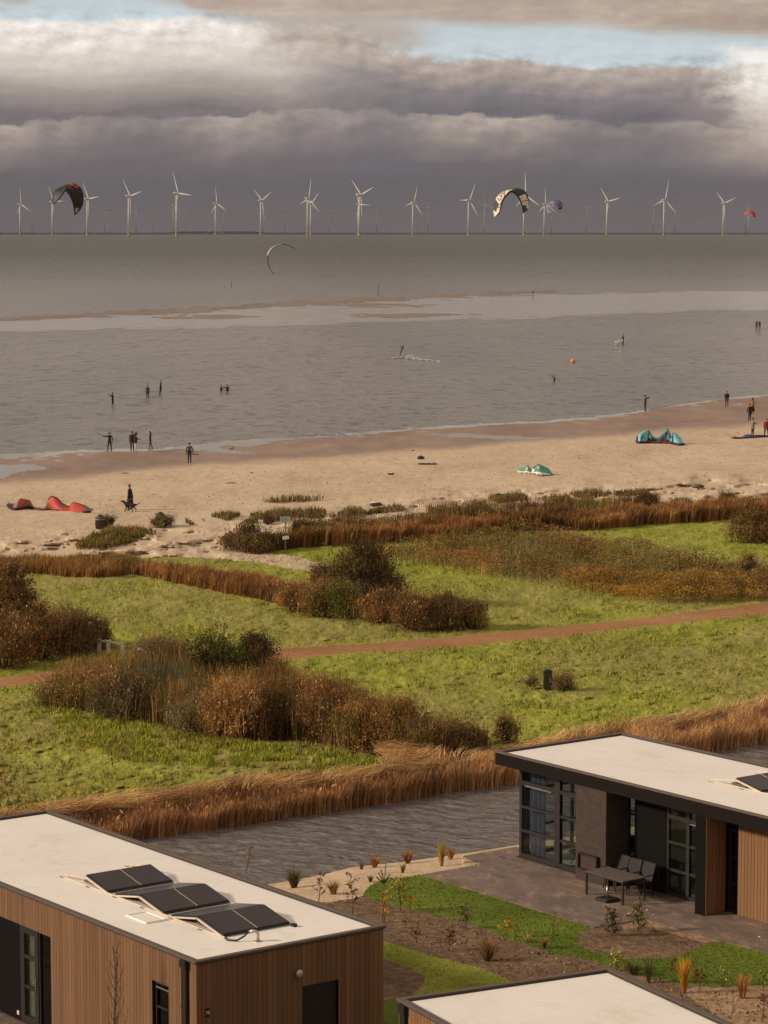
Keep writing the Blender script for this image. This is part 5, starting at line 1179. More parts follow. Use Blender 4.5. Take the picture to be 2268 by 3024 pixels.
def sapling(px, py, tx, ty, wpx, pals, n, label, ls=0.05, name='sapling', start=0.25, cat='sapling', br=7, rad=0.010):
    rad *= 1.5
    o = G(px, py); ppm = 8000.0 / o.y; H_ = (py - ty) / ppm; dxm = (tx - px) / ppm; W_ = wpx / ppm
    root = empty(name, o); tag(root, label, cat, 'young plants in the garden')
    m_ = MB(); pts = [(dxm * t + 0.02 * math.sin(t * 5), 0.02 * math.cos(t * 4), H_ * t) for t in (0, 0.25, 0.5, 0.75, 1)]
    m_.tube(pts, [rad, rad * 0.8, rad * 0.6, rad * 0.45, rad * 0.2], 6)
    b_ = m_ if n < 30 else MB(); C = []
    for i in range(br):
        t = start + (0.95 - start) * (i + rng.random() * 0.6) / br; a = i * 2.4 + rng.random(); l_ = W_ * 0.5 * (1.1 - 0.6 * t) * rng.uniform(0.7, 1.2)
        p0 = Vector((dxm * t, 0, H_ * t)); p1 = p0 + Vector((math.cos(a) * l_, math.sin(a) * l_, l_ * rng.uniform(0.5, 1.1)))
        b_.tube([p0, p0.lerp(p1, 0.5) + Vector((0, 0, -0.02)), p1], [rad * 0.5, rad * 0.35, rad * 0.15], 5)
        for k_ in range(max(1, n // br)): C.append(p0.lerp(p1, rng.uniform(0.15, 1.05)) + Vector(rng.normal(0, 0.018 + W_ * 0.03, 3)))
    m_.build('trunk', M_BARK, root)
    if b_ is not m_: b_.build('branches', M_BARK, root)
    if n:
        C = np.array([tuple(v) for v in C]); c = np.concatenate([palc(p_, len(C) // len(pals) + 1) for p_ in pals]); rng.shuffle(c)
        v, f, c = leaves(C, rng.uniform(0.7, 1.3, len(C)) * ls * 1.45, c[:len(C)], up=0.3, asp=0.6)
        np_mesh('foliage', v, f, M_FOL, parent=root, colr=c)
    return root
sapling(722, 2592, 745, 2488, 60, ['twig', 'olive'], 90, 'thin leafless young tree at the water edge behind the left house', ls=0.04, br=12)
tuft(868, 2622, 62, 66, ['green', 'dark'], 260, 'dark green rush tuft at the water behind the left roof')
sapling(940, 2668, 948, 2570, 50, ['wine', 'brown'], 60, 'sapling with dark red leaves nearest the dark green rush tuft', ls=0.06)
tuft(985, 2640, 60, 52, ['tan', 'olive'], 140, 'pale arching grass between the two red leaved saplings', 0.6)
sapling(1042, 2700, 1036, 2572, 60, ['wine', 'olive', 'green'], 120, 'sapling with red upper leaves and green lower leaves on the sand', ls=0.06)
tuft(1094, 2604, 26, 24, ['green'], 80, 'tiny green tuft on the sand left of the pine')
o = G(1130, 2722); pr = empty('pine_sapling', o); tag(pr, 'young pine with an upright bristly leader in front of the lawn tip', 'pine', 'young plants in the garden')
ppm = 8000.0 / o.y; H_ = 178 / ppm
m_ = MB(); m_.tube([(0, 0, 0), (0.02, 0, H_ * 0.5), (0.10, 0, H_)], [0.014, 0.011, 0.006], 6)
BR = [((0.05, 0, H_ * 0.66), (0.10, 0, H_)), ((0.05, 0, H_ * 0.66), (-0.12, 0.03, H_ * 0.83)), ((0.05, 0, H_ * 0.67), (-0.05, -0.05, H_ * 0.9)), ((0.05, 0, H_ * 0.66), (0.2, 0.02, H_ * 0.8)), ((0.05, 0, H_ * 0.64), (-0.19, 0.06, H_ * 0.76))]
for a, b in BR: m_.tube([a, b], [0.008, 0.004], 5)
m_.build('trunk', M_BARK, pr); C = []; L_ = []
for a, b in BR:
    a, b = Vector(a), Vector(b)
    for i in range(170): t = rng.random(); C.append(tuple(a.lerp(b, t))); L_.append(rng.normal(0, 0.035, 2))
C = np.array(C); L_ = np.array(L_); v, f, c = blades(C, np.full(len(C), 0.045), L_, np.full(len(C), 0.007), palc('dark', len(C)) * np.array([[1.0, 1.35, 1.2]]))
np_mesh('needles', v, f, M_FOL, parent=pr, colr=c)
sapling(1134, 2726, 1140, 2628, 44, ['gold', 'orange'], 150, 'small bright orange leaved shrub in front of the pine', ls=0.05, start=0.1, name='shrub', cat='shrub')
sapling(1182, 2690, 1176, 2595, 84, ['cream', 'yellow', 'olive'], 330, 'leafy yellow green shrub right of the pine', ls=0.05, start=0.15, name='shrub', cat='shrub', br=14)
sapling(1210, 2686, 1214, 2640, 26, ['gold'], 40, 'small golden twig beside the leafy yellow green shrub', ls=0.05, br=4, name='shrub', cat='shrub')
sapling(1232, 2742, 1246, 2606, 30, ['olive'], 10, 'very thin bare sapling standing before the lawn', ls=0.04, br=5, rad=0.007)
tuft(1106, 2562, 44, 40, ['rust', 'orange'], 200, 'rusty grass tuft nearest the left on the canal edge')
tuft(1204, 2550, 44, 46, ['rust', 'tan'], 220, 'rusty grass tuft in the middle of the canal edge')
tuft(1331, 2538, 38, 40, ['rust', 'tan'], 200, 'rusty grass tuft beside the tall yellow plume by the terrace')
tuft(1304, 2558, 34, 84, ['yellow', 'tan'], 130, 'tall yellow plume grass on the canal edge near the terrace', 0.2)
tuft(1190, 2578, 22, 34, ['dark', 'olive'], 60, 'small thin dark tuft on the sand below the rusty tufts')
tuft(1068, 2568, 22, 28, ['brown', 'dark'], 60, 'small brown tuft at the water left of the rusty tufts')
sapling(1376, 2742, 1370, 2676, 60, ['dark', 'greygreen'], 130, 'dark leaved small shrub at the lawn edge, left part of the bed', ls=0.05, name='shrub', cat='shrub', br=9)
sapling(1325, 2806, 1330, 2745, 40, ['brown', 'wine'], 90, 'dead brown leaved shrub in the middle of the soil bed', ls=0.06, name='shrub', cat='shrub')
sapling(1230, 2786, 1222, 2738, 40, ['brown', 'rustdark'], 60, 'dead brown leaved shrub nearest the corner of the left roof', ls=0.055, name='shrub', cat='shrub')
tuft(1440, 2838, 66, 78, ['brown', 'rust'], 260, 'brown topped grass tussock with a green foot in the soil bed', 0.4, low='green')
sapling(1436, 2800, 1428, 2700, 30, ['dark'], 14, 'thin dark twig rising behind the brown topped tussock', br=5, rad=0.007)
sapling(1484, 2768, 1512, 2704, 36, ['gold', 'yellow'], 90, 'leaning shrub with golden yellow leaves at the lawn edge', ls=0.06, start=0.1, name='shrub', cat='shrub')
sapling(1522, 2775, 1526, 2640, 20, ['olive'], 8, 'hair thin bare sapling right of the golden shrub', br=4, rad=0.005)
tuft(1560, 2782, 56, 28, ['tan', 'cream'], 60, 'pale wispy grass at the lawn edge', 0.8)
sapling(1621, 2818, 1642, 2686, 36, ['greygreen', 'olive'], 34, 'slim young tree with a pale trunk on the lawn edge', ls=0.05, br=7)
tuft(1606, 2800, 40, 44, ['olive', 'tan'], 90, 'loose olive grass at the foot of the slim pale trunk')
sapling(1700, 2868, 1714, 2770, 24, ['orange'], 8, 'thin stake like sapling above the corner of the front roof', ls=0.06, br=4, rad=0.008)
sapling(1806, 2764, 1806, 2684, 58, ['greygreen', 'dark'], 420, 'upright grey green shrub, left of the pair in the round bed', ls=0.05, start=0.05, name='shrub', cat='shrub', br=16)
sapling(1885, 2752, 1882, 2664, 56, ['greygreen', 'olive'], 480, 'upright olive green shrub, right of the pair in the round bed', ls=0.05, start=0.05, name='shrub', cat='shrub', br=16)
sapling(1822, 2866, 1816, 2812, 60, ['cream', 'yellow'], 220, 'cream and green leaved shrub behind the corner of the front roof', ls=0.05, start=0.1, name='shrub', cat='shrub', br=10)
tuft(1870, 2878, 80, 50, ['green', 'greygreen'], 220, 'soft green grass clump behind the front roof', 0.5)
tuft(1915, 2902, 36, 92, ['green', 'greygreen'], 60, 'tall thin green stalks rising over the front roof edge', 0.2)
tuft(2020, 2932, 46, 118, ['gold', 'orange'], 240, 'tall bright yellow grass in front of the lawn', 0.15)
sapling(2066, 2918, 2060, 2862, 40, ['wine', 'brown'], 50, 'small red brown leaved shrub right of the bright yellow grass', ls=0.06, name='shrub', cat='shrub')
sapling(1990, 2905, 1986, 2822, 40, ['wine', 'dark'], 26, 'wispy shrub with few wine red leaves left of the bright yellow grass', ls=0.07, br=6, rad=0.006)
sapling(2134, 2912, 2142, 2860, 40, ['cream', 'greygreen'], 90, 'pale green leaved small shrub at the lawn edge', ls=0.05, start=0.1, name='shrub', cat='shrub')
tuft(2192, 2948, 52, 82, ['tan', 'orange'], 230, 'tan feathery grass on the pale soil at right', 0.3)
sapling(2254, 2918, 2250, 2872, 44, ['cream', 'green'], 110, 'small green shrub cut by the right edge behind the tan grass', ls=0.05, name='shrub', cat='shrub')
sapling(2130, 2998, 2112, 2930, 34, ['dark'], 6, 'bare dark twig on the pale soil left of the tan grass', br=6, rad=0.006)
sapling(2160, 3006, 2168, 2912, 34, ['dark'], 6, 'tall bare dark twig on the pale soil near the bottom edge', br=6, rad=0.006)
sapling(2252, 3008, 2256, 2926, 50, ['brown', 'wine'], 60, 'brown leaved shrub in the lower right corner', ls=0.05, name='shrub', cat='shrub')
sapling(2020, 2974, 2010, 2926, 30, ['brown'], 10, 'tiny bare twig beside the front roof edge', br=5, rad=0.006)
# bare tree before the left house
o = O1 + aX * 14.2 - aA * 0.95; tr_ = empty('bare_tree', o); tag(tr_, 'slender leafless young tree in front of the left timber wall', 'tree')
m_ = MB(); m_.tube([(0, 0, 0), (0.02, 0.01, 0.9), (0.0, 0.0, 1.8), (0.05, 0.0, 2.7), (0.07, 0.02, 3.5)], [0.035, 0.028, 0.02, 0.013, 0.005], 8); m_.build('trunk', M_BARK, tr_)
m_ = MB()
for i in range(30):
    t = 0.5 + 2.9 * (i / 30) ; a = i * 2.4; l_ = (1.15 - 0.24 * t) * rng.uniform(0.55, 1.0)
    p0 = Vector((0.02, 0, t)); p1 = p0 + Vector((math.cos(a) * l_ * 0.42, math.sin(a) * l_ * 0.42, l_ * 0.95)); pm = p0.lerp(p1, 0.5) + Vector((math.cos(a), math.sin(a), 0)) * l_ * 0.08
    m_.tube([p0, pm, p1], [0.009, 0.006, 0.002], 5)
    for k_ in range(3):
        q0 = pm.lerp(p1, k_ / 3); m_.tube([q0, q0 + Vector(rng.normal(0, 0.09, 3)) + Vector((0, 0, 0.14))], [0.004, 0.0015], 4)
m_.build('crown', M_BARK, tr_)
# white flower heads by the round bed: each a stem with a head
for i, (px, py, lab_) in enumerate([(1805, 2690, 'white flower above the left shrub of the pair'), (1856, 2698, 'white flower between the two upright shrubs'), (1910, 2688, 'white flower right of the upright shrubs, higher one'), (1929, 2702, 'white flower right of the upright shrubs, lower one'), (2242, 2768, 'small pale flower by the paving at the right edge')]):
    o = G(px, py + 46); m_ = MB(); hh_ = 0.46; m_.tube([(0, 0, 0), (0.02, 0, hh_ * 0.6), (0, 0, hh_)], [0.005, 0.004, 0.003], 5, 1)
    for k_ in range(5): m_.ball((0.018 * math.cos(k_ * 1.257), 0.018 * math.sin(k_ * 1.257), hh_), (0.02, 0.02, 0.012), 6, 4, 0)
    fo_ = m_.build('flower', [M_WHITE, M_BARK]); fo_.location = o; tag(fo_, lab_, 'flower', 'white flowers near the round bed')
# soil clods and leaf litter
B, q = polysample([(832, 2000), (860, 1960), (940, 1985), (1030, 2010), (1200, 2066), (1320, 2090), (1500, 2140), (1659, 2150), (1659, 2212), (1500, 2212), (1100, 2120), (1044, 2090), (832, 2030)], 1100)
v, f, c = leaves(B + np.array([0, 0, 0.02]), rng.uniform(0.03, 0.10, len(B)), palc('brown', len(B), 0.4) * 1.25, up=0.2, asp=0.8)
tag(np_mesh('leaf_litter', v, f, M_FOL, colr=c), 'scattered clods and dead leaves over the garden soil', 'litter', kind='stuff')
B, q = polysample([(0, 1060), (400, 1020), (900, 985), (1383, 945), (1659, 930), (1659, 1060), (1150, 1066), (700, 1090), (400, 1120), (0, 1180)], 1500)
v, f, c = leaves(B + np.array([0, 0, 0.02]), rng.uniform(0.05, 0.22, len(B)), palc('brown', len(B), 0.3) * 1.3, up=0, asp=0.4)
tag(np_mesh('beach_debris', v, f, M_FOL, colr=c), 'small dry weed and twigs strewn over the beach', 'debris', kind='stuff')
# ------------------------------------------------------------------ wind farm
M_TUR = plain('turbine_white', (226, 220, 208), 0.5, var=0.04, sc=0.02)
M_YEL = plain('transition_yellow', (168, 142, 98), 0.6, var=0.1, sc=0.2)
m_ = MB(); m_.tube([(0, 0, 12), (0, 0, 60), (0, 0, 113)], [2.5, 2.1, 1.5], 16); ME_TOWER = m_.mesh('tower')
m_ = MB(); m_.tube([(0, 0, -6), (0, 0, 12)], [3.6, 3.6], 16); m_.tube([(0, 0, 12), (0, 0, 12.6)], [5.6, 5.6], 16)
for k_ in range(12):
    a = k_ * math.pi / 6; m_.tube([(5.4 * math.cos(a), 5.4 * math.sin(a), 12.6), (5.4 * math.cos(a), 5.4 * math.sin(a), 13.8)], 0.09, 4)
ME_BASE = m_.mesh('platform')
m_ = MB(); m_.tube([(0, -8.5, 115), (0, -7.5, 115), (0, 2, 115), (0, 4.2, 115)], [1.6, 2.7, 2.8, 2.2], 12); m_.box(-0.9, 0.9, -8, -4, 117.4, 118.4); ME_NAC = m_.mesh('nacelle')
m_ = MB(); m_.tube([(0, -1.6, 0), (0, 0, 0), (0, 1.6, 0), (0, 2.6, 0)], [2.1, 2.3, 1.7, 0.4], 12); ME_HUB = m_.mesh('hub')
m_ = MB(); sec = [(1.5, 1.15, 1.15), (6, 1.3, 1.0), (13, 2.1, 0.5), (25, 1.7, 0.35), (42, 1.15, 0.22), (56, 0.65, 0.12), (64, 0.25, 0.06)]
b = 0
for z, hw, ht in sec:
    yc = z * 0.075
    for k_ in range(10):
        a = k_ * 0.628; m_.v.append((math.cos(a) * hw, yc + math.sin(a) * ht, z))
for j in range(len(sec) - 1):
    for k_ in range(10): m_.f.append((j * 10 + k_, j * 10 + (k_ + 1) % 10, (j + 1) * 10 + (k_ + 1) % 10, (j + 1) * 10 + k_)); m_.m.append(0); m_.sm.append(True)
m_.f.append(tuple(range(60, 70))); m_.m.append(0); m_.sm.append(False); ME_BLADE = m_.mesh('blade')
for me_, mt in ((ME_TOWER, M_TUR), (ME_BASE, M_YEL), (ME_NAC, M_TUR), (ME_HUB, M_TUR), (ME_BLADE, M_TUR)): me_.materials.append(mt)
def lk(name, me, parent):
    o = bpy.data.objects.new(name, me); col.objects.link(o); o.parent = parent; return o
YAW = 56
def turbine(px, hub_y, base_y, theta, label, group='bright wind turbines in the sea'):
    D = FPX * 115.0 / (base_y - hub_y); d = PD(px, base_y, D); x = d.x
    r = empty('wind_turbine', (x, D, seaz(x, D)), -R(YAW)); tag(r, label, 'wind turbine', group); r.empty_display_size = 5
    t = lk('tower', ME_TOWER, r); lk('platform', ME_BASE, t); lk('nacelle', ME_NAC, r)
    h = lk('hub', ME_HUB, r); h.location = (0, 5.6, 115); h.rotation_mode = 'YXZ'; h.rotation_euler = (R(6), R(theta), 0)
    for i in range(3):
        b_ = lk('blade', ME_BLADE, h); b_.rotation_euler = (0, R(120 * i), 0)
def cr(off, sc, lst, grp):
    for x, hy, by, th, lab in lst: turbine(off + x * sc, 500 + hy * sc, 500 + by * sc, th, lab, grp)
s_ = 500 / 1659; GB, GD_, GF = 'bright wind turbines in the sea', 'dim wind turbines half lost in the cloud', 'faint far wind turbines'
cr(0, s_, [(197, 345, 648, -5, 'bright wind turbine nearest the left edge of the picture'),
 (514, 320, 648, -32, 'bright wind turbine partly covered by the left tip of the black kite'),
 (857, 295, 655, -36, 'bright wind turbine immediately right of the black kite'),
 (1262, 265, 655, -42, 'bright wind turbine second to the right of the black kite')], GB)
cr(500, s_, [(72, 237, 660, -24, 'tallest bright wind turbine of the left half, in front of a smaller one'),
 (40, 355, 640, 8, 'smaller bright wind turbine tucked just left of the tallest on the left'),
 (453, 330, 640, -4, 'bright wind turbine with one upright blade, right of the tall left pair'),
 (896, 305, 648, -56, 'bright wind turbine with blades in a Y, left above the thin crescent kite'),
 (1354, 283, 648, 14, 'bright wind turbine directly above and right of the thin crescent kite')], GB)
cr(1000, s_, [(203, 250, 655, -49, 'big bright wind turbine in the picture centre, blades in a Y over a smaller one'),
 (192, 347, 645, -27, 'smaller bright wind turbine right behind the big central one'),
 (727, 323, 643, 20, 'bright wind turbine first to the right of the central pair'),
 (1271, 300, 645, 30, 'bright wind turbine left of the white and green kite, one blade level')], GB)
cr(1450, s_, [(321, 250, 652, 0, 'bright wind turbine standing behind the white and green kite'),
 (521, 342, 642, 0, 'bright wind turbine between the white and green kite and the lavender kite'),
 (1133, 320, 650, -41, 'bright wind turbine alone to the right of the lavender kite')], GB)
s5 = 418 / 1659
cr(1850, s5, [(436, 362, 780, 16, 'big bright wind turbine of the right side crossing blades with a dim one'),
 (1132, 408, 780, -49, 'bright wind turbine with short looking raised blades left of the red kite')], GB)
cr(1850, s5, [(315, 425, 765, -35, 'dim wind turbine just left of the big one on the right side'),
 (1395, 455, 770, 20, 'dim wind turbine behind the small red kite')], GD_)
cr(1000, s_, [(1428, 355, 640, -18, 'dim wind turbine just left of the white and green kite')], GD_)
cr(0, s_, [(1335, 370, 635, -55, 'dim wind turbine right of the solitary bright one on the left')], GD_)
FN = [(0, s_, 315, 420, 632, 10, 'faint wind turbine between the leftmost bright one and the black kite'),
 (0, s_, 1025, 385, 632, -28, 'faint wind turbine midway between the two bright ones right of the black kite'),
 (0, s_, 1505, 415, 632, -25, 'faint wind turbine left of the tall left pair over the dike wood'),
 (500, s_, 168, 410, 630, -20, 'faint wind turbine just right of the tall left pair'),
 (500, s_, 525, 400, 632, 5, 'faint wind turbine right of the upright blade turbine on the left half'),
 (500, s_, 922, 440, 640, -10, 'faint wind turbine almost hidden behind the Y shaped bright one'),
 (500, s_, 1132, 412, 632, -8, 'faint wind turbine between the Y shaped bright one and the next bright one'),
 (500, s_, 1385, 330, 640, -70, 'faint wind turbine mostly behind the bright one above the crescent kite'),
 (500, s_, 1567, 405, 632, -18, 'faint wind turbine left of the big central pair'),
 (1000, s_, 375, 400, 632, 12, 'faint wind turbine right of the big central pair'),
 (1000, s_, 778, 420, 632, -12, 'faintest wind turbine just right of the first bright one past the centre'),
 (1000, s_, 878, 375, 634, -35, 'faint wind turbine with a level blade between the two bright ones right of centre'),
 (1450, s_, 592, 440, 632, -40, 'faint wind turbine below the lavender kite'),
 (1450, s_, 935, 375, 638, -8, 'faint wind turbine between the lavender kite and the lone bright one'),
 (1850, s5, 565, 470, 765, 25, 'faint wind turbine right of the big one on the right side'),
 (1850, s5, 1430, 540, 768, -15, 'faint wind turbine below the small red kite')]
for o_, sc_, x, hy, by, th, lab in FN: turbine(o_ + x * sc_, 500 + hy * sc_, 500 + by * sc_, th, lab, GF)
# added cloud slab, out of view high to the left, shading the farthest turbines
cx0, cx1 = -12500, -3300
m_ = MB(); nx, ny = 40, 24; grid = {}
def cloudz(i, j, s): return 0
cy0, cy1, cz = 9700, 18500, 2600
VV, FF = [], []
for lay in (0, 1):
    for i in range(nx + 1):
        for j in range(ny + 1):
            u, v = i / nx, j / ny; e = min(u, 1 - u, v, 1 - v); th = 260 * min(1, e * 8) * (1 + 0.9 * float(fbm(u * 9, v * 7, 3)))
            VV.append((cx0 + (cx1 - cx0) * u + 200 * float(vn(u * 8, v * 8)), cy0 + (cy1 - cy0) * v + 160 * float(vn(u * 7 + 9, v * 9)), cz + (th if lay else -th * 0.5)))
N_ = (nx + 1) * (ny + 1)
for lay in (0, 1):
    for i in range(nx):
        for j in range(ny):
            a = lay * N_ + i * (ny + 1) + j; q = (a, a + ny + 1, a + ny + 2, a + 1); FF.append(q if lay else q[::-1])
M_SHADE_CLOUD = plain('cloud', (200, 192, 186), 1.0, var=0.05, sc=0.001)
tag(np_mesh('cloud', VV, FF, M_SHADE_CLOUD, smooth=True), kind='structure')

# ------------------------------------------------------------------ kites
def kmat(name, c, rough=0.6): return plain(name, c, rough, var=0.10, sc=1.2)
KM = {k_: kmat('ripstop_' + k_, c) for k_, c in dict(black=(24, 19, 19), charcoal=(58, 52, 52), red=(196, 72, 56), white=(224, 208, 186), green=(44, 66, 62), lavender=(128, 122, 150), slate=(92, 88, 104), coral=(200, 80, 62), grey=(128, 104, 94), teal=(118, 190, 196), darkteal=(40, 110, 118), mint=(62, 148, 124), maroon=(96, 32, 26), blue=(78, 80, 138), navy=(40, 38, 56), lilac=(160, 148, 156)).items()}
def resample(pts, n):
    pts = smoothpoly([tuple(p) for p in pts], 6, closed=False); P_ = np.array(pts); d = np.r_[0, np.cumsum(np.linalg.norm(np.diff(P_, axis=0), axis=1))]
    t = np.linspace(0, d[-1], n); return np.stack([np.interp(t, d, P_[:, k]) for k in range(P_.shape[1])], -1)
def kite(name, label, A, B, off, sc, D, mats, cfn, edge='B', emat='black', nseg=44, camber=0.35, chord=0.9, struts=(0.2, 0.4, 0.6, 0.8), logo=None, cat='kite', group='kites in the air', er=0.08):
    A3 = [PD(off[0] + x * sc, off[1] + y * sc, D + chord) for x, y in A]; B3 = [PD(off[0] + x * sc, off[1] + y * sc, D) for x, y in B]
    A3 = resample(A3, nseg + 1); B3 = resample(B3, nseg + 1); ctr = (A3.mean(0) + B3.mean(0)) / 2
    root = empty(name, ctr); tag(root, label, cat, group)
    A3 -= ctr; B3 -= ctr; nt = 8; V_ = []
    cen = (A3.mean(0) + B3.mean(0)) / 2
    for i in range(nseg + 1):
        m_ = (A3[i] + B3[i]) / 2; out = m_ - np.array((cen[0], m_[1], cen[2] - 0.5)); out = out / (np.linalg.norm(out) + 1e-6); ch = np.linalg.norm(A3[i] - B3[i])
        for j in range(nt + 1):
            t = j / nt; V_.append(B3[i] * (1 - t) + A3[i] * t + out * camber * ch * 0.35 * math.sin(math.pi * t))
    F_, mi = [], []
    for i in range(nseg):
        for j in range(nt):
            a = i * (nt + 1) + j; F_.append((a, a + 1, a + nt + 2, a + nt + 1)); mi.append(cfn((i + 0.5) / nseg, (j + 0.5) / nt))
    np_mesh('canopy', V_, F_, [KM[k_] for k_ in mats], parent=root, midx=mi, smooth=True)
    e = B3 if edge == 'B' else A3; m_ = MB(); n = len(e)
    m_.tube([Vector(p) for p in e], [er * (0.45 + 0.9 * math.sin(math.pi * min(max(i / (n - 1), 0.03), 0.97))) for i in range(n)], 8); m_.build('leading_edge', KM[emat], root)
    for s in struts:
        i = int(s * nseg); m_ = MB(); m_.tube([Vector(V_[i * (nt + 1) + j]) for j in range(nt + 1)], [er * 0.5] * nt + [er * 0.2], 6); m_.build('strut', KM[emat], root)
    if logo:
        for nm_, key, strokes, w_ in logo:
            m_ = MB()
            for st in strokes:
                pts = []
                for s, t in st:
                    i = s * nseg; i0 = min(int(i), nseg - 1); f_ = i - i0; j = t * nt; j0 = min(int(j), nt - 1); g_ = j - j0
                    g4 = lambda a, b: np.array(V_[a * (nt + 1) + b])
                    pts.append(Vector(g4(i0, j0) * (1 - f_) * (1 - g_) + g4(i0 + 1, j0) * f_ * (1 - g_) + g4(i0, j0 + 1) * (1 - f_) * g_ + g4(i0 + 1, j0 + 1) * f_ * g_) + Vector((0, -0.02, 0.0)))
                m_.tube(pts, w_, 5, flat=1.0)
            m_.build(nm_, KM[key], root)
    return root
# black kite
A = [(165, 862), (150, 680), (195, 490), (300, 385), (430, 322), (600, 250), (750, 222), (900, 250), (1010, 330), (1085, 480), (1112, 650), (1100, 820), (1050, 960), (970, 1085), (870, 1172)]
B = [(175, 862), (240, 815), (300, 755), (390, 640), (470, 530), (545, 428), (600, 470), (650, 520), (700, 600), (745, 690), (780, 800), (805, 920), (815, 1010), (825, 1090), (828, 1168)]
def f_(s, t):
    if 0.40 < s < 0.56 and 0.60 < t < 0.97 and ((s * 37 + t * 5) % 1.0 < 0.72): return 1
    if 0.86 < s < 0.965 and 0.18 < t < 0.45: return 2
    return 0
kite('black_kite', 'big black kite with a red marking on top, flying at left', A, B, (140, 520), 160 / 1659, 265, ['black', 'red', 'lilac'], f_, emat='black', struts=(0.3, 0.5, 0.7), camber=0.25,
     logo=[('emblem', 'grey', [[(0.44, 0.55), (0.47, 0.40), (0.50, 0.32), (0.53, 0.36), (0.53, 0.5)], [(0.53, 0.36), (0.55, 0.22)]], 0.02)], er=0.07)
A = [(180, 672), (165, 560), (180, 450), (205, 360), (250, 290), (330, 225), (430, 190), (560, 155), (700, 180), (760, 230), (800, 310), (818, 420), (815, 500), (785, 560), (705, 612)]
B = [(200, 674), (270, 610), (295, 520), (320, 420), (365, 330), (420, 270), (480, 220), (540, 235), (590, 280), (632, 340), (660, 400), (680, 450), (692, 500), (700, 550), (703, 608)]
def f_(s, t):
    if s < 0.10: return 1 if t > 0.12 else 0
    if s < 0.23: return 0 if t > 0.42 - (s - 0.1) * 2 else 1
    if s < 0.46: return 1 if t > 0.08 else 2
    if s < 0.53: return 1 if 0.35 < t < 0.60 else 0
    if s < 0.70: return 0
    if s < 0.86: return 1 if t < 0.72 - (s - 0.7) * 0.5 + 0.25 * (s > 0.78) else 0
    if s < 0.92: return 1 if t > 0.55 else 0
    return 0
kite('striped_kite', 'white and dark green kite with a curled emblem, flying right of centre', A, B, (1430, 530), 270 / 1659, 300, ['green', 'white', 'black'], f_, emat='black', camber=0.2,
     logo=[('emblem', 'black', [[(0.37, 0.80), (0.33, 0.84), (0.30, 0.70), (0.34, 0.55), (0.335, 0.38), (0.29, 0.30), (0.26, 0.42), (0.275, 0.56)], [(0.36, 0.62), (0.38, 0.55)], [(0.27, 0.75), (0.255, 0.62)]], 0.035), ('stripe', 'black', [[(0.20, 0.85), (0.225, 0.1)], [(0.77, 0.9), (0.745, 0.05)], [(0.16, 0.3), (0.185, 0.28)]], 0.03)], er=0.075)
A = [(1135, 602), (1122, 520), (1140, 450), (1200, 398), (1280, 374), (1350, 388), (1400, 430), (1416, 490), (1400, 532), (1340, 540)]
B = [(1180, 616), (1210, 580), (1232, 530), (1250, 480), (1290, 468), (1325, 480), (1335, 500), (1340, 520), (1340, 530), (1338, 538)]
kite('soft_kite', 'small lavender grey ram air kite right of the white and green one', A, B, (1430, 530), 270 / 1659, 520, ['lavender', 'slate', 'lilac'], lambda s, t: 1 if (int(s * 16) + int(t * 2)) % 3 == 0 and t < 0.7 else (2 if 0.35 < s < 0.55 and t > 0.5 else 0), edge='A', emat='lavender', camber=0.4, struts=(), er=0.12)
A = [(1370, 536), (1400, 506), (1440, 490), (1480, 495), (1503, 520), (1512, 552), (1496, 562)]
B = [(1384, 541), (1410, 520), (1440, 514), (1465, 524), (1480, 545), (1488, 555), (1492, 561)]
kite('red_kite', 'small red kite flying at the far right', A, B, (1850, 500), 418 / 1659, 560, ['coral', 'maroon'], lambda s, t: 1 if s > 0.94 or s < 0.04 else 0, edge='A', emat='coral', struts=(), er=0.10)
outer = [(620, 1325), (500, 1190), (420, 1080), (370, 980), (345, 860), (330, 700), (350, 550), (420, 430), (520, 350), (650, 290), (800, 240), (900, 228), (1050, 260), (1180, 310), (1270, 370), (1328, 428)]
inner = [(590, 1330), (520, 1240), (455, 1130), (410, 1010), (385, 880), (380, 740), (410, 600), (470, 480), (550, 390), (660, 320), (790, 275), (900, 262), (1040, 285), (1160, 330), (1250, 385), (1318, 436)]
kite('thin_kite', 'thin crescent kite seen edge on over the sea, pale lilac turning to black', outer, inner, (760, 700), 140 / 1659, 360, ['navy', 'lilac'], lambda s, t: 1 if 0.38 < s < 0.72 else 0, edge='B', emat='slate', struts=(), er=0.045, chord=1.4, camber=0.1)

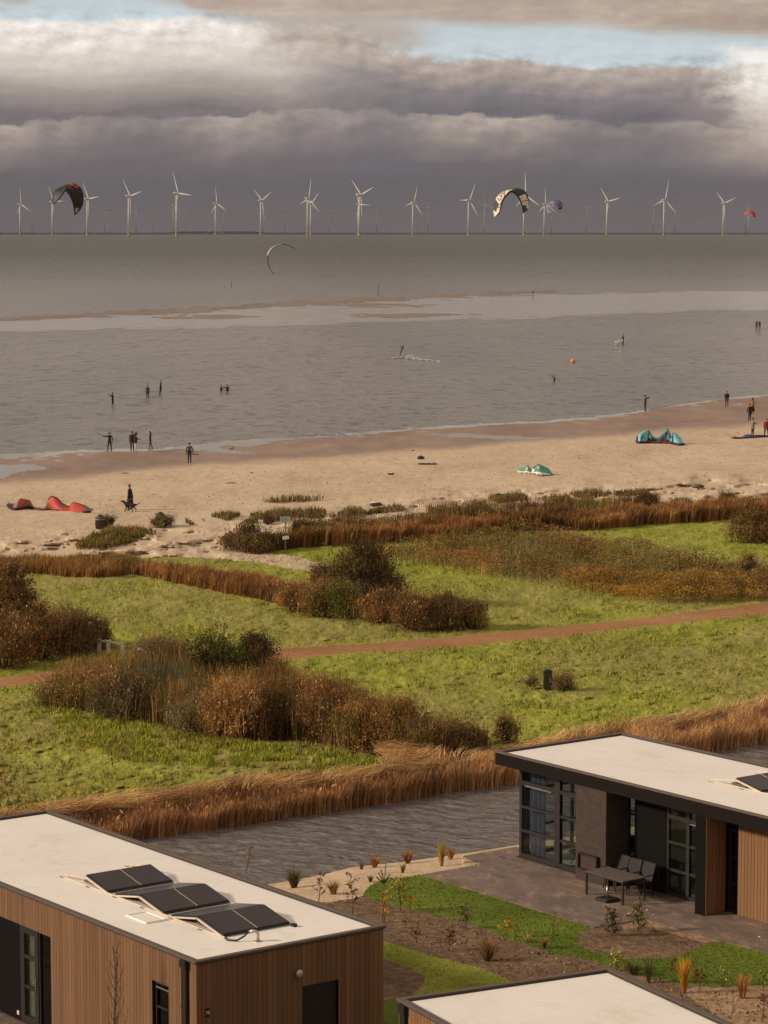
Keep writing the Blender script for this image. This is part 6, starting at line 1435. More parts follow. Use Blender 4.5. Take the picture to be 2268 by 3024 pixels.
def ground_kite(name, label, top, bot, off, sc, mats, cfn, back=1.1, edges=(), nseg=60, marks=()):
    """deflated or parked kite: a ridge of cloth from its front edge over the crest and down behind"""
    zb = 0.0; ref = G(off[0] + bot[len(bot) // 2][0] * sc, off[1] + bot[len(bot) // 2][1] * sc); D = ref.y
    B3 = np.array([tuple(G(off[0] + x * sc, off[1] + y * sc, 0.02)) for x, y in resample(bot, nseg + 1)])
    tp = resample(top, nseg + 1); T3 = []
    for (x, y), b in zip(tp, B3): T3.append(tuple(PD(off[0] + x * sc, off[1] + y * sc, max(b[1] + 0.25 * back, D + 0.1))))
    T3 = np.array(T3); T3[:, 2] = np.maximum(T3[:, 2], B3[:, 2] + 0.04)
    ctr = np.array((B3[:, 0].mean(), B3[:, 1].mean(), B3[:, 2].min())); root = empty(name, ctr); tag(root, label, 'kite', 'kites lying on the beach')
    B3 -= ctr; T3 -= ctr; V_ = []; nt = 6; nb = 4
    for b, t in zip(B3, T3):
        for j in range(nt + 1):
            u = j / nt; p = b * (1 - u) + t * u; p = p + np.array((0, -0.10 * math.sin(math.pi * u) * min(1, t[2]), 0)); V_.append(p)
        for j in range(1, nb + 1):
            u = j / nb; V_.append(np.array((t[0], t[1] + back * u * 0.7, max(t[2] * (1 - u) ** 1.3, 0.01))))
    w_ = nt + nb + 1; F_, mi = [], []
    for i in range(nseg):
        for j in range(w_ - 1):
            a = i * w_ + j; F_.append((a, a + w_, a + w_ + 1, a + 1)); mi.append(cfn((i + 0.5) / nseg, min((j + 0.5) / nt, 1.2)))
    np_mesh('canopy', V_, F_, [KM[k_] for k_ in mats], parent=root, midx=mi, smooth=True)
    for s0, s1, key, r_, which in edges:
        i0, i1 = int(s0 * nseg), int(s1 * nseg); src = B3 if which == 'b' else T3
        m_ = MB(); m_.tube([Vector(src[i]) + Vector((0, -0.02, r_ * 0.6 if which == 'b' else 0)) for i in range(i0, i1 + 1)], r_, 8); m_.build('leading_edge' if which == 'b' else 'trailing_edge', KM[key], root)
    def pt(s, u):
        i = s * nseg; i0 = min(int(i), nseg - 1); f_ = i - i0; j = u * nt; j0 = min(int(j), nt - 1); g_ = j - j0
        q = lambda a, b: np.array(V_[a * w_ + b]); return Vector(q(i0, j0) * (1 - f_) * (1 - g_) + q(i0 + 1, j0) * f_ * (1 - g_) + q(i0, j0 + 1) * (1 - f_) * g_ + q(i0 + 1, j0 + 1) * f_ * g_) + Vector((0, -0.03, 0))
    for nm_, key, strokes, r_ in marks:
        m_ = MB()
        for st in strokes: m_.tube([pt(s, u) for s, u in st], r_, 6)
        m_.build(nm_, KM[key], root)
    return root
top = [(75, 205), (180, 215), (240, 190), (300, 128), (380, 142), (465, 160), (500, 230), (540, 285), (620, 325), (700, 312), (740, 250), (780, 160), (830, 95), (890, 98), (960, 140), (1030, 210), (1100, 250), (1170, 270), (1210, 205), (1300, 215), (1420, 255), (1500, 300), (1545, 350)]
bot = [(78, 262), (130, 310), (210, 335), (280, 325), (340, 315), (400, 303), (460, 300), (500, 315), (560, 328), (640, 335), (700, 336), (760, 332), (820, 330), (880, 332), (950, 340), (1020, 345), (1090, 345), (1150, 345), (1210, 352), (1280, 362), (1350, 370), (1450, 380), (1520, 375)]
def f_(s, t):
    if s < 0.07: return 2 if t < 0.8 else 4
    for a, b, c_ in ((0.08, 0.13, 1), (0.13, 0.185, 0), (0.185, 0.215, 1), (0.215, 0.25, 0), (0.25, 0.30, 1), (0.30, 0.42, 1), (0.42, 0.50, 1), (0.50, 0.56, 0), (0.56, 0.64, 3), (0.64, 0.70, 0 if t < 0.5 else 1), (0.70, 0.78, 3), (0.78, 0.92, 3), (0.92, 1.01, 1)):
        if a <= s < b: return c_
    return 0
ground_kite('beached_kite', 'red and grey kite lying on the sand at left, folded in three humps', top, bot, (10, 1450), 280 / 1659, ['coral', 'grey', 'black', 'red', 'darkteal'], f_, back=1.3, edges=[(0.0, 0.32, 'black', 0.11, 'b'), (0.93, 1.0, 'black', 0.09, 'b'), (0.32, 0.62, 'maroon', 0.05, 'b'), (0.5, 0.98, 'maroon', 0.03, 't')])
top = [(160, 415), (250, 340), (340, 268), (420, 245), (440, 250), (500, 310), (560, 405), (640, 440), (720, 415), (800, 330), (860, 245), (890, 205), (940, 245), (975, 310), (1000, 375), (1035, 400), (1060, 330), (1080, 305), (1150, 340), (1210, 400), (1260, 460), (1310, 560)]
bot = [(165, 540), (215, 575), (300, 575), (360, 572), (430, 570), (500, 570), (560, 572), (640, 573), (720, 575), (800, 576), (860, 578), (890, 580), (940, 580), (975, 582), (1000, 585), (1035, 595), (1060, 600), (1090, 605), (1150, 618), (1200, 626), (1260, 625), (1320, 618)]
def f_(s, t):
    if s < 0.03: return 1
    if s < 0.22: return 0 if 0.16 < t else 1
    if s < 0.235: return 3
    if s < 0.62:
        if t > 0.84 or (s < 0.30 and t > 0.55): return 0
        return 2 if t < 0.25 else 1
    if s < 0.74: return 0 if t > 0.3 else 1
    if s < 0.78: return 1
    return 0 if t > 0.12 else 1
ground_kite('beached_kite', 'turquoise kite with black inside standing on the beach at right', top, bot, (1860, 1240), 200 / 1659, ['teal', 'navy', 'maroon', 'maroon', 'darkteal'], f_, back=1.0, edges=[(0.0, 0.26, 'navy', 0.13, 'b'), (0.22, 0.74, 'maroon', 0.13, 'b'), (0.72, 1.0, 'navy', 0.13, 'b'), (0.22, 0.24, 'maroon', 0.06, 't'), (0.25, 0.7, 'darkteal', 0.03, 't')],
    marks=[('emblem', 'darkteal', [[(0.09, 0.30), (0.135, 0.72)], [(0.08, 0.55), (0.15, 0.50)], [(0.105, 0.25), (0.115, 0.6)]], 0.035), ('strut', 'maroon', [[(0.228, 0.02), (0.228, 1.0)]], 0.06), ('strut', 'navy', [[(0.76, 0.1), (0.775, 1.0)]], 0.06)])
top = [(310, 265), (380, 255), (450, 245), (510, 232), (570, 205), (640, 150), (690, 195), (740, 245), (775, 300), (800, 285), (860, 230), (910, 165), (960, 100), (1080, 140), (1200, 200), (1320, 260), (1400, 350), (1462, 450)]
bot = [(325, 330), (370, 390), (430, 410), (500, 420), (570, 425), (640, 430), (700, 432), (760, 435), (800, 440), (840, 450), (880, 465), (920, 480), (980, 495), (1060, 505), (1160, 502), (1260, 496), (1360, 490), (1460, 472)]
def f_(s, t):
    if t < 0.16: return 3 if int(s * 26) % 3 == 0 else (2 if int(s * 26) % 3 == 1 else 1)
    if t < 0.30: return 1
    if 0.40 < s < 0.46: return 1
    if t > 0.97: return 1
    return 0
ground_kite('beached_kite', 'green kite with white edging and pale round emblems lying on the beach', top, bot, (1500, 1360), 150 / 1659, ['mint', 'white', 'grey', 'maroon'], f_, back=0.9, edges=[(0.0, 0.1, 'white', 0.05, 'b'), (0.44, 0.5, 'maroon', 0.05, 't'), (0.42, 1.0, 'grey', 0.05, 'b')],
    marks=[('emblem', 'white', [[(0.25 + 0.022 * math.cos(a), 0.55 + 0.15 * math.sin(a)) for a in np.linspace(0, 6.3, 10)], [(0.235, 0.45), (0.265, 0.65)]], 0.045), ('emblem', 'white', [[(0.60 + 0.022 * math.cos(a), 0.70 + 0.11 * math.sin(a)) for a in np.linspace(0, 6.3, 10)], [(0.585, 0.62), (0.615, 0.78)]], 0.045), ('emblem_bar', 'navy', [[(0.59, 0.70), (0.612, 0.70)]], 0.03)])
top = [(430, 1722), (500, 1680), (560, 1668), (640, 1680), (690, 1698), (780, 1690), (820, 1660), (900, 1605), (1000, 1592), (1100, 1605), (1180, 1635), (1250, 1620), (1400, 1612), (1550, 1625), (1659, 1632), (1800, 1650), (1950, 1680)]
bot = [(432, 1738), (520, 1742), (600, 1743), (680, 1743), (760, 1738), (840, 1732), (920, 1728), (1000, 1724), (1080, 1718), (1160, 1712), (1240, 1707), (1320, 1702), (1420, 1698), (1540, 1692), (1660, 1688), (1800, 1690), (1950, 1700)]
ground_kite('beached_kite', 'flat blue and navy kite on the sand by the right edge', top, bot, (2120, 1140), 148 / 1659, ['blue', 'navy', 'lilac'], lambda s, t: 0 if 0.26 < s < 0.5 and t > 0.25 else (2 if s < 0.04 else 1), back=1.2, edges=[(0.05, 0.98, 'navy', 0.06, 'b')])

# ------------------------------------------------------------------ beach and meadow furniture
M_BIN = plain('bin_dark', (62, 52, 46), 0.6); M_BAND = plain('bin_band', (150, 138, 122), 0.5); M_BUOY = plain('buoy_yellow', (226, 152, 40), 0.45)
M_FENCE = plain('white_fence_paint', (224, 214, 200), 0.7, var=0.15, sc=5); M_GREEN = plain('dark_green_box', (34, 50, 36), 0.45); M_WOODD = plain('driftwood', (78, 62, 50), 0.9)
M_SIGNB = plain('sign_blue', (132, 156, 160), 0.5, var=0.2, sc=3); M_SIGNP = plain('sign_pale', (206, 186, 156), 0.6); M_POST = plain('grey_post', (112, 106, 90), 0.6)
def bin_(px, py, label):
    r = empty('litter_bin', G(px, py)); tag(r, label, 'litter bin', 'litter bins at the dune edge')
    m_ = MB(); m_.lathe([(0.26, 0), (0.30, 0.06), (0.31, 0.75), (0.30, 0.78)], n=24)
    for k_ in range(24):
        a = k_ * 2 * math.pi / 24; m_.bar((0.312 * math.cos(a), 0.312 * math.sin(a), 0.06), (0.318 * math.cos(a), 0.318 * math.sin(a), 0.74), 0.02)
    m_.build('body', M_BIN, r); m_ = MB(); m_.lathe([(0.33, 0.62), (0.335, 0.64), (0.335, 0.665), (0.33, 0.68)], n=24); m_.lathe([(0.325, 0.77), (0.33, 0.78), (0.33, 0.80)], n=24); m_.build('band', M_BAND, r)
    m_ = MB(); m_.lathe([(0.31, 0.80), (0.24, 0.86), (0.16, 0.88), (0.15, 0.93), (0.10, 0.96)], n=24); m_.build('lid', M_BIN, r)
bin_(296, 1562, 'dark round litter bin with a pale band, left one at the dune edge'); bin_(473, 1553, 'dark round litter bin half hidden in grass, right one at the dune edge')
def rail(p0, p1, posts, label):
    a, b = GD(*p0), GD(*p1); r = empty('white_rail', a); tag(r, label, 'fence', 'white wooden rails by the path')
    d = b - a; m_ = MB(); m_.bar((0, 0, 0.56), (d.x, d.y, d.z + 0.56), 0.10, 0.09); m_.build('rail', M_FENCE, r)
    for t in posts:
        q = d * t; m_ = MB(); m_.box(q.x - 0.08, q.x + 0.08, q.y - 0.08, q.y + 0.08, q.z, q.z + 0.56 - 0.046); m_.box(q.x - 0.085, q.x + 0.085, q.y - 0.085, q.y + 0.085, q.z + 0.607, q.z + 0.64); m_.build('post', M_FENCE, r)
rail((213, 1409), (266, 1417), (0.02, 0.40, 0.97), 'white wooden rail left of the gap beside the path'); rail((298, 1427), (340, 1441), (0.02, 0.95), 'white wooden rail right of the gap, running behind the twiggy bush')
r = empty('sign', G(843, 1634)); tag(r, 'information board with blue panel on a post at the sand path', 'sign')
m_ = MB(); m_.box(-0.03, 0.03, -0.03, 0.03, -0.1, 2.3); m_.build('post', M_POST, r)
m_ = MB(); m_.box(-0.32, 0.32, -0.06, -0.035, 1.92, 2.28); bo_ = m_.build('board', M_SIGNP, r)
m_ = MB(); m_.box(-0.29, 0.08, -0.066, -0.061, 1.95, 2.24); m_.build('picture_panel', M_SIGNB, bo_)
m_ = MB()
for k_ in range(6): m_.box(0.11, 0.29 - 0.02 * (k_ % 3), -0.066, -0.061, 2.19 - k_ * 0.04, 2.20 - k_ * 0.04)
m_.build('text_lines', M_POST, bo_)
m_ = MB(); m_.box(-0.20, 0.20, -0.055, -0.035, -0.10, 0.10); m_.box(-0.14, 0.12, -0.06, -0.056, -0.01, 0.012, 1); lo_ = m_.build('lower_plate', [M_WHITE, M_POST], r); lo_.location = (0.02, 0, 0.98); lo_.rotation_euler = (0, R(-8), 0)
r = empty('dog_waste_bin', G(1616, 2036)); tag(r, 'dark green round topped bin standing in the meadow', 'bin')
m_ = MB(); m_.box(-0.17, 0.2, -0.18, 0.18, 0.02, 0.78); m_.build('body', M_GREEN, r, bevel=0.03)
m_ = MB()
for j in range(9):
    a0, a1 = math.pi * j / 9, math.pi * (j + 1) / 9
    m_.face([(0.015 + 0.2 * math.cos(a0), -0.19, 0.78 + 0.12 * math.sin(a0)), (0.015 + 0.2 * math.cos(a0), 0.19, 0.78 + 0.12 * math.sin(a0)), (0.015 + 0.2 * math.cos(a1), 0.19, 0.78 + 0.12 * math.sin(a1)), (0.015 + 0.2 * math.cos(a1), -0.19, 0.78 + 0.12 * math.sin(a1))], 0, True)
m_.face([(0.015 + 0.2 * math.cos(math.pi * j / 9), -0.19, 0.78 + 0.12 * math.sin(math.pi * j / 9)) for j in range(10)]); m_.build('lid', M_GREEN, r)
m_ = MB(); m_.box(-0.03, 0.06, -0.05, 0.05, -0.1, 0.05); m_.build('foot', M_POST, r)
r = empty('buoy', P(1692, 1070, SEA)); tag(r, 'round yellow orange buoy floating on the sea', 'buoy')
m_ = MB(); m_.ball((0, 0, 0.18), 0.36, 20, 14); m_.build('float', M_BUOY, r); m_ = MB(); m_.tube([(0, 0, 0.5), (0, 0, 0.62)], [0.05, 0.04], 8); m_.build('eye_bolt', M_STEEL, r)
def lump(name, px, py, w, h, mt, label, cat, seed=0, parts=None):
    r = empty(name, G(px, py)); tag(r, label, cat)
    m_ = MB(); m_.ball((0, 0, h * 0.38), (w / 2, w * 0.28, h * 0.62), 18, 12)
    for i, v in enumerate(m_.v):
        k_ = 1 + 0.5 * float(fbm(v[0] * 3.0 + seed * 3, v[2] * 4.0 + v[1] * 3 + seed, 3)); m_.v[i] = (v[0] * k_, v[1] * k_, max(v[2] * k_, 0))
    m_.build('body', mt, r); return r
b1 = lump('bag', 1243, 1356, 0.62, 0.26, KM['navy'], 'dark bag lying on the beach, farther one of the middle heap', 'bag', 1)
m_ = MB(); m_.tube([(-0.2, -0.1, 0.2), (-0.05, -0.14, 0.34), (0.1, -0.1, 0.24)], 0.02, 6); m_.build('strap', KM['grey'], b1)
b2 = empty('kite_gear', G(1266, 1372)); tag(b2, 'heap of dark kite gear with a board lying flat on the beach', 'kite gear')
m_ = MB()
for k_ in range(9): m_.ball((-0.75 + k_ * 0.17 + rng.normal(0, 0.02), rng.normal(0, 0.06), 0.06), (0.13, 0.12, 0.05 + 0.07 * rng.random()), 10, 6, 0 if k_ < 6 else 1)
m_.build('cloth', [KM['navy'], KM['slate']], b2); m_ = MB(); m_.lathe([(0.5, 0.0), (0.52, 0.015), (0.5, 0.03)], n=24); bd_ = m_.build('board', KM['grey'], b2); bd_.scale = (1.4, 0.4, 1); bd_.location = (-0.1, -0.28, 0.01)
b3 = lump('bag', 1155, 1402, 0.55, 0.22, KM['maroon'], 'small dark brown bag with a white flap, nearest of the things on the open beach', 'bag', 4)
m_ = MB(); m_.ball((0.02, -0.02, 0.17), (0.2, 0.12, 0.05), 12, 7); m_.build('flap', M_WHITE, b3)
lump('rock', 681, 1326, 0.5, 0.24, plain('pale_rock', (150, 136, 124), 0.9, var=0.25), 'pale rock lying in the shallow pool at the shore', 'rock', 7)
for i, (px, py, l_, lab_) in enumerate([(683, 1428, 0.9, 'long thin driftwood stick on the dry sand'), (370, 1399, 0.55, 'short driftwood stick near the wet sand at left'), (744, 1398, 0.3, 'small piece of driftwood on the sand left of centre'), (1220, 1332, 0.3, 'small piece of driftwood at the wet edge, centre')]):
    m_ = MB(); m_.tube([(-l_ / 2, 0, 0.02), (-l_ * 0.1, 0.04, 0.06), (l_ * 0.2, -0.02, 0.05), (l_ / 2, 0.05, 0.03)], [0.025, 0.035, 0.03, 0.012], 7); m_.tube([(l_ * 0.1, 0, 0.05), (l_ * 0.2, 0.1, 0.14)], [0.02, 0.006], 5)
    o_ = m_.build('driftwood', M_WOODD); o_.location = G(px, py); tag(o_, lab_, 'driftwood')
b4 = lump('bag', 1112, 1494, 1.0, 0.32, KM['charcoal'], 'dark bundle with white cloth lying on the dune edge behind the grass', 'bundle', 9)
m_ = MB(); m_.ball((-0.15, -0.1, 0.26), (0.3, 0.14, 0.06), 12, 7); m_.build('cloth', M_WHITE, b4)
b5 = lump('weed_heap', 2060, 1442, 0.9, 0.35, plain('brown_weed', (104, 84, 70), 0.95, var=0.3), 'brown heap of washed up weed on the upper beach at right', 'weed heap', 5)
for px, py, h_, lab_ in ((1574, 880, 2.2, 'marker stake on the right end of the sandbar'), (1117, 868, 3.0, 'thin pole in the sea above the sandbar, centre'), (683, 850, 2.4, 'thin pole in the sea above the sandbar, left')):
    q = P(px, py, SEA); r = empty('stake', (q.x, q.y, seaz(q.x, q.y))); tag(r, lab_, 'stake'); m_ = MB(); m_.tube([(0, 0, -0.5), (0.04, 0, h_)], [0.09, 0.06], 6); m_.build('pole', M_WOODD, r)
    if px == 1574: m_ = MB(); m_.box(-0.2, 0.28, -0.04, 0.04, h_ - 0.55, h_ - 0.2); m_.build('top_mark', KM['maroon'], r)

# ------------------------------------------------------------------ people
M_SKIN = plain('skin', (176, 124, 96), 0.6, var=0.05)
CL = {k_: plain('cloth_' + k_, c, 0.85, var=0.15, sc=6) for k_, c in dict(black=(34, 30, 32), wetsuit=(42, 36, 40), navy=(44, 40, 58), jeans=(66, 68, 92), white=(208, 192, 176), grey=(128, 120, 116), darkgrey=(72, 64, 66), tan=(150, 100, 58), red=(128, 28, 24), brownhair=(60, 40, 30), darkhair=(34, 26, 24), fairhair=(130, 98, 66), khaki=(84, 74, 56), pinkred=(150, 54, 54)).items()}
def skin_mesh(verts, edges, rad, root_i=0, sub=1):
    me = bpy.data.meshes.new('tmp'); me.from_pydata([tuple(v) for v in verts], edges, []); o = bpy.data.objects.new('tmp', me); col.objects.link(o)
    o.modifiers.new('s', 'SKIN')
    for i, sv in enumerate(me.skin_vertices[0].data): sv.radius = rad[i] if isinstance(rad[i], tuple) else (rad[i], rad[i]); sv.use_root = (i == root_i)
    if sub: s = o.modifiers.new('d', 'SUBSURF'); s.levels = sub; s.render_levels = sub
    dg = bpy.context.evaluated_depsgraph_get(); out = bpy.data.meshes.new_from_object(o.evaluated_get(dg))
    bpy.data.objects.remove(o); bpy.data.meshes.remove(me); return out
def add_me(m_, me, mi_of):
    b = len(m_.v)
    for v in me.vertices: m_.v.append(tuple(v.co))
    for p in me.polygons:
        m_.f.append(tuple(b + i for i in p.vertices)); m_.m.append(mi_of(p.center)); m_.sm.append(True)
def person(label, pos_, az, top, legs, hair='darkhair', h=1.75, larm=None, rarm=None, lleg=None, rleg=None, lean=(0, 0), head='hair', hat=None, coat=None, female=False, shoes='black', group='people on the beach and in the water', headturn=0.0, hem=None, extra=None):
    """local frame: +x right hand, +y the way the person faces; arms and legs are lists of direction vectors"""
    k = h / 1.75; r = empty('person', pos_, -az); tag(r, label, 'person', group)
    lx, ly = lean; V3 = Vector
    pel = V3((0, 0, 0.95)); sp_ = V3((lx * 0.4, ly * 0.4 + 0.01, 1.13)); ch = V3((lx, ly, 1.33)); ct = V3((lx * 1.2, ly * 1.2, 1.43)); nk = V3((lx * 1.35, ly * 1.35 + 0.01, 1.50)); hb = nk + V3((0, 0.02, 0.07)); hm = nk + V3((0, 0.025, 0.14)); ht = nk + V3((0, 0.01, 0.20))
    vs = [pel, sp_, ch, ct, nk, hb, hm, ht]; ed = [(0, 1), (1, 2), (2, 3), (3, 4), (4, 5), (5, 6), (6, 7)]
    sw = 0.175 if female else 0.195
    rd = [(0.14, 0.11), (0.125, 0.095), (0.155, 0.11), (0.10, 0.08), (0.055, 0.055), (0.075, 0.08), (0.085, 0.095), (0.06, 0.07)]
    seg = ['legs', 'top', 'top', 'top', 'skin', 'skin', 'skin', 'hair']; hands = []
    for sx, arm in ((-1, larm or [(-0.12, 0.02, -1), (-0.04, 0.22, -1)]), (1, rarm or [(0.12, 0.02, -1), (0.04, 0.22, -1)])):
        sh = ct + V3((sx * sw, 0, -0.03)); el = sh + V3(arm[0]).normalized() * 0.29; wr = el + V3(arm[1]).normalized() * 0.25; pm = wr + V3(arm[1]).normalized() * 0.07
        b = len(vs); vs += [sh, el, wr, pm]; ed += [(3, b), (b, b + 1), (b + 1, b + 2), (b + 2, b + 3)]; rd += [(0.065, 0.065), (0.046, 0.046), (0.033, 0.030), (0.038, 0.020)]; seg += ['top', 'top', 'top', 'skin']; hands.append((pm, V3(arm[1]).normalized(), sx))
    feet = []
    for sx, leg in ((-1, lleg or [(-0.05, 0.0, -1), (0.0, 0.0, -1)]), (1, rleg or [(0.05, 0.0, -1), (0.0, 0.0, -1)])):
        hp = V3((sx * 0.095, 0, 0.90)); kn = hp + V3(leg[0]).normalized() * 0.42; an = kn + V3(leg[1]).normalized() * 0.40; he = an + V3((0, -0.02, -0.045)); to = an + V3((sx * 0.02, 0.17, -0.055))
        b = len(vs); vs += [hp, kn, an, to]; ed += [(0, b), (b, b + 1), (b + 1, b + 2), (b + 2, b + 3)]; rd += [(0.098, 0.10), (0.062, 0.064), (0.042, 0.044), (0.042, 0.03)]; seg += ['legs', 'legs', 'legs', 'shoes']; feet.append(an)
    vs = [v * k for v in vs]; gk = 1.0 if female else 1.12; rd = [(a * k * gk, b * k * gk) for a, b in rd]
    me = skin_mesh(vs, ed, rd)
    mats = {'legs': 0, 'top': 1, 'skin': 2, 'hair': 3, 'shoes': 4}; arr = np.array([tuple(v) for v in vs]); bare_legs = False
    mid = [(vs[a] + vs[b]) / 2 for a, b in ed]
    cand = [(v, seg[i]) for i, v in enumerate(vs)] + [(mid[i], seg[ed[i][1]] if seg[ed[i][1]] != 'shoes' else 'shoes') for i in range(len(ed))]
    cp = np.array([tuple(c_[0]) for c_ in cand]); cs = [c_[1] for c_ in cand]
    def mi(c): return mats[cs[int(np.argmin(((cp - np.array(c)) ** 2).sum(1)))]]
    m_ = MB(); add_me(m_, me, mi); bpy.data.meshes.remove(me)
    for pm, d, sx in hands:
        side = d.cross(V3((0, 0, 1))); side = side.normalized() if side.length > 0.1 else V3((1, 0, 0)); dn = side.cross(d).normalized()
        for q, (off_, ln_) in enumerate(((-0.027, 0.070), (-0.009, 0.080), (0.009, 0.075), (0.027, 0.058))):
            p0 = pm + side * off_ + d * 0.01; p1 = p0 + d * ln_ * 0.5 - dn * 0.006; p2 = p1 + d * ln_ * 0.3 - dn * 0.025; p3 = p2 - dn * 0.022 + d * 0.004
            m_.tube([p0 * k, p1 * k, p2 * k, p3 * k], [0.009 * k, 0.0085 * k, 0.008 * k, 0.006 * k], 5, 2)
        p0 = pm - d * 0.03 - side * 0.03 * sx; m_.tube([p0 * k, (p0 - side * 0.03 * sx + d * 0.025) * k, (p0 - side * 0.035 * sx + d * 0.06 - dn * 0.01) * k], [0.012 * k, 0.011 * k, 0.008 * k], 5, 2)
    # face: nose, eyes, mouth, ears
    ca, sa = math.cos(headturn), math.sin(headturn)
    def hd_(x, y, z): return (hm + V3((x * ca + y * sa, -x * sa + y * ca, z))) * k
    m_.tube([hd_(0, 0.085, 0.02), hd_(0, 0.112, -0.015), hd_(0, 0.095, -0.03)], [0.008 * k, 0.014 * k, 0.010 * k], 5, 2)
    for sx in (-1, 1):
        c_ = hd_(sx * 0.032, 0.086, 0.015); m_.ball(tuple(c_), 0.011 * k, 6, 5, 3); c_ = hd_(sx * 0.085, 0.0, -0.005); m_.ball(tuple(c_), (0.012 * k, 0.02 * k, 0.03 * k), 6, 5, 2)
    m_.tube([hd_(-0.024, 0.088, -0.052), hd_(0, 0.094, -0.054), hd_(0.024, 0.088, -0.052)], 0.005 * k, 4, 3)
    o_ = m_.build('body', [CL[legs], CL[top], M_SKIN, CL[hair], CL[shoes]], r)
    if head == 'hair':
        g_ = MB(); c_ = (hm + V3((0, -0.014, 0.03))) * k; g_.ball(tuple(c_), (0.096 * k, 0.104 * k, 0.095 * k), 14, 9)
        g_.v = [(x, y if y < (hm.y + 0.045) * k or z > (hm.z + 0.07) * k else (hm.y + 0.045) * k, z) for x, y, z in g_.v]
        if female: g_.tube([(hm + V3((0, -0.06, 0.02))) * k, (nk + V3((0, -0.085, -0.0))) * k, (nk + V3((0, -0.09, -0.12))) * k], [0.08 * k, 0.075 * k, 0.03 * k], 8)
        g_.build('hair', CL[hair], r)
    if hat:
        g_ = MB(); c_ = hm * k; g_.lathe([(0.104 * k, 0.0), (0.106 * k, 0.04 * k), (0.095 * k, 0.09 * k), (0.06 * k, 0.135 * k), (0.015 * k, 0.16 * k)], (c_.x, c_.y - 0.01 * k, c_.z + 0.01 * k), 14); g_.ball((c_.x, c_.y - 0.01 * k, c_.z + 0.18 * k), 0.03 * k, 8, 6); g_.build('hat', CL[hat], r)
    if coat:
        key, lo, flare = coat; g_ = MB(); b = 0; n = 18
        prof = [(lo, flare, flare * 0.8), (0.95, 0.21, 0.17), (1.12, 0.19, 0.15), (1.30, 0.22, 0.155), (1.42, 0.19, 0.12), (1.475, 0.09, 0.08)]
        for z, a_, b_ in prof:
            t = (z - 0.95) / 0.5
            for i in range(n):
                a = 2 * math.pi * i / n; g_.v.append(((math.cos(a) * a_ + lx * max(t, 0)) * k, (math.sin(a) * b_ + ly * max(t, 0)) * k, z * k))
        for j in range(len(prof) - 1):
            for i in range(n): g_.f.append((j * n + i, j * n + (i + 1) % n, (j + 1) * n + (i + 1) % n, (j + 1) * n + i)); g_.m.append(0); g_.sm.append(True)
        g_.build('coat', CL[key], r)
    if hem:
        key, z0_, z1_, w_ = hem; g_ = MB(); g_.lathe([(w_ * k, z0_ * k), (w_ * 0.9 * k, (z0_ + z1_) / 2 * k), (0.16 * k, z1_ * k)], n=16); g_.build('skirt', CL[key], r)
    if extra: extra(r, k, hands)
    return r
def bar_in_hand(r, k, hands):
    pm = hands[0][0] * k; m_ = MB(); m_.tube([pm + Vector((-0.24, 0.05, 0.10)), pm + Vector((0, 0, 0)), pm + Vector((0.24, -0.05, -0.02))], 0.016, 8); m_.build('control_bar', CL['black'], r)
    m_ = MB(); m_.tube([pm + Vector((-0.22, 0.05, 0.10)), pm + Vector((-0.28, 0.1, 0.30))], 0.008, 5); m_.tube([pm + Vector((0.0, 0, 0)), pm + Vector((-0.02, 0.1, 0.28))], 0.008, 5); m_.build('line_leaders', CL['grey'], r)
az0 = lambda px: math.atan2((px - CX), FPX)
SW = lambda px, py, dep: P(px, py, SEA) + Vector((0, 0, -dep))
walkL, walkR = [(-0.06, 0.28, -1), (-0.02, 0.05, -1)], [(0.06, -0.22, -1), (0.02, -0.30, -1)]
person('kiter in wetsuit at the waterline, left arm stretched out with a control bar', G(324, 1333), R(-25), 'wetsuit', 'wetsuit', larm=[(-1, 0.1, -0.15), (-1, 0.2, 0.45)], rarm=[(0.3, 0, -1), (0.1, 0.1, -1)], lleg=[(-0.14, 0.06, -1), (-0.10, 0, -1)], rleg=[(0.10, 0.0, -1), (0.06, 0, -1)],
       extra=lambda r, k, hs: (lambda m_: (m_.tube([hs[0][0] * k, hs[0][0] * k + Vector((-0.55, 0.1, 0.42))], 0.02, 6), m_.build('control_bar', CL['black'], r)))(MB()), shoes='wetsuit')
person('tall man in dark clothes shading his eyes, standing at the waterline beside white trousers', G(391, 1333), R(-5), 'black', 'black', h=1.85, rarm=[(0.9, 0.3, 0.2), (-0.5, 0.5, 0.9)], coat=('black', 0.80, 0.21))
person('person in black jacket and white trousers standing at the waterline', G(400, 1334), R(60), 'black', 'white', hair='darkhair', h=1.72, female=True, larm=[(-0.5, 0.4, -0.8), (0.4, 1, 0.1)], rarm=[(0.5, 0.3, -1), (0.1, 0.9, 0.2)], coat=('black', 0.82, 0.22), shoes='white')
person('slim person in dark clothes walking left along the waterline', G(444, 1329), R(-88), 'black', 'darkgrey', hair='brownhair', h=1.72, female=True, lleg=[(0, 0.12, -1), (0, -0.05, -1)], rleg=[(0, -0.18, -1), (0, -0.40, -1)])
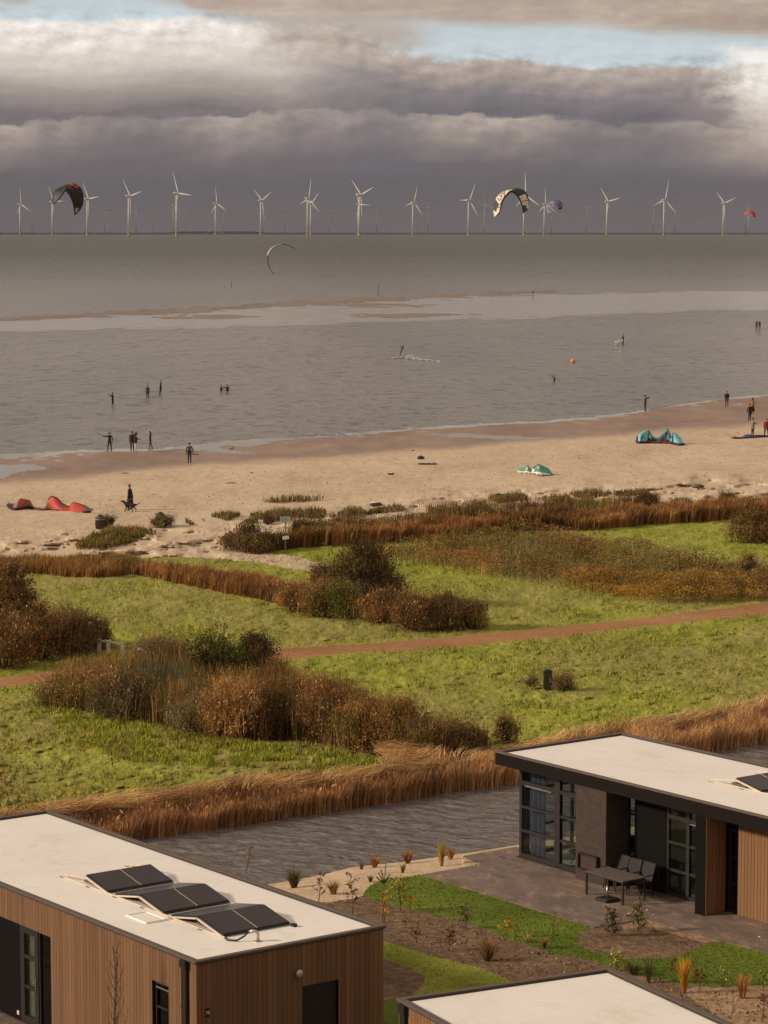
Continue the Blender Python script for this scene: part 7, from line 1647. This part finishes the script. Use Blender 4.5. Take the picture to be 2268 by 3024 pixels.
person('kiter in wetsuit and harness walking on wet sand with gear in both hands', G(560, 1369), R(8), 'darkgrey', 'wetsuit', h=1.78, lleg=walkL, rleg=walkR, larm=[(-0.25, 0.05, -1), (-0.2, 0.1, -1)], rarm=[(0.25, 0.05, -1), (0.25, 0.1, -1)],
       extra=lambda r, k, hs: (lambda m_, b_: (m_.box(-0.17, 0.17, -0.16, -0.10, 0.92, 1.14), m_.box(-0.2, 0.2, -0.13, 0.13, 1.0, 1.06), m_.build('harness', CL['black'], r), b_.tube([hs[1][0] + Vector((-0.1, 0, 0)), hs[1][0] + Vector((0.42, 0.1, -0.04))], 0.05, 7), b_.tube([hs[0][0] + Vector((0.05, 0, 0)), hs[0][0] + Vector((-0.3, 0.1, -0.02))], 0.018, 6), b_.build('kite_bar', CL['grey'], r)))(MB(), MB()), shoes='wetsuit')
person('kiter knee deep in the sea at left holding a bar up by the head', SW(333, 1192, 0.45), R(-70), 'wetsuit', 'wetsuit', larm=[(-0.5, 0.8, -0.5), (-0.1, 0.5, 1)], rarm=[(0.4, 0.9, -0.5), (-0.1, 0.5, 1)], extra=bar_in_hand, shoes='wetsuit')
person('wader in dark wetsuit standing in the sea, middle of the three on the left', SW(436, 1170, 0.35), R(10), 'wetsuit', 'wetsuit', h=1.7, shoes='wetsuit')
person('tall wader in dark wetsuit walking right, farthest of the three on the left', SW(473.6, 1162, 0.2), R(80), 'wetsuit', 'wetsuit', h=1.85, lean=(0, 0.05), lleg=[(0, 0.3, -1), (0, -0.3, -1)], rleg=[(0, -0.15, -1), (0, -0.3, -1)], shoes='wetsuit')
person('swimmer standing waist deep in the sea, left one of the pair', SW(652.5, 1155, 0.95), R(60), 'wetsuit', 'wetsuit', h=1.72, rarm=[(0.3, 0.6, -1), (-0.3, 1, -0.3)])
person('swimmer standing waist deep in the sea with one arm out, right one of the pair', SW(670.5, 1154, 0.95), R(175), 'navy', 'wetsuit', h=1.75, rarm=[(1, 0.2, -0.3), (0.8, 0.3, 0.25)])
p11 = person('dog walker in a long black coat and a red knitted hat on the beach', G(384, 1506), R(-75), 'black', 'black', h=1.80, hat='pinkred', coat=('black', 0.42, 0.30), hair='fairhair', lleg=[(0, 0.06, -1), (0, 0, -1)], rleg=[(0, -0.06, -1), (0, -0.04, -1)], rarm=[(0.2, -0.25, -1), (0.1, -0.2, -1)], headturn=0.2,
       extra=lambda r, k, hs: (lambda m_: (m_.ball(tuple(hs[0][0] * k + Vector((-0.06, -0.22, -0.06))), (0.09, 0.12, 0.09), 10, 7), m_.tube([hs[0][0] * k, hs[0][0] * k + Vector((-0.04, -0.14, -0.05))], 0.025, 6), m_.build('dog_leash_reel', CL['brownhair'], r)))(MB()))
person('kite surfer leaning back on a board out on the sea', SW(1186, 1052, -0.06), R(-80), 'wetsuit', 'wetsuit', lean=(0, -0.22), larm=[(-0.1, 1, 0.0), (0, 1, 0.2)], rarm=[(0.1, 1, 0.0), (0, 1, 0.2)], lleg=[(-0.25, 0.35, -1), (-0.1, -0.05, -1)], rleg=[(0.25, 0.35, -1), (0.1, 0.35, -1)],
       extra=lambda r, k, hs: (lambda m_: (m_.tube([hs[0][0] * k + Vector((-0.15, 0, 0)), hs[1][0] * k + Vector((0.15, 0, 0))], 0.016, 6), m_.build('control_bar', CL['black'], r)))(MB()), shoes='wetsuit')
person('kiter rising from the water on a board with white spray, farther out at right', SW(1840, 1017, 0.05), R(70), 'wetsuit', 'wetsuit', h=1.8, lean=(0, 0.02), lleg=[(0, 0.3, -1), (0, -0.25, -1)], rleg=[(0, -0.1, -1), (0, -0.3, -1)], larm=[(-0.3, -0.5, -1), (-0.3, -0.6, -0.8)], shoes='wetsuit')
person('person in dark clothes far out near the right edge, left of a pair', SW(2234.7, 972, 0.1), R(30), 'black', 'black', h=1.85, rarm=[(0.6, 0.5, -0.2), (0.2, 0.8, 0.8)])
person('person with a red top far out near the right edge, right of a pair', SW(2243.5, 971, 0.1), R(-30), 'red', 'black', h=1.7, lleg=[(-0.12, 0, -1), (0, 0, -1)])
person('kiter sitting low in the water and lifting a control bar', SW(1636, 1126, 0.98), R(-80), 'wetsuit', 'wetsuit', lean=(0, -0.1), larm=[(-0.2, 0.9, 0.3), (-0.05, 0.6, 1)], rarm=[(0.2, 0.9, 0.2), (0.05, 0.6, 1)], extra=bar_in_hand)
person('person in grey jacket and dark hat pointing a phone to the right at the waterline', G(1905, 1214), R(75), 'darkgrey', 'navy', h=1.74, hat='black', larm=[(-0.1, 0.9, 0.15), (0.3, 1, 0.35)], rarm=[(0.1, 0.9, 0.1), (-0.3, 1, 0.35)], coat=('darkgrey', 0.74, 0.21))
person('man in black jacket and blue jeans with hands folded near the waterline', G(2146, 1201.5), R(185), 'black', 'jeans', hair='brownhair', h=1.80, larm=[(-0.2, 0.1, -1), (0.6, 0.6, -0.8)], rarm=[(0.2, 0.1, -1), (-0.6, 0.6, -0.8)], coat=('black', 0.80, 0.22))
person('slim person in black standing on wet sand at right, seen from behind', G(2214, 1243), R(-15), 'black', 'black', h=1.76, lleg=[(-0.02, 0, -1), (0.02, 0, -1)], rleg=[(-0.04, 0, -1), (-0.03, 0, -1)], larm=[(-0.25, -0.1, -1), (0.1, 0.3, -1)])
person('person in a tan jacket and black skirt behind the slim one in black', G(2222, 1222), R(40), 'tan', 'black', hair='brownhair', h=1.72, female=True, rarm=[(0.7, 0, -1), (0.4, 0.1, -1)], larm=[(-0.7, 0, -1), (-0.3, 0.1, -1)], coat=('tan', 0.88, 0.22), hem=('black', 0.30, 0.86, 0.26))
person('person in a pale grey coat looking at a phone beside the blue kite', G(2222.5, 1288), R(60), 'grey', 'navy', h=1.74, hat='darkgrey', coat=('grey', 0.72, 0.22), hair='brownhair', larm=[(-0.1, 0.6, -0.8), (0.2, 1, 0.3)], rarm=[(0.1, 0.6, -0.8), (-0.2, 1, 0.3)])
person('person in a red jacket standing at the right edge by the blue kite', G(2263, 1291), R(190), 'red', 'black', hair='brownhair', h=1.80, coat=('red', 0.84, 0.23), lleg=[(-0.14, 0, -1), (-0.05, 0, -1)], rleg=[(0.14, 0, -1), (0.05, 0, -1)])
# board and wakes
r = empty('kiteboard', P(1184, 1054, SEA)); tag(r, 'small board under the kite surfer', 'board'); m_ = MB(); m_.lathe([(0.48, 0.0), (0.5, 0.02), (0.48, 0.04)], n=24); b_ = m_.build('deck', KM['navy'], r); b_.scale = (1.45, 0.42, 1); m_ = MB(); m_.box(-0.25, -0.12, -0.1, 0.1, 0.045, 0.09); m_.box(0.12, 0.25, -0.1, 0.1, 0.045, 0.09); m_.build('foot_straps', CL['black'], r)
M_SPRAY = plain('white_water', (214, 206, 198), 0.8)
def spray(pts, n, spread, hgt_, label, sz=0.16):
    C = []
    q = resample([tuple(P(x, y, SEA)) for x, y in pts], n)
    for i, p in enumerate(q):
        for k_ in range(3): C.append((p[0] + rng.normal(0, spread), p[1] + rng.normal(0, spread * 2.5), SEA + 0.02 + abs(rng.normal(0, hgt_)) * (1 - 0.6 * i / n)))
    C = np.array(C); v, f, c = leaves(C, rng.uniform(0.5, 1.5, len(C)) * sz, np.full((len(C), 3), 0.62), asp=0.9)
    tag(np_mesh('white_water', v, f, M_FOL, colr=c), label, 'spray', kind='stuff')
k2_ = 756 / 1659
spray([(756 + x * k2_, 1000 + y * k2_) for x, y in ((890, 129), (960, 124), (1010, 130), (1060, 138), (1120, 142), (1190, 150))], 500, 0.12, 0.06, 'thin white wake behind the kite surfer', 0.22)
spray([(756 + x * k2_, 1000 + y * k2_) for x, y in ((985, 132), (1010, 126), (1035, 134))], 90, 0.25, 0.22, 'burst of spray in the wake of the kite surfer', 0.25)
spray([(1823, 1018), (1832, 1013), (1840, 1008)], 80, 0.25, 0.35, 'white spray at the feet of the kiter farther out', 0.3)
# dog
o_ = G(388, 1511); dg_ = empty('dog', o_, R(168)); tag(dg_, 'black dog on the beach beside the walker with the red hat, tail out behind', 'dog')
dv_ = [(0, 0, 0.50), (0.18, 0, 0.50), (0.36, 0, 0.51), (0.47, 0, 0.60), (0.56, 0, 0.72), (0.66, 0, 0.74), (0.78, 0, 0.70),   # loin, chest, shoulder, neck, skull, brow, muzzle
       (-0.16, 0, 0.51), (-0.30, 0, 0.50), (-0.44, 0, 0.53), (-0.60, 0, 0.62), (-0.70, 0, 0.70)]                             # hip and tail
de_ = [(0, 1), (1, 2), (2, 3), (3, 4), (4, 5), (5, 6), (0, 7), (7, 8), (8, 9), (9, 10), (10, 11)]
dr_ = [(0.10, 0.11), (0.12, 0.145), (0.12, 0.14), (0.085, 0.09), (0.085, 0.085), (0.06, 0.06), (0.036, 0.036), (0.10, 0.11), (0.07, 0.07), (0.03, 0.03), (0.024, 0.024), (0.010, 0.010)]
for sy in (-1, 1):
    b = len(dv_); sft = 0.10 * sy
    dv_ += [(0.34, sy * 0.09, 0.40), (0.30 + sft * 0.6, sy * 0.09, 0.24), (0.36 + sft, sy * 0.09, 0.03), (0.41 + sft, sy * 0.09, 0.02)]; de_ += [(2, b), (b, b + 1), (b + 1, b + 2), (b + 2, b + 3)]; dr_ += [(0.06, 0.06), (0.034, 0.034), (0.024, 0.024), (0.026, 0.02)]
    b = len(dv_); dv_ += [(-0.14 + sft * 0.3, sy * 0.09, 0.38), (-0.06 + sft, sy * 0.09, 0.27), (-0.24 + sft, sy * 0.09, 0.17), (-0.20 + sft, sy * 0.09, 0.03), (-0.15 + sft, sy * 0.09, 0.02)]; de_ += [(7, b), (b, b + 1), (b + 1, b + 2), (b + 2, b + 3), (b + 3, b + 4)]; dr_ += [(0.075, 0.075), (0.045, 0.045), (0.028, 0.028), (0.022, 0.022), (0.026, 0.018)]
dr_ = [(a * 1.2, b * 1.2) for a, b in dr_]; me = skin_mesh(dv_, de_, dr_); m_ = MB(); add_me(m_, me, lambda c: 0)
for sy in (-1, 1): m_.tube([(0.57, sy * 0.05, 0.79), (0.55, sy * 0.085, 0.77), (0.56, sy * 0.10, 0.69)], [0.02, 0.03, 0.012], 6, flat=0.5)
m_.ball((0.815, 0, 0.705), 0.016, 6, 5, 0); m_.build('body', plain('black_fur', (30, 24, 24), 0.8), dg_)
m_ = MB(); m_.tube([(0.50 + 0.0, 0.09 * math.sin(a), 0.63 + 0.09 * math.cos(a)) for a in np.linspace(0, 6.28, 13)], 0.012, 5, cap=False); m_.build('collar', CL['red'], dg_)

# ------------------------------------------------------------------ thin sea haze
hz = MB(); hz.box(-9000, 9000, -60, 17500, -60, 235); mh = bpy.data.materials.new('haze'); mh.use_nodes = True; TR = mh.node_tree; TR.nodes.clear()
pv_ = Nd('ShaderNodeVolumePrincipled'); pv_.inputs['Color'].default_value = (0.46, 0.46, 0.50, 1); pv_.inputs['Density'].default_value = 2.8e-5; pv_.inputs['Anisotropy'].default_value = 0.0
ov_ = Nd('ShaderNodeOutputMaterial'); TR.links.new(pv_.outputs[0], ov_.inputs['Volume'])
tag(hz.build('haze', mh), 'thin grey haze over the sea that fades the far turbines', 'haze', kind='stuff')
